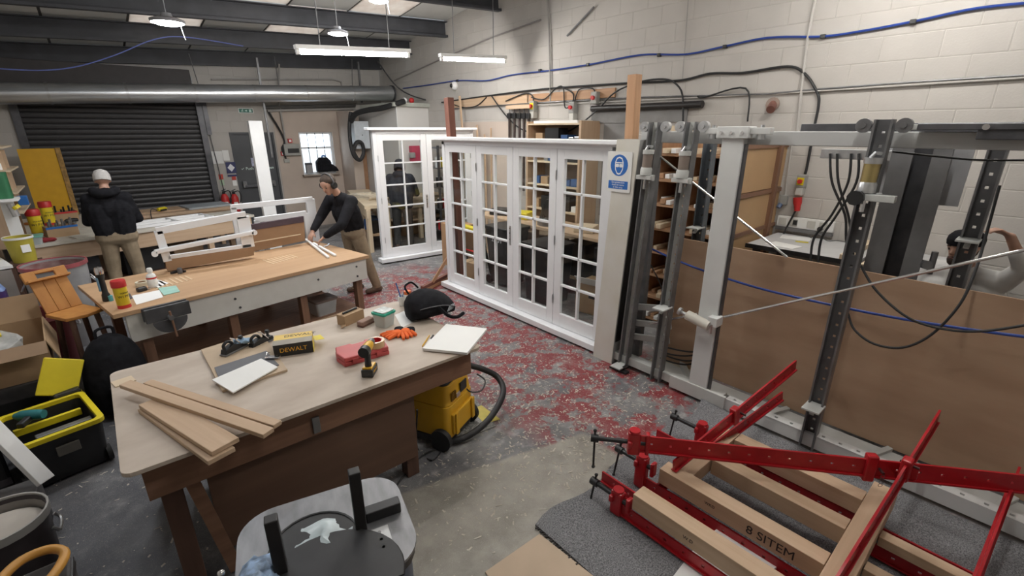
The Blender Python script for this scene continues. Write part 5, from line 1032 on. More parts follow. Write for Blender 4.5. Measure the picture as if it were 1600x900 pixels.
TZ0, TZ1 = .135, .245
tf = thing('ladder_assembly', 'pine ladder frame being glued up, lying in the red clamps', 'frame', (2.55, .7, 0))
tw_, th_ = .105, TZ1 - TZ0
for x, y0_, y1_ in ((3.04, 1.06, .31), (2.72, 1.06, .31), (2.385, 1.24, .31), (2.07, 1.22, .31)):
    beam('rail', (x, y0_, (TZ0 + TZ1) / 2), (x, y1_, (TZ0 + TZ1) / 2), tw_, th_, pine('x'), tf)
beam('stile', (2.44, 1.115, TZ0 + .05), (3.10, 1.115, TZ0 + .05), .09, .10, pine('x'), tf); beam('stile', (1.98, .245, TZ0 + .06), (3.22, .245, TZ0 + .06), .12, .12, pine('x'), tf)
for x in (2.55, 2.85): beam('rail', (x, .18, TZ0 + .03), (x, -.5, TZ0 + .03), .07, .06, pine('x'), tf)
ink = M('marker_ink', (.03, .025, .025), .6)
FD = lambda x, y, z: frame_mx((x - tw_ / 2 - .001, y, z), (0, -1, 0), (0, 0, 1))
text('marker_lettering', '8 SITEM', .075, ink, FD(2.385, .56, .185), tf); text('marker_lettering', 'WKD', .026, ink, FD(2.385, .90, .195), tf); text('marker_lettering', 'W.D', .03, ink, FD(2.07, .86, .185), tf)
for x, y in ((2.12, 1.05), (2.40, 1.19)): MB().box((x, y, TZ1 + .004), (.05, .012, .006), .6).build('wedge', pine_pale('x'), tf)

def tbar(label, a, b, head=True, tail=True, depth=.085, screw=.26, hang=1, ho=0):
    a = V(a); b = V(b); t = thing('bar_clamp', label, 'clamp', (a.x, a.y, 0), 0, 'red bar clamps on the carpet')
    d = (b - a).normalized(); sd = V((0, 0, 1)).cross(d).normalized(); upv = d.cross(sd)
    m = MB(); holed(m, a, b, depth, .012, sd, .115, .016, .09); m.build('bar', clamp_red, t, w=True)
    MB().bar(a - upv * depth * .5, b - upv * depth * .5, .036, .010, upv).build('flange', clamp_red, t, w=True)
    if head:
        MB().bar(a - d * .05 + upv * ho * .5, a + d * .03 + upv * ho * .5, .06, depth * 1.5 + ho, upv).build('head_casting', clamp_red, t, w=True, bevel=.014)
        MB().bar(a - d * .035 + upv * ho - sd * .05, a - d * .035 + upv * ho + sd * .05, .03, .05, upv).build('casting_wing', clamp_red, t, w=True, bevel=.012)
        a = a + upv * ho
        c = a - d * .01 + upv * depth * .75; MB().lathe([(.001, .012), (.034, .01), (.036, 0), (.03, -.004)], c, 12, upv).build('head_lug', clamp_red, t, w=True, smooth=True)
        MB().cyl(a - d * screw, a + d * .06, .015, seg=12).build('screw', black, t, w=True, smooth=True); MB().cyl(a - d * (screw + .02), a - d * (screw - .03), .026, seg=12).build('screw_boss', black, t, w=True, smooth=True)
        h0 = a - d * (screw - .005); hd = (upv * hang + sd * .25).normalized()
        MB().cyl(h0 + hd * .05, h0 - hd * .19, .007, seg=8).sph(h0 + hd * .05, .012, seg=8, rg=6).sph(h0 - hd * .19, .012, seg=8, rg=6).build('tommy_bar', black, t, w=True, smooth=True, kind=None)
        MB().bar(a + d * .06, a + d * .085, .05, depth * 1.35, upv).build('pressure_pad', clamp_red, t, w=True, bevel=.008)
    if tail:
        q = a.lerp(b, tail if isinstance(tail, float) else .8)
        MB().bar(q - d * .03, q + d * .03, .05, depth * 1.6, upv).build('sliding_jaw', clamp_red, t, w=True, bevel=.010)
        MB().cyl(q + d * .05 + sd * .04, q + d * .05 - sd * .05, .008, seg=8).build('pin', M('old_iron', (.08, .03, .03), .5, .4), t, w=True)
        for k in range(4): MB().rings([[q + d * .05 - sd * .05 - upv * (.02 + k * .02) + (d * math.cos(i * 1.047) + (upv if k % 2 else upv) * math.sin(i * 1.047)) * rr for i in range(6)] for rr in (.009, .013)], False, False).build('chain_link', mid_steel, t, w=True)
    return t
tbar('longest red bar clamp lying diagonally on top of the frame', (2.23, 1.37, .42), (3.75, -.52, .43), tail=.55, depth=.11)
e = at(1243, 570, x=3.76); tbar('red bar clamp over the far stile, its bar rising toward the press', (2.36, 1.165, .295), e, head=False, tail=.45)
e = at(1222, 618, x=3.60); tbar('red bar clamp under the far stile, shorter bar end toward the press', (2.34, 1.24, .085), e, head=False, tail=False, depth=.075)
e = at(1466, 650, x=3.76); tbar('red bar clamp over the near stile, tail against the plywood', (2.12, .235, .315), e, head=False, tail=.62, depth=.095)
tbar('red bar clamp nearest the right edge of the photo', (2.78, -.20, .22), (3.75, -.25, .38), head=False, tail=False)
tbar('red bar clamp under the frame with its bare end toward the drain edge', (2.17, 1.56, .072), (2.17, -.60, .072), head=False, tail=False, depth=.075)
tbar('red bar clamp under the frame, bare end beside the upper clamp head', (2.86, 1.58, .072), (2.86, -.55, .072), head=False, tail=.8, depth=.075)
tbar('red bar clamp gripping the rail nearest the press, screw toward the press foot', (3.02, 1.30, .072), (3.02, -.6, .072), tail=False, screw=.24, depth=.075, ho=.10)
tbar('red bar clamp gripping the middle rail, its screw upright-handled', (2.34, 1.36, .072), (2.34, -.2, .072), tail=False, screw=.2, depth=.075, ho=.13)
tbar('red bar clamp gripping the nearest rail, its handle on the carpet', (2.03, 1.32, .072), (2.03, -.5, .072), tail=False, screw=.20, depth=.075, ho=.06)
slab('drawing_sheet', 'white drawing sheet on the carpet under the pine frame', 'paper', [(1092, 848), (1160, 912), (1110, 980), (1025, 935)], .019, .021, paper, 0); slab('folded_sheet', 'white folded sheet between the two nearest rails of the pine frame', 'paper', [(1128, 820), (1225, 878), (1205, 892), (1110, 834)], .02, .06, paper, 0)

# ================================================================== services on the right wall
WX = XR - .035
def wall_line(name, label, px, r, mat, cat='cable', x=WX, sm=6, group=None): return hose(name, label, [at(*p, x=x) for p in px], r, mat, cat, group, sm)
wall_line('air_line', 'long blue air hose clipped in waves across the block wall', [(630, 138), (668, 133), (715, 126), (760, 126), (800, 117), (860, 110), (920, 101), (1000, 86), (1070, 85), (1130, 73), (1200, 59), (1285, 57), (1350, 48), (1430, 33), (1520, 14), (1610, 4)], .012, hose_blue, 'hose')
for px, py in ((715, 126), (844, 110), (919, 101), (1030, 86), (1133, 73), (1286, 57), (1427, 34)): tag(MB().box(at(px, py, x=WX), (.05, .05, .04)).build('hose_clip', black, None, bevel=.008), 'black clip on the blue wall hose, %s counted from the security camera' % {715: 'first', 844: 'second', 919: 'third', 1030: 'fourth', 1133: 'fifth', 1286: 'sixth', 1427: 'seventh'}[px], 'clip', 'clips on the blue wall hose')
wall_line('power_cable', 'thick black cable running over the batten and arching down by the isolator', [(690, 160), (760, 150), (850, 139), (980, 130), (1060, 126), (1110, 115), (1160, 114), (1230, 104), (1258, 116), (1277, 145), (1279, 165), (1272, 200), (1262, 255), (1258, 272)], .014, black_rub)
wall_line('loop_cable', 'black cable hanging in a bow in front of the pine shelf', [(768, 150), (790, 180), (815, 202), (850, 210), (890, 204), (930, 175), (960, 145), (1000, 128), (1040, 124), (1060, 135), (1067, 155), (1067, 195)], .012, black_rub, x=WX - .05)
wall_line('thin_conduit', 'thin steel conduit run level along the block wall', [(700, 170), (850, 160), (1000, 152), (1200, 147), (1260, 141), (1400, 130), (1610, 117)], .010, mid_steel, 'conduit', sm=0)
wall_line('thin_conduit', 'second thin conduit just under the level steel conduit', [(800, 166), (1000, 157), (1100, 152), (1250, 144), (1610, 121)], .008, M('conduit_white', (.5, .48, .45), .6), 'conduit', sm=0)
wall_line('vertical_conduit', 'white vertical conduit crossing the blue hose on the right', [(1276, -10), (1262, 60), (1253, 135), (1246, 205)], .014, M('conduit_white', (.5, .48, .45), .6), 'conduit', sm=0)
wall_line('vertical_conduit', 'grey vertical conduit left of the diagonal crack in the wall', [(855, -10), (858, 50), (860, 158)], .014, M('conduit_grey', (.36, .34, .32), .6), 'conduit', sm=0)
wall_line('vertical_conduit', 'thin vertical cable dropping beside the lintel', [(1076, -10), (1071, 60), (1066, 125)], .006, M('conduit_grey', (.36, .34, .32), .6), 'conduit', sm=0)
wall_line('sloping_line', 'thin dark line sloping up the block wall to the roof', [(616, 126), (690, 92), (770, 58), (845, 31)], .014, M('line_grey', (.26, .24, .23), .6), 'strut', sm=0)  # thin dark diagonal on the wall, drawn as a straight-sided tube
wall_line('short_strut', 'short dark diagonal rod high on the block wall', [(886, 56), (928, 11)], .014, mid_steel, 'strut', sm=0)
for k, pts in enumerate([[(790, 158), (820, 146), (832, 150), (833, 160)], [(830, 152), (850, 155), (870, 137), (880, 138), (883, 168), (896, 160), (905, 140), (925, 138), (931, 148)], [(878, 136), (895, 146), (895, 160)], [(760, 152), (745, 165), (725, 168), (700, 160)], [(1090, 150), (1100, 152), (1165, 138), (1168, 190)]]): wall_line('switch_lead', ('black lead looping down to the leftmost isolator', 'black lead drooping between the two isolators under the batten', 'short black lead above the middle isolator', 'thin lead sagging beside the brown post', 'thin lead branching from the conduit beside the lintel')[k], pts, .010, black_rub, x=WX - .02)
bt = thing('cable_batten', 'long pine batten fixed along the block wall carrying cables', 'batten', at(880, 148, x=XR)); a, b = at(708, 167, x=XR - .02), at(962, 140, x=XR - .02); a.z = b.z = (a.z + b.z) / 2 + .01
beam('batten_board', a, a.lerp(b, .55), .03, .16, pine('x'), bt, up=(0, 0, 1)); beam('batten_board', a.lerp(b, .56), b, .03, .13, oak('x'), bt)
def isolator(label, px, py, face, s=1.0, plug=True):
    c = at(px, py, x=XR - .06 * s); t = thing('isolator_switch', label, 'switch', c, 0, 'rotary isolators on the right wall')
    MB().box(c, (.11 * s, .11 * s, .17 * s)).build('switch_box', M('switch_grey', (.33, .33, .31), .5), t, w=True, bevel=.008)
    MB().box(c - V((.056 * s, 0, 0)), (.006, .085 * s, .10 * s)).build('switch_face', face, t, w=True); MB().cyl(c - V((.055 * s, 0, 0)), c - V((.095 * s, 0, 0)), .03 * s, seg=14).build('red_knob', red, t, w=True, smooth=True)
    if plug: MB().box(c - V((0, 0, .14 * s)), (.10 * s, .09 * s, .11 * s)).build('socket', M('socket_white', (.55, .54, .50), .5), t, w=True, bevel=.008)
    return t
isolator('grey isolator with red knob, leftmost of those under the batten', 834, 166, lemon); isolator('grey isolator with red knob, middle one under the batten', 896, 168, M('switch_grey', (.33, .33, .31), .5)); isolator('grey isolator with red knob, rightmost beneath the batten end', 931, 153, M('switch_grey', (.33, .33, .31), .5), plug=False)
iso = isolator('yellow-faced isolator with red knob above the red plug', 1253, 283, lemon, .8)
rp = thing('red_plug', 'red industrial plug hanging below the yellow isolator', 'plug', at(1243, 318, x=XR - .08)); c = at(1246, 317, x=XR - .08); MB().lathe([(.028, -.09), (.035, -.03), (.045, .0), (.045, .06)], c, 14, (0, .15, 1)).build('plug_body', red, rp, w=True, smooth=True); MB().tube([c - V((0, 0, .08)), at(1232, 350, x=XR - .06), at(1218, 378, x=XR - .1), at(1212, 392, x=XR - .2)], .01, 8, 4).build('cable', black_rub, rp, w=True, smooth=True)
tk = thing('socket_trunking', 'white socket trunking along the wall over the grey desk', 'sockets', at(1255, 345, x=XR)); z_ = 1.29; MB().span(XR - .05, XR - .008, 1.50, 2.08, z_ - .06, z_ + .06).build('trunking', white_plastic, tk, w=True, bevel=.004); MB().span(XR - .07, XR - .008, 1.50, 2.08, z_ - .10, z_ - .061).build('lower_rail', mid_steel, tk, w=True)
for y in (2.02, 1.90, 1.72, 1.60): MB().span(XR - .056, XR - .0505, y - .04, y + .04, z_ - .04, z_ + .04).build('socket_face', M('socket_white', (.55, .54, .50), .5), tk, w=True)
MB().cyl((XR - .09, 1.62, z_ - .03), (XR - .057, 1.62, z_ - .03), .025, seg=10).build('plug', black, tk, w=True); MB().span(XR - .08, XR - .057, 1.86, 1.90, z_ - .02, z_ + .03).build('plug', black, tk, w=True)
sk2 = thing('grey_socket', 'small grey switched socket under the white conduit left of the red plug', 'socket', at(1225, 315, x=XR)); c = at(1225, 312, x=XR - .035); MB().box(c, (.05, .08, .11)).build('socket_body', M('switch_grey', (.33, .33, .31), .5), sk2, w=True, bevel=.008); MB().cyl(c + V((-.02, .02, -.05)), c + V((-.05, .03, -.09)), .025, seg=10).build('blue_plug', M('plug_blue', (.10, .14, .24), .5), sk2, w=True); MB().cyl(c + V((0, 0, .05)), at(1240, 205, x=XR - .03), .009, seg=6).build('drop_conduit', M('conduit_white', (.5, .48, .45), .6), sk2, w=True)
tag(MB().cyl(at(925, 170, x=XR - .06), at(1098, 163, x=XR - .06), .045, seg=14).build('dark_tube', M('tube_dark', (.02, .017, .017), .4), None, smooth=True), 'long dark tube fixed level on the wall above the grey lintel', 'tube')
ps = thing('pipe_stub', 'short brown pipe stub sticking out of the block wall', 'pipe', at(1207, 165, x=XR)); c = at(1208, 163, x=XR); MB().cyl(c, c - V((.10, .02, .06)), .045, seg=14).build('stub', M('rust', (.20, .09, .07), .6, var=.2), ps, w=True, smooth=True); MB().cyl(c - V((.005, 0, 0)), c - V((.02, 0, 0)), .075, seg=14).build('collar', M('collar', (.32, .24, .20), .6), ps, w=True)
S(MB().span(XR - .03, XR - .008, 3.40, 5.0, 2.40, 2.56).build('trim_lintel', M('bare_concrete', (.25, .245, .24), .9, var=.15, scale=5, bump=.3)))
S(MB().span(XR - .02, XR - .008, 4.35, 4.75, 1.0, 2.40).build('trim_bare_patch', M('bare_concrete', (.25, .245, .24), .9, var=.15, scale=5, bump=.3)))
cc = thing('cctv_camera', 'white dome security camera on the block wall above the brown post', 'camera', at(710, 134, x=XR)); c = at(710, 134, x=XR - .03); MB().sph(c, .085, (.8, 1, 1)).build('dome', white_plastic, cc, w=True, smooth=True); MB().sph(c - V((.05, -.02, .0)), .045).build('lens', black, cc, w=True, smooth=True)
tag(MB().span(XR - .06, XR - .02, 6.9, 8.4, .3, 2.45).build('beige_panel', M('beige_board', (.56, .47, .40), .7, var=.03, scale=2)), 'large beige board standing against the right wall behind the door frames', 'board')
# hanging sash clamps left of the shelf
for i, px in enumerate((796, 804, 812, 819, 826)):
    a = at(px, 176, x=XR - .12); t = thing('hanging_clamp', 'dark sash clamp hanging on the wall, %s of five beside the pine bookcase' % ('leftmost', 'second from left', 'middle', 'second from right', 'rightmost')[i], 'clamp', a, 0, 'row of sash clamps hanging on the wall')
    MB().span(-.012, .012, -.02, .02, -1.35, 0).build('bar', M('clamp_dark', (.07, .05, .045), .5, .3, var=.2), t); MB().span(-.03, .03, -.045, .045, -.10, -.01).build('clamp_head', black, t, bevel=.006); MB().cyl((0, 0, 0), (0, 0, .09), .008, seg=6).build('screw', dark_steel, t)
_ca, _cb = at(796, 176, x=XR - .12), at(826, 176, x=XR - .12); MB().span(XR - .16, XR - .008, _cb.y - .06, _ca.y + .06, max(_ca.z, _cb.z) + .055, max(_ca.z, _cb.z) + .12).build('x', pine('y')); o = bpy.data.objects['x']; o.name = 'clamp_rail'; tag(o, 'pine rail on the wall from which the sash clamps hang', 'rail')
for i, (px, w_) in enumerate(((734, .05), (752, .04), (765, .03), (772, .02))):
    a = at((718, 745, 757, 767)[i], (150, 195, 210, 200)[i], x=XR - .13); b = V((XR - .30, a.y - (.5, .3, .25, .2)[i], .01)); beam('leaning_lath', a, b, w_, .025, pine('x'), label=('longest pale lath leaning on the wall behind the large frame', 'second pale lath leaning on the wall behind the large frame', 'third pale lath leaning on the wall behind the large frame', 'thin dark-topped lath, rightmost of those leaning on the wall')[i], cat='lath', group='laths leaning on the right wall', up=(1, 0, 0))

# ---- pine shelf unit against the wall (seen above and through the large frame)
cs = thing('pine_bookcase', 'pine bookcase full of hardware against the right wall behind the large frame', 'shelf', (5.75, 5.25, 0))
MB().span(5.55, XR - .01, 4.83, 4.87, 0, 2.43).build('side_panel', pine('z'), cs, w=True); MB().span(5.55, XR - .01, 5.98, 6.02, 0, 2.43).build('side_panel', pine('z'), cs, w=True); MB().span(XR - .03, XR - .01, 4.87, 5.98, 0, 2.43).build('back_panel', M('back_board', (.36, .27, .21), .7), cs, w=True)
for z in (2.40, 2.12, 1.82, 1.45, 1.05, .6, .1): MB().span(5.55, XR - .03, 4.87, 5.98, z - .025, z).build('shelf', pine_pale('y'), cs, w=True)
random.seed(5)
kinds = [('black tool case', black, .22, .3), ('blue box', M('box_blue', (.04, .10, .25), .5), .10, .13), ('white carton', paper, .10, .10), ('brown carton', card, .13, .16), ('grey tin', zinc, .09, .09)]
cnt = {}
for z, gap in ((2.12, .25), (1.82, .26), (1.45, .33), (1.05, .35)):
    y = 4.92; 
    while y < 5.85:
        nm, mt_, hh, ww = random.choice(kinds); hh = min(hh * random.uniform(.8, 1.2), gap - .04)
        sh_n = {2.12: 'top', 1.82: 'second', 1.45: 'third', 1.05: 'fourth'}[z]; 
        if y + ww < 5.96: cnt[(nm, z)] = cnt.get((nm, z), 0) + 1; tag(MB().box((5.72, y + ww / 2, z + hh / 2 + .001), (.22, ww, hh)).build('stored_' + nm.split()[-1], mt_, None, bevel=.005), ('first', 'second', 'third', 'fourth', 'fifth', 'sixth', 'seventh')[cnt[(nm, z)] - 1] + ' ' + nm + ' from the right on the ' + sh_n + ' bookcase shelf', 'box', 'boxes on the %s bookcase shelf' % sh_n)
        y += ww + random.uniform(.01, .06)
tag(MB().span(5.6, 5.95, 4.95, 5.9, 2.401, 2.44).build('paper_pile', paper), 'flat pile of white papers on top of the pine bookcase', 'papers')
# ---- chop-saw bench behind the frame
sbn = thing('saw_bench', 'pine bench with sloping chute along the right wall behind the large frame', 'workbench', (5.2, 4.3, 0))
MB().span(4.85, 5.5, 3.35, 6.6, .88, .92).build('bench_top', pine('y'), sbn, w=True)
for y in (3.4, 4.6, 5.6, 6.5):
    for x in (4.87, 5.40): MB().span(x, x + .08, y, y + .08, 0, .88).build('leg', pine('z'), sbn, w=True)
MB().span(4.90, 5.40, 3.5, 6.5, .25, .28).build('under_shelf', pine('y'), sbn, w=True)
for lab, y, z, w_, h_, mt_ in (('black storage crate under the saw bench, nearest the press', 3.75, .281, .45, .50, black), ('black storage crate under the saw bench, second from the press', 4.35, .281, .42, .48, black), ('tall brown carton under the middle of the saw bench', 5.0, .281, .4, .42, card), ('black bag of rubble under the far saw bench', 6.06, .281, .38, .45, black_cloth)): tag(MB().box((5.15, y, z + h_ / 2), (.42, w_, h_)).build('storage_crate' if mt_ is black else 'storage_carton', mt_, None, bevel=.015), lab, 'crate')
ms = thing('mitre_saw', 'dark mitre saw standing on the saw bench behind the third door leaf', 'saw', (5.12, 5.0, .92)); MB().lathe([(.2, 0), (.2, .06), (.16, .08)], (0, 0, 0), 20).build('turntable', mid_steel, ms, smooth=True); MB().lathe([(.14, -.03), (.15, 0), (.14, .03)], (0, .02, .24), 20, (1, 0, 0)).build('blade_guard', black, ms, smooth=True); MB().bar((.0, .18, .06), (0, .10, .32), .07, .06).build('arm', black, ms, bevel=.01); MB().tube([(0, -.10, .33), (0, -.20, .37), (0, -.24, .32)], .018, 8, 4).build('handle', black, ms, smooth=True)
for i, (y, s_, mt_) in enumerate(((3.6, .2, mid_steel), (4.3, .18, pine_pale('x')), (5.7, .22, lemon), (6.2, .2, black))): tag(MB().box((5.15, y, .92 + s_ * .25 + .001), (.3, s_ * 1.6, s_ * .5), .4).build('bench_box', mt_, None, bevel=.01), ('grey metal toolbox', 'pale timber offcut block', 'yellow tool case', 'black tool case')[i] + ' on top of the saw bench', 'box')
# wheelie bin, trestle, cartons nearer the frame
wbn = thing('black_wheelie_bin', 'black wheelie bin standing behind the second and third door leaf', 'bin', (4.55, 5.35, 0)); m = MB(); rbox(m, .36, .40, .05, .88, .04, (0, 0), .46, .52); m.build('bin_body', black, wbn, smooth=True); rbox(MB(), .50, .56, .881, .93, .05).build('bin_lid', black, wbn, smooth=True, bevel=.01)
for s in (-1, 1): MB().cyl((s * .16, .22, .07), (s * .20, .22, .07), .07, seg=16).build('wheel', black_rub, wbn)
text('bin_lettering', '2001', .13, M('sign_white', (.85, .86, .88), .5), frame_mx((4.55 - .222, 5.33, .74), (0, -1, 0), (-.06, 0, 1)), wbn)
bb2 = thing('black_bin', 'plain black bin standing behind the third door leaf', 'bin', (4.53, 4.45, 0)); rbox(MB(), .42, .46, .0, .80, .04, (0, 0), .5, .54).build('bin_body', M('bin_black', (.012, .014, .018), .4), bb2, smooth=True); rbox(MB(), .53, .57, .801, .83, .05).build('rim', black, bb2, smooth=True)
cbx = thing('floor_carton', 'brown carton with a handle hole on the floor behind the fourth door leaf', 'box', (4.72, 3.62, 0), .15); MB().span(-.2, .2, -.28, .28, 0, .40).build('carton_body', card, cbx, bevel=.004); MB().span(-.201, -.2005, -.08, .08, .22, .28).build('hand_hole', black, cbx); MB().bar((-.19, 0, .40), (-.30, 0, .52), .5, .004).build('flap', paper, cbx)
cb2 = thing('floor_carton', 'tall brown carton on the floor behind the first door leaf', 'box', (4.6, 6.75, 0), -.1); MB().span(-.2, .2, -.24, .24, 0, .75).build('carton_body', M('carton_tan', (.42, .25, .13), .7), cb2, bevel=.004); MB().span(-.201, .201, -.02, .02, .7505, .752).build('tape_strip', card_dark, cb2)
cb3 = thing('floor_carton', 'small brown carton on the floor behind the second door leaf', 'box', (4.25, 5.85, 0), .2); MB().span(-.12, .12, -.14, .14, 0, .32).build('carton_body', card, cb3, bevel=.004); MB().span(-.121, .121, -.02, .02, .3205, .322).build('tape_strip', card_dark, cb3)
tr = thing('folding_trestle', 'black and yellow folding trestle behind the second door leaf', 'trestle', (4.45, 6.2, 0)); MB().span(-.06, .06, -.35, .35, .74, .80).build('beam', lemon, tr)
for sx_ in (-1, 1):
    for sy_ in (-1, 1): MB().cyl((sx_ * .04, sy_ * .28, .74), (sx_ * .2, sy_ * .32, 0), .02, seg=8).build('leg', black, tr)
MB().cyl((.1, -.3, .35), (.1, .3, .35), .015, seg=8).build('stretcher', red, tr)
tp_ = thing('timber_post', 'rough pale timber post behind the fourth door leaf', 'post', (5.05, 3.23, 0)); MB().span(-.06, .06, -.06, .06, 0, 2.3).build('post_shaft', wood('weathered', (.36, .27, .19), (.26, .18, .12), 'z'), tp_, bevel=.006); MB().span(-.09, .09, -.09, .09, 0, .03).build('foot_plate', zinc, tp_)
sp_ = tag(MB().span(5.56, 5.60, 3.0, 3.36, 0, 2.35).build('pine_board', pine_pale('z')), 'upright pale pine board beside the pigeonhole rack', 'board')

# ---- pigeonhole rack of timber offcuts behind the press
rk_ = thing('offcut_rack', 'pigeonhole rack packed with timber offcuts behind the press', 'rack', (5.2, 2.75, 0))
RX0, RX1, RY0, RY1 = 4.85, 5.5, 2.30, 3.10
for y in (RY0, (RY0 + RY1) / 2, RY1): MB().span(RX0, RX1, y - .02, y + .02, 0, 2.2).build('upright', oak('z'), rk_, w=True)
RZ = [.08, .36, .64, .92, 1.20, 1.48, 1.76, 2.04]
for z in RZ: MB().span(RX0 - .02, RX1, RY0, RY1, z - .015, z + .015).build('shelf', oak('y'), rk_, w=True)
MB().span(RX1, RX1 + .02, RY0, RY1, 0, 2.2).build('back_panel', dark_wood('z'), rk_, w=True)
bays = ('left', 'right'); ordn = ('lowest', 'second', 'third', 'fourth', 'fifth', 'sixth', 'seventh', 'top')
for k, z in enumerate(RZ):
    for bi, y0_ in enumerate((RY0 + .03, (RY0 + RY1) / 2 + .03)):
        for j in range(4):
            if random.random() < .25: continue
            yy = y0_ + .04 + j * .078; s_ = random.uniform(.035, .06); pale = random.random() < .6
            tag(MB().box((RX0 + random.uniform(.12, .28), yy, z + .018 + s_ / 2), (random.uniform(.3, .5), s_ * 1.1, s_)).build('timber_offcut', primer if random.random() < .3 else (pine_pale('x') if pale else oak('x')), None, bevel=.002), 'timber offcut, %s in the %s bay on the %s level of the offcut rack' % (('rightmost', 'third', 'second', 'leftmost')[j], bays[1 - bi], ordn[k]), 'offcut', 'offcuts in the %s bay, %s level of the rack' % (bays[1 - bi], ordn[k]))
# ---- stack of tan boards with brown battens
bs = thing('panel_stack', 'tall tan panels with brown battens standing between rack and desk', 'panels', (5.35, 2.2, 0)); tan = M('tan_panel', (.47, .30, .155), .6, var=.05, scale=3)
for z0, z1 in ((.85, 1.22), (1.26, 1.62), (1.68, 2.12)): MB().span(4.78, XR - .02, 2.12, 2.16, z0, z1).build('panel', tan, bs, w=True)
for z in (1.24, 1.65, 2.14): MB().span(4.78, XR - .02, 2.105, 2.16, z - .022, z + .022).build('batten', brown_wood('x'), bs, w=True)
MB().span(5.70, 5.78, 2.08, 2.17, .05, 2.18).build('end_post', brown_wood('z'), bs, w=True); MB().span(4.76, 4.80, 2.10, 2.17, 0, 2.18).build('end_post', brown_wood('z'), bs, w=True); MB().span(4.78, 5.95, 2.12, 2.16, .0, .83).build('panel', tan, bs, w=True)
MB().span(4.79, 4.88, 2.09, 2.10, 1.55, 1.85).build('paper_notice', paper, bs, w=True)
# ---- grey desk
dk = thing('grey_desk', 'grey-topped desk against the wall behind the press', 'desk', (5.55, 1.4, 0))
MB().span(5.10, XR - .04, .30, 2.05, 1.12, 1.15).build('desk_top', M('desk_grey', (.56, .56, .56), .55, var=.05), dk, w=True, bevel=.004); MB().span(5.09, 5.099, .30, 2.05, 1.11, 1.155).build('edge_strip', black, dk, w=True)
for x, y in ((5.15, .36), (5.15, 1.95), (5.86, .36), (5.86, 1.95)): MB().span(x - .03, x + .03, y - .03, y + .03, 0, 1.12).build('leg', dark_steel, dk, w=True)
for i, (px, py, rz) in enumerate(((1243, 372, .2), (1224, 383, -.2))): tag(MB().box(at(px, py, z=1.153), (.20, .29, .003), rz).build('desk_paper', paper), ('white paper nearest the wall on the grey desk', 'white paper nearest the panels on the grey desk')[i], 'paper')
yn = tag(MB().box(at(1253, 378, z=1.153), (.05, .12, .004), .3).build('sticky_notes', lemon), 'yellow sticky notes beside the paper on the grey desk', 'notes')
pg = thing('caulking_gun', 'black cordless gun lying on the grey desk', 'tool', at(1290, 371, z=1.15), 1.8); MB().lathe([(.03, -.14), (.04, -.1), (.04, .10), (.02, .14)], (0, 0, .042), 12, (1, 0, 0)).build('body', black, pg, smooth=True); MB().bar((.05, 0, .04), (.08, -.12, .03), .05, .04).build('grip', black, pg, bevel=.008)
hose('desk_wire', 'loose grey wire curling behind the black gun on the desk', [at(1268, 372, x=5.60), at(1264, 368, x=5.58), at(1280, 366, x=5.56), at(1292, 376, z=1.165), at(1310, 376, z=1.157), at(1330, 380, z=1.157)], .004, mid_steel, 'wire')
for i, (a_, b_, w_) in enumerate((((1318, 402), (1372, 372), .07), ((1352, 418), (1410, 382), .09))): beam('desk_timber', at(*a_, z=1.177), at(*b_, z=1.177), w_, .05, pine_pale('x'), label=('left pale timber lying on the grey desk', 'right pale timber with screw holes on the grey desk')[i], cat='timber')
tag(MB().cyl(at(1340, 412, z=1.17), at(1398, 376, z=1.17), .016, seg=10).build('steel_bar', dark_steel, None, smooth=True), 'dark steel bar lying between the two timbers on the desk', 'bar')

# ================================================================== far wall fittings
FY = YF - .01
ex = thing('exit_sign', 'small green emergency exit sign above the grey door', 'sign', at(384, 173, y=FY)); c = at(384, 173, y=FY - .01); eg = M('exit_green', (.01, .14, .10), .5); MB().box(c, (.30, .02, .10)).build('sign_body', white_plastic, ex, w=True, bevel=.003); MB().box(c - V((0, .012, 0)), (.27, .004, .075)).build('green_panel', eg, ex, w=True)
sw_ = M('sign_mint2', (.65, .85, .78), .5); f0 = frame_mx(c - V((0, .0145, 0)), (1, 0, 0), (0, 0, 1))
m = MB(); m.prism(rrect(.05, .055, .004), 0, .001, f0 @ Matrix.Translation((.085, 0, 0))); m.prism([(.0, -.012), (.03, -.012), (.03, -.024), (.05, 0), (.03, .024), (.03, .012), (0, .012)], 0, .001, f0 @ Matrix.Translation((-.02, 0, 0))); m.prism([(-.085, -.026), (-.078, -.026), (-.07, -.005), (-.055, -.02), (-.05, -.015), (-.066, .008), (-.05, .012), (-.05, .018), (-.075, .016), (-.09, .004)], 0, .001, f0); m.prism([(-.066 + .008 * math.cos(i * .785), .026 + .008 * math.sin(i * .785)) for i in range(8)], 0, .001, f0); m.build('running_man_arrow', sw_, ex, w=True)
def ext(label, px, py, s=1):
    c = at(px, py, y=FY - .12); t = thing('fire_extinguisher', label, 'extinguisher', c, 0, 'fire extinguishers by the exit door'); MB().lathe([(.07, 0), (.078, .02), (.078, .36), (.05, .42), (.03, .44)], (0, 0, 0), 18).build('cylinder', red, t, smooth=True); MB().lathe([(.03, .44), (.03, .48), (.02, .50)], (0, 0, 0), 12).build('valve', black, t); MB().tube([(.02, 0, .48), (.10, -.02, .50), (.13, -.02, .40), (.10, -.03, .25)], .012, 6, 4).build('hose', black_rub, t, smooth=True); MB().bar((-.05, 0, .50), (.05, 0, .54), .025, .012).build('lever', black, t); MB().box((0, -.075, .2), (.08, .012, .14)).build('label', paper, t)
    MB().span(-.05, .05, .08, .119, .1, .35).build('wall_bracket', dark_steel, t)
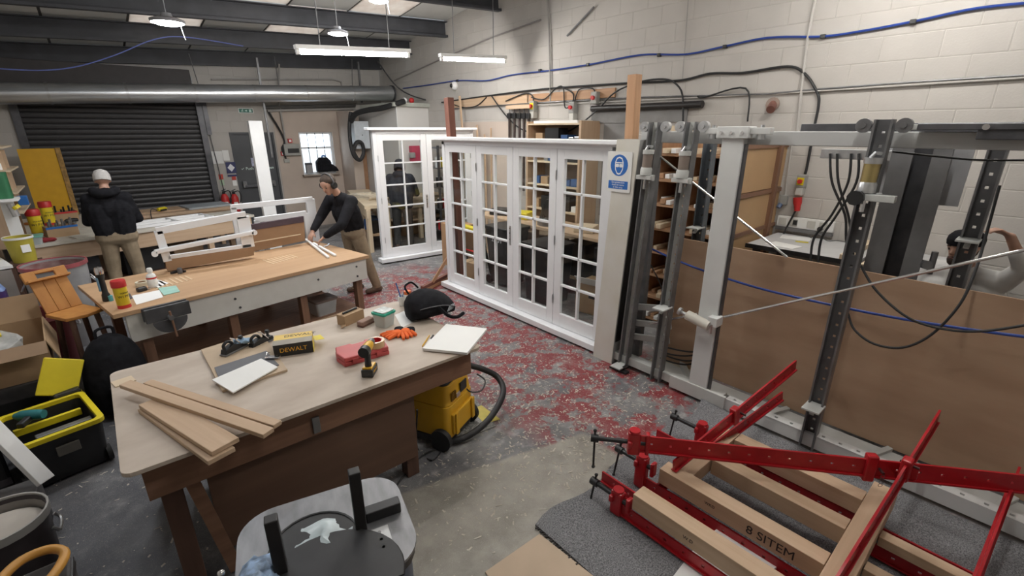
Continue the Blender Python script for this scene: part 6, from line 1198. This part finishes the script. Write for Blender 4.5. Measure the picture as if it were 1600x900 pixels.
ext('red fire extinguisher hanging left of the grey exit door', 356, 334); ext('red fire extinguisher hanging right beside the exit door frame', 371, 334)
def wallsign(name, label, px, py, w_, h_, mat, y=FY): c = at(px, py, y=y); return tag(MB().box(c, (w_, .012, h_)).build(name, mat, None), label, 'sign')
wallsign('alarm_panel', 'small white alarm keypad panel left of the exit door', 340, 246, .20, .26, white_plastic); wallsign('notice_sheet', 'white notice sheet beside the alarm keypad', 353, 243, .12, .22, paper)
bs_ = thing('blue_sign', 'dark blue square sign with white diamond by the exit door', 'sign', at(361, 262, y=FY)); c = at(361, 262, y=FY); MB().box(c, (.19, .012, .24)).build('sign_plate', M('navy_sign', (.03, .035, .12), .5), bs_, w=True); m = MB(); m.prism([(-.07, 0), (0, -.085), (.07, 0), (0, .085)], .006, .008, frame_mx(c, (1, 0, 0), (0, 0, 1))); m.build('white_diamond', wh, bs_, w=True); MB().box(c - V((0, 0, .17)), (.19, .012, .04)).build('caption_bar', M('navy_sign', (.03, .035, .12), .5), bs_, w=True)
for i, (px, py) in enumerate(((346, 280), (366, 281))):
    c = at(px, py, y=FY); t = thing('extinguisher_sign', ('red and green extinguisher notice under the keypad', 'red and green extinguisher notice under the blue sign')[i], 'sign', c); MB().box(c + V((0, 0, .05)), (.08, .01, .11)).build('red_panel', M('sign_red', (.55, .06, .04), .5), t, w=True); MB().box(c - V((0, 0, .07)), (.08, .01, .12)).build('lower_panel', M('sign_pale_green', (.45, .60, .42), .5) if i == 0 else paper, t, w=True)
eb = thing('fuse_box', 'grey fuse box on the plaster wall left of the window', 'fuse box', at(456, 234, y=FY)); c = at(456, 234, y=FY - .05); MB().box(c, (.36, .10, .26)).build('box_body', M('fuse_grey', (.36, .36, .33), .5), eb, w=True, bevel=.008); MB().box(c - V((-.02, .052, .02)), (.25, .006, .10)).build('dark_window', black, eb, w=True)
for i, (px, py) in enumerate(((453, 220), (442, 240))):
    c = at(px, py, y=FY - .02); t = thing('fire_call_point', ('red fire call point above the grey fuse box', 'red fire call point left of the grey fuse box')[i], 'call point', c); MB().box(c, (.09, .04, .09)).build('body', red, t, w=True, bevel=.004); MB().box(c - V((0, .021, 0)), (.05, .004, .05)).build('glass', paper, t, w=True)
tag(MB().box(at(448, 251, y=FY - .02), (.12, .05, .09)).build('junction_box', M('fuse_grey', (.36, .36, .33), .5), None, bevel=.006), 'grey junction box under the fuse box', 'junction box')
hose('fuse_cable', 'black cable curving from the pipes down to the fuse box', [at(418, 172, y=FY - .05), at(424, 182, y=FY - .05), at(438, 205, y=FY - .05), at(445, 222, y=FY - .05), at(441, 232, y=FY - .05), at(447, 248, y=FY - .05)], .022, black_rub, 'cable')
for i, (py, r) in enumerate(((166, .035), (171, .03))): tag(MB().tube([at(418 if i else 415, py + 2, y=FY - .06), at(555, py - 1, y=FY - .06)], r, 8).build('service_pipe', M('pipe_dark', (.10, .095, .09), .5) if i == 0 else M('conduit_grey', (.36, .34, .32), .6), None, smooth=True), ('dark pipe running level under the duct on the far wall', 'thin grey pipe running level just under the dark pipe')[i], 'pipe')
tag(MB().tube([at(330, 124, y=FY - .04), at(520, 124, y=FY - .04), at(533, 128, y=FY - .04), at(535, 140, y=FY - .04)], .02, 8).build('high_conduit', M('conduit_grey', (.36, .34, .32), .6), None, smooth=True), 'grey conduit running level above the duct', 'conduit')
tag(MB().tube([at(436, 100, y=FY - .3), at(436, 160, y=FY - .06), at(447, 225, y=FY - .06)], .02, 8).build('drop_pipe', M('conduit_grey', (.36, .34, .32), .6), None, smooth=True), 'grey vertical pipe dropping past the duct to the fuse box', 'pipe')
wsb = thing('sill_rucksack', 'black rucksack standing on the window sill', 'bag', at(507, 268, y=YF - .03)); rbox(MB(), .36, .18, 0, .24, .05).build('bag_body', black_cloth, wsb, smooth=True, bevel=.02); rbox(MB(), .36, .18, .24, .34, .05, (0, 0), .20, .10).build('bag_top', black_cloth, wsb, smooth=True, bevel=.02); MB().span(-.12, .12, -.12, -.088, .03, .18).build('front_pocket', black_cloth, wsb, bevel=.02); MB().prism([(.16, 0), (.36, 0), (.30, .10), (.20, .17), (.16, .18)], -.06, .06, Matrix.Rotation(R(90), 4, 'X')).build('side_pouch', black_cloth, wsb, bevel=.02); MB().tube([(-.02, 0, .33), (0, 0, .38), (.08, 0, .36)], .02, 8, 3).build('blue_strap', blue, wsb, smooth=True)
cp_ = thing('sill_flask', 'grey and white carton standing on the window sill', 'box', at(484, 271, y=YF - .04)); MB().span(-.07, .07, -.05, .05, 0, .20).build('carton', M('carton_mid', (.30, .30, .31), .6), cp_); MB().span(-.072, .072, -.052, .052, .2005, .25).build('carton_top', M('carton_dark', (.08, .08, .09), .6), cp_)
wb_ = thing('boiler_cabinet', 'white wall cabinet beside the black cable reel near the cubicle', 'cabinet', at(563, 212, y=11.2)); MB().box(at(563, 211, y=11.2), (.36, .22, .62)).build('cabinet_body', M('cabinet_white', (.60, .64, .68), .45), wb_, w=True, bevel=.008); MB().box(at(563, 211, y=11.2) - V((0, .112, 0)), (.02, .01, .02)).build('lock', black, wb_, w=True)
pts = [at(548 + 14 * 0, 175, y=11.0), at(546, 200, y=11.0), at(548, 225, y=11.0), at(553, 243, y=11.0), at(562, 250, y=11.0), at(568, 240, y=11.0), at(566, 225, y=11.0), at(558, 222, y=11.0), at(552, 235, y=11.0), at(558, 248, y=11.0)]
hose('black_ducting', 'thick black cable coil hanging beside the white wall cabinet', pts, .045, black_rub, 'cable'); hose('cable_bundle', 'thick bundle of black cables sagging from the cubicle roof corner', [at(632, 158, y=9.6), at(600, 168, y=10), at(575, 172, y=10.4), at(556, 178, y=10.8), at(548, 190, y=11.0)], .06, black_rub, 'cable')
rx = thing('first_aid_box', 'red wall box with white corner on the cubicle wall', 'box', at(652, 241, y=9.79)); c = at(650, 240, y=9.72); MB().box(c, (.28, .14, .34)).build('box_body', M('box_red', (.50, .05, .10), .5), rx, w=True, bevel=.02); MB().box(c - V((.13, .05, .03)), (.12, .12, .12)).build('grey_corner', M('switch_grey', (.33, .33, .31), .5), rx, w=True, bevel=.02)
for i, (px, mt_) in enumerate(((632, white_plastic), (643, red))): tag(MB().sph(at(px, 157, y=9.9), .06).build('roof_tin', mt_, None, smooth=True), ('small white tin', 'small red tin')[i] + ' on the ledge of the cubicle roof', 'tin')
hose('blue_roof_cable', 'blue cable swagged under the roof at the top left', [at(-20, 106, y=9.6), at(60, 110, y=9.6), at(120, 104, y=9.6), at(180, 86, y=9.6), at(240, 62, y=9.65), at(290, 58, y=9.7), at(380, 72, y=9.8)], .008, M('cable_blue', (.12, .16, .45), .5), 'cable')
hose('roof_lead', 'dark lead sloping from the roof down to the cubicle ledge', [at(590, 95, y=10.3), at(615, 130, y=10.1), at(640, 148, y=10), at(680, 160, y=9.8)], .014, black_rub, 'cable')
wp_ = beam('white_post', V((2.24, 9.3, at(418, 189, y=9.3).z)), V((2.24, 9.3, .005)), .21, .12, primer, label='tall white primed post standing in front of the grey exit door', cat='post', up=(0, 1, 0))
tag(MB().box(at(398, 250, y=FY - .02), (.02, .02, .02)).build('door_stud', zinc), 'tiny metal stud on the grey exit door', 'stud') if False else None

# ---- bench of the man behind the far door frame
mb = thing('side_bench', 'pale pine bench with cubby shelves beyond the far door frame', 'workbench', (4.3, 9.2, 0))
MB().span(4.62, 5.95, 9.05, 9.68, .86, .92).build('bench_top', pine_pale('x'), mb, w=True); MB().span(4.62, 5.95, 9.07, 9.10, .70, .859).build('front_apron', pine_pale('x'), mb, w=True)
for x in (4.64, 5.2, 5.85):
    for y in (9.10, 9.58): MB().span(x, x + .08, y, y + .08, 0, .86).build('leg', pine_pale('z'), mb, w=True)
MB().span(4.66, 5.9, 9.15, 9.6, .40, .43).build('shelf', pine('x'), mb, w=True); MB().span(4.73, 5.85, 9.60, 9.62, 0, .40).build('back_board', M('hardboard', (.34, .205, .115), .65, var=.06), mb, w=True)
m1 = thing('bench_stretch', 'long pine bench running from the plaster wall toward the far door frame', 'workbench', (4.1, 10.4, 0)); MB().bar((4.75, 11.2, .89), (3.99, 8.55, .89), .5, .06).build('bench_top', pine_pale('x'), m1, w=True)
MB().bar((4.53, 11.2, .76), (3.77, 8.55, .76), .03, .16).build('front_apron', pine_pale('x'), m1, w=True); MB().bar((4.75, 11.2, .32), (4.02, 8.62, .32), .4, .03).build('under_shelf', card, m1, w=True); MB().bar((4.56, 11.2, .16), (3.83, 8.62, .16), .02, .28).build('lower_board', M('hardboard_pale', (.46, .32, .22), .65), m1, w=True)
for k in (.03, .36, .7, .97):
    for s in (-.2, .2): p = V((4.75, 11.2, 0)).lerp(V((3.99, 8.55, 0)), k); MB().span(p.x + s - .04, p.x + s + .04, p.y - .04, p.y + .04, 0, .86).build('leg', pine_pale('z'), m1, w=True)
random.seed(9)
for k in range(7):
    p = V((4.68, 11.0, .336)).lerp(V((3.98, 8.7, .336)), (k + .5) / 7); mt_ = random.choice([black, M('box_blue', (.04, .10, .25), .5), white_plastic, M('tool_grey', (.22, .21, .20), .4, .5), M('jug_purple', (.06, .03, .14), .4)]); tag(MB().box(p + V((0, 0, .11)), (.24, .22, .22), .3).build('shelf_box', mt_, None, bevel=.01), 'box on the shelf under the long pine bench, %s from the plaster wall' % ('first', 'second', 'third', 'fourth', 'fifth', 'sixth', 'seventh')[k], 'box', 'boxes under the long pine bench')
for i, (x, y, z, rz) in enumerate(((4.30, 9.6, .921, .2), (4.32, 9.55, .966, .15), (4.42, 10.0, .921, .3))):
    t = thing('timber_casement', ('lowest pale timber sash stacked on the long pine bench', 'upper pale timber sash stacked on the long pine bench', 'rear pale timber sash lying on the long pine bench')[i], 'window frame', (x, y, z), rz)
    for a_, b_ in (((-.25, -.3), (.25, -.3)), ((-.25, .3), (.25, .3)), ((-.22, -.3), (-.22, .3)), ((.22, -.3), (.22, .3)), ((-.2, 0), (.2, 0))): MB().bar((*a_, .02), (*b_, .02), .06, .04).build('sash_rail', M('cream_wood', (.74, .66, .52), .6), t)
tag(MB().box((4.95, 9.3, 1.0), (.35, .25, .16), .2).build('bench_carton', card, None, bevel=.005), 'brown carton on the side bench behind the far door frame', 'box')
# shelving of tins near the cubicle, seen between the two frames
rs = thing('tin_shelves', 'dark steel shelving with coloured tins beyond the far door frame', 'shelf', (5.6, 8.95, 0))
for x, y in ((5.35, 8.45), (5.9, 8.45), (5.35, 9.0), (5.9, 9.0)): MB().span(x - .02, x + .02, y - .02, y + .02, 0, 2.0).build('post', dark_steel, rs, w=True)
for z in (.25, .7, 1.15, 1.55, 1.95): MB().span(5.33, 5.92, 8.43, 9.02, z - .012, z + .012).build('shelf', mid_steel, rs, w=True)
for k, z in enumerate((.262, .712, 1.162, 1.562)):
    for j in range(4):
        x = 5.40 + .14 * j; mt_ = random.choice([black, lemon, red, white_plastic, zinc]); t = thing('paint_tin', 'paint tin, %s on the %s shelf of the steel shelving' % (('leftmost', 'second', 'third', 'rightmost')[j], ('lowest', 'second', 'third', 'fourth')[k]), 'tin', (x, 8.55, z), 0, 'paint tins on the %s steel shelf' % ('lowest', 'second', 'third', 'fourth')[k]); MB().lathe([(.06, 0), (.06, .20), (.055, .205)], (0, 0, 0), 14).build('tin_body', mt_, t, smooth=True); MB().lathe([(.056, .206), (.05, .215), (.001, .216)], (0, 0, 0), 14).build('lid', zinc, t, smooth=True)

# ================================================================== people
import numpy as np
def capsule(m, a, b, ra, rb, seg=12):
    a = V(a); b = V(b); d = b - a; L_ = d.length
    if L_ < 1e-4: return m.sph(a, ra, seg=seg, rg=8)
    d.normalize(); u = d.orthogonal().normalized(); v = d.cross(u); rings = []
    for i in range(1, 6): t = math.pi / 2 * (1 - i / 5); rings.append((a - d * ra * math.sin(t), ra * math.cos(t)))
    for i in range(0, 5): t = math.pi / 2 * i / 5; rings.append((b + d * rb * math.sin(t), rb * math.cos(t)))
    rings.insert(0, (a - d * ra, ra * .02)); rings.append((b + d * rb, rb * .02))
    return m.rings([[c + (u * math.cos(2 * math.pi * j / seg) + v * math.sin(2 * math.pi * j / seg)) * max(r, .001) for j in range(seg)] for c, r in rings])
def flesh(name, caps, mats, root, voxel=.011, smooth=5):
    """one continuous surface grown round tapered limbs; each face takes the cloth or skin of the nearest limb"""
    m = MB()
    for a, b, ra, rb, k in caps: capsule(m, a, b, ra, rb)
    bmesh.ops.recalc_face_normals(m.bm, faces=m.bm.faces[:])
    me = bpy.data.meshes.new('tmp'); m.bm.to_mesh(me); m.bm.free(); o = bpy.data.objects.new('tmp', me); COL.objects.link(o)
    r = o.modifiers.new('r', 'REMESH'); r.mode = 'VOXEL'; r.voxel_size = voxel
    s = o.modifiers.new('s', 'SMOOTH'); s.iterations = smooth; s.factor = .5
    dg = bpy.context.evaluated_depsgraph_get(); me2 = bpy.data.meshes.new_from_object(o.evaluated_get(dg)); bpy.data.objects.remove(o)
    n = len(me2.polygons); c = np.empty(n * 3, dtype=np.float32); me2.polygons.foreach_get('center', c); c = c.reshape(-1, 3)
    best = np.full(n, 1e9); idx = np.zeros(n, dtype=np.int32)
    for a, b, ra, rb, k in caps:
        a = np.array(a); d = np.array(b) - a; l2 = max(float(d @ d), 1e-9); t = np.clip(((c - a) @ d) / l2, 0, 1)
        dist = np.linalg.norm(c - (a + t[:, None] * d), axis=1) - (ra + (rb - ra) * t)
        q = dist < best; best[q] = dist[q]; idx[q] = k
    me2.materials.clear()
    for q in mats: me2.materials.append(q)
    me2.polygons.foreach_set('material_index', idx); me2.polygons.foreach_set('use_smooth', np.ones(n, dtype=bool)); me2.update()
    me2.transform(RM[root].inverted()); me2.name = name
    b = bpy.data.objects.new(name, me2); COL.objects.link(b); b.parent = root; return b
def hand(caps, wrist, elbow, k, target=None, curl=.5, side=1, up=V((0, 0, 1))):
    """palm, four unequal bent fingers and a thumb leaving the side of the palm"""
    w_ = V(wrist); d = (w_ - V(elbow)).normalized() if target is None else (V(target) - w_).normalized()
    s = d.cross(up).normalized() * side; n = s.cross(d).normalized() * side
    pc = w_ + d * .09
    for q in (-.03, -.01, .01, .03): caps.append((w_ + d * .02 + s * q * .6, pc + s * q, .014, .012, k))
    for i, (q, l_) in enumerate(((-.033, .065), (-.011, .078), (.011, .082), (.033, .072))):
        p0 = pc + s * q; p1 = p0 + (d * (1 - curl * .5) - n * curl * .6).normalized() * l_ * .5; p2 = p1 + (d * (1 - curl) - n * curl).normalized() * l_ * .5
        caps.append((p0, p1, .0095, .009, k)); caps.append((p1, p2, .009, .0075, k))
    t0 = w_ + d * .035 + s * .03; t1 = t0 + (s * .7 + d * .6 - n * .3).normalized() * .04; t2 = t1 + (d * .9 - n * .5).normalized() * .03
    caps.append((t0, t1, .012, .0105, k)); caps.append((t1, t2, .0105, .009, k))
def head(caps, c, face, k, hairk=None, s=1.0, up=V((0, 0, 1))):
    c = V(c); f = V(face).normalized(); sd = f.cross(up).normalized(); u = sd.cross(f).normalized()
    caps.append((c + u * .035 * s - f * .02 * s, c + u * .03 * s + f * .015 * s, .088 * s, .083 * s, k))       # skull
    caps.append((c - u * .02 * s + f * .035 * s, c - u * .075 * s + f * .05 * s, .060 * s, .040 * s, k))        # jaw and chin
    caps.append((c + u * .015 * s + f * .095 * s, c - u * .018 * s + f * .112 * s, .010 * s, .014 * s, k))      # nose
    for q in (-1, 1): caps.append((c + sd * q * .078 * s + u * .02 * s, c + sd * q * .08 * s - u * .02 * s, .016 * s, .012 * s, k)); caps.append((c + sd * q * .03 * s + u * .035 * s + f * .078 * s, c + sd * q * .05 * s + u * .03 * s + f * .068 * s, .014 * s, .012 * s, k))
    return c, f, sd, u
def face_bits(root, c, f, sd, u, s=1.0):
    for q in (-1, 1):
        e = c + sd * q * .032 * s + u * .012 * s + f * .083 * s
        MB().sph(e, .011 * s, seg=10, rg=6).build('eye', M('eye_dark', (.06, .05, .05), .3), root, w=True, smooth=True)
        MB().bar(e + u * .022 * s - sd * .016 * s + f * .008, e + u * .022 * s + sd * .016 * s + f * .008, .006, .006).build('eyebrow', M('brow', (.06, .04, .03), .8), root, w=True)
    mo = c - u * .052 * s + f * .094 * s; MB().bar(mo - sd * .022 * s, mo + sd * .022 * s, .010, .008).build('mouth', M('lip', (.30, .12, .10), .6), root, w=True, bevel=.003)
def cap_shell(name, c, f, u, mat, root, r=.1, lo=-.01, hi=.15, s=1.0, back=.012):
    sd = f.cross(u).normalized(); Q = Matrix((sd, f, u)).transposed(); o_ = c - f * back * s
    prof = [(r * 1.0, lo), (r * 1.03, lo + .03), (r * .98, lo + (hi - lo) * .55), (r * .72, lo + (hi - lo) * .85), (r * .3, hi - .003), (.002, hi)]
    m = MB(); m.rings([[o_ + Q @ V((q * s * .95 * math.cos(i * .3491), q * s * 1.1 * math.sin(i * .3491), z * s)) for i in range(18)] for q, z in prof], True)
    return m.build(name, mat, root, w=True, smooth=True)
boot = M('boot_leather', (.10, .06, .04), .6, var=.2)
def foot(caps, ankle, dirv, k):
    a = V(ankle); d = V(dirv).normalized(); caps.append((a, V((a.x, a.y, .05)), .045, .045, k)); caps.append((V((a.x, a.y, .045)) - d * .05, V((a.x, a.y, .042)) + d * .15, .044, .040, k))

# ---- man in ear defenders leaning over the assembly bench
P2 = thing('person', 'man in black jumper, khaki trousers and ear defenders bending over the assembly bench', 'person', (2.66, 6.42, 0))
SK, JU, TR, BO = 0, 1, 2, 3; caps = []
pel = V((2.59, 6.44, .92)); che = V((2.50, 6.37, 1.25)); nk = V((2.40, 6.33, 1.48)); hc2 = V((2.275, 6.29, 1.61))
shn, shf = V((2.50, 6.15, 1.39)), V((2.38, 6.56, 1.39))
caps += [(pel + V((0, -.09, .02)), pel + V((0, .09, .02)), .135, .135, TR), (pel + V((-.01, -.07, .12)), che + V((0, -.07, -.02)), .155, .165, JU), (pel + V((-.01, .07, .12)), che + V((0, .07, -.02)), .155, .165, JU), (che, nk - V((-.05, 0, .10)), .165, .12, JU), (shn + V((.02, .03, 0)), shf + V((.02, -.03, 0)), .082, .082, JU), (nk - V((-.03, 0, .06)), nk, .062, .060, JU), (nk, hc2 + V((.04, 0, -.03)), .055, .052, SK)]
eln, wrn = V((2.27, 5.98, 1.13)), V((2.075, 6.10, .985)); elf, wrf = V((2.22, 6.60, 1.15)), V((2.06, 6.49, 1.0))
for s_, e_, w_ in ((shn, eln, wrn), (shf, elf, wrf)): caps += [(s_, e_, .082, .066, JU), (e_, e_.lerp(w_, .86), .064, .047, JU), (e_.lerp(w_, .8), w_, .030, .027, SK)]
hand(caps, wrn, eln, SK, (1.985, 6.14, .91), .6, 1); hand(caps, wrf, elf, SK, (2.0, 6.45, .925), .6, -1)
for hp, kn, an in ((pel + V((.03, -.10, -.06)), V((2.70, 6.30, .50)), V((2.82, 6.33, .09))), (pel + V((-.02, .10, -.06)), V((2.58, 6.50, .50)), V((2.64, 6.58, .09)))):
    caps += [(hp, kn, .108, .082, TR), (kn, an + V((0, 0, .03)), .080, .066, TR)]; foot(caps, an, (-1, -.1, 0), BO)
fd = V((-.80, -.42, -.45)); upm = V((-.3, -.1, .94))
hh = head(caps, hc2, fd, SK, up=upm); flesh('body', caps, [skin, black_cloth, khaki, boot], P2)
face_bits(P2, *hh); c_, f_, s_, u_ = hh
MB().sph(c_ + u_ * .052 - f_ * .026, .098, (1.0, 1.06, .92), 18, 12, Matrix((s_, f_, u_)).transposed()).wobble(.004, 60).build('hair', M('hair_brown', (.055, .038, .028), .8, var=.3, scale=30), P2, w=True, smooth=True)
em = thing('ear_defenders', 'dark ear defenders worn by the man at the assembly bench', 'ear defenders', c_ + V((0, 0, -.02)))
for q in (-1, 1): MB().tube([c_ + s_ * q * .082 + u_ * .0, c_ + s_ * q * .118 + u_ * .0], [.048, .040], 16).build('ear_cup', black, em, w=True, smooth=True)
MB().tube([c_ + s_ * .105 * math.cos(R(a_)) + (u_ * .9 - f_ * .25).normalized() * (.012 + .148 * math.sin(R(a_))) for a_ in range(0, 181, 15)], .010, 8).build('headband', M('band_grey', (.12, .12, .13), .4), em, w=True, smooth=True)

# ---- man in beanie, seen from behind at the paint bench
P1 = thing('person', 'man seen from behind in black hoodie, khaki trousers and pale beanie at the far bench', 'person', (.02, 8.3, 0)); caps = []
o = V((.045, 8.3, 0)); fx = V((.12, 1, 0)).normalized(); sx_ = V((1, -.12, 0)).normalized()
PT = lambda a, b, z: o + sx_ * a + fx * b + V((0, 0, z))
caps += [(PT(-.10, 0, .92), PT(.10, 0, .92), .135, .135, 2), (PT(-.09, 0, 1.02), PT(-.11, -.01, 1.28), .145, .15, 1), (PT(.09, 0, 1.02), PT(.11, -.01, 1.28), .145, .15, 1), (PT(-.19, .0, 1.43), PT(.19, 0, 1.43), .085, .085, 1), (PT(0, 0, 1.30), PT(0, .02, 1.45), .16, .12, 1), (PT(-.05, -.05, 1.50), PT(.05, -.05, 1.50), .075, .075, 1), (PT(0, .02, 1.48), PT(0, .04, 1.58), .065, .055, 0)]
for q in (-1, 1):
    sh_, el_, wr_ = PT(q * .20, 0, 1.40), PT(q * .27, .08, 1.13), PT(q * .17, .32, 1.06); caps += [(sh_, el_, .075, .062, 1), (el_, el_.lerp(wr_, .88), .060, .045, 1), (el_.lerp(wr_, .8), wr_, .032, .028, 0)]; hand(caps, wr_, el_, 0, PT(q * .10, .42, .97), .5, q)
    caps += [(PT(q * .10, 0, .86), PT(q * .13, .02, .48), .105, .085, 2), (PT(q * .13, .02, .48), PT(q * .14, -.02, .10), .082, .065, 2)]; foot(caps, PT(q * .14, -.02, .09), fx, 3)
hh = head(caps, PT(0, .06, 1.66), fx + V((0, 0, -.35)), 0); flesh('body', caps, [skin, black_cloth, khaki, boot], P1); face_bits(P1, *hh)
cap_shell('beanie', hh[0] + V((0, 0, .012)), hh[1], hh[3], M('beanie_grey', (.50, .48, .46), .9, var=.12, scale=40, bump=.3), P1, .097, -.02, .135)
MB().tube([PT(.115 * math.cos(R(a_)), -.02 - .11 * math.sin(R(a_)), 1.54 - .03 * math.sin(R(a_))) for a_ in range(0, 181, 15)], .056, 10).build('hood', black_cloth, P1, w=True, smooth=True)

# ---- man in dark jacket behind the far door frame
P3 = thing('person', 'man in dark hooded jacket and trousers standing behind the far door frame', 'person', (4.50, 8.62, 0)); caps = []
o = V((4.50, 8.55, 0)); fx = V((.55, .83, 0)).normalized(); sx_ = V((fx.y, -fx.x, 0))
caps += [(PT(-.10, 0, .90), PT(.10, 0, .90), .135, .135, 1), (PT(-.09, 0, 1.0), PT(-.11, .02, 1.26), .145, .155, 1), (PT(.09, 0, 1.0), PT(.11, .02, 1.26), .145, .155, 1), (PT(-.19, .04, 1.40), PT(.19, .04, 1.40), .088, .088, 1), (PT(0, .02, 1.28), PT(0, .06, 1.42), .16, .12, 1), (PT(-.05, .0, 1.47), PT(.05, 0, 1.47), .08, .08, 1), (PT(0, .07, 1.46), PT(0, .12, 1.54), .065, .055, 0)]
for q in (-1, 1):
    sh_, el_, wr_ = PT(q * .22, .04, 1.37), PT(q * .30, .14, 1.08), PT(q * .16, .36, 1.04); caps += [(sh_, el_, .078, .065, 1), (el_, el_.lerp(wr_, .88), .062, .046, 1), (el_.lerp(wr_, .8), wr_, .032, .028, 0)]; hand(caps, wr_, el_, 0, PT(q * .08, .46, .97), .5, q)
    caps += [(PT(q * .10, 0, .84), PT(q * .12, .03, .46), .105, .085, 2), (PT(q * .12, .03, .46), PT(q * .13, -.02, .10), .082, .065, 2)]; foot(caps, PT(q * .13, -.02, .09), fx, 3)
hh = head(caps, PT(0, .15, 1.61), fx + V((0, 0, -.55)), 0); flesh('body', caps, [skin, navy_cloth, M('dark_trousers', (.045, .043, .042), .9, var=.2), boot], P3); face_bits(P3, *hh)
cap_shell('hood', hh[0] - hh[1] * .015, hh[1], hh[3], navy_cloth, P3, .115, -.08, .14)

# ---- bearded man in pale shirt behind the press
P4 = thing('person', 'bearded man in pale shirt and dark cap reaching up behind the press', 'person', (4.80, .33, 0)); caps = []
o = V((4.80, .30, 0)); fx = V((-1, .25, 0)).normalized(); sx_ = V((fx.y, -fx.x, 0))
caps += [(PT(-.10, -.12, .82), PT(.10, -.12, .82), .13, .13, 2), (PT(-.09, -.08, .92), PT(-.11, .0, 1.12), .14, .15, 1), (PT(.09, -.08, .92), PT(.11, 0, 1.12), .14, .15, 1), (PT(-.18, .02, 1.26), PT(.18, .02, 1.26), .085, .085, 1), (PT(0, 0, 1.12), PT(0, .03, 1.27), .15, .11, 1), (PT(0, .04, 1.30), PT(0, .08, 1.38), .06, .055, 0)]
# his left hand (toward the camera's right) reaches up to the air line
sh_, el_, wr_ = PT(-.21, .02, 1.26), V((4.66, .02, 1.40)), V((4.56, .13, 1.62))
caps += [(sh_, el_, .072, .058, 1), (el_, el_.lerp(wr_, .45), .058, .050, 1), (el_.lerp(wr_, .4), wr_, .036, .029, 0)]; hand(caps, wr_, el_, 0, (4.50, .22, 1.68), .75, 1)
sh_, el_, wr_ = PT(.21, .02, 1.24), PT(.27, .10, .98), PT(.16, .28, .98); caps += [(sh_, el_, .072, .058, 1), (el_, wr_, .056, .040, 1)]; hand(caps, wr_, el_, 0, None, .4, -1)
for q in (-1, 1): caps += [(PT(q * .10, -.12, .78), PT(q * .13, .04, .44), .10, .08, 2), (PT(q * .13, .04, .44), PT(q * .13, -.08, .10), .078, .062, 2)]; foot(caps, PT(q * .13, -.08, .09), fx, 3)
hh = head(caps, PT(.02, .12, 1.47), fx + V((0, .25, -.1)), 0); flesh('body', caps, [skin, M('pale_shirt', (.66, .65, .63), .85, var=.08, bump=.2), M('dark_trousers', (.045, .043, .042), .9, var=.2), boot], P4); face_bits(P4, *hh)
c_, f_, s_, u_ = hh
cap_shell('cap', c_ + u_ * .01, f_, u_, black_cloth, P4, .105, .03, .135)
m = MB(); m.sph(c_ - u_ * .075 + f_ * .048, .062, (1.0, .8, .8), 12, 8).wobble(.006, 40); m.build('beard', M('beard_brown', (.05, .03, .022), .9, var=.3, scale=40), P4, w=True, smooth=True)
m = MB(); m.sph(c_ - u_ * .01 - f_ * .055, .075, (1.05, .8, 1), 12, 8); m.build('hair', M('hair_brown', (.055, .038, .028), .8, var=.3, scale=30), P4, w=True, smooth=True)
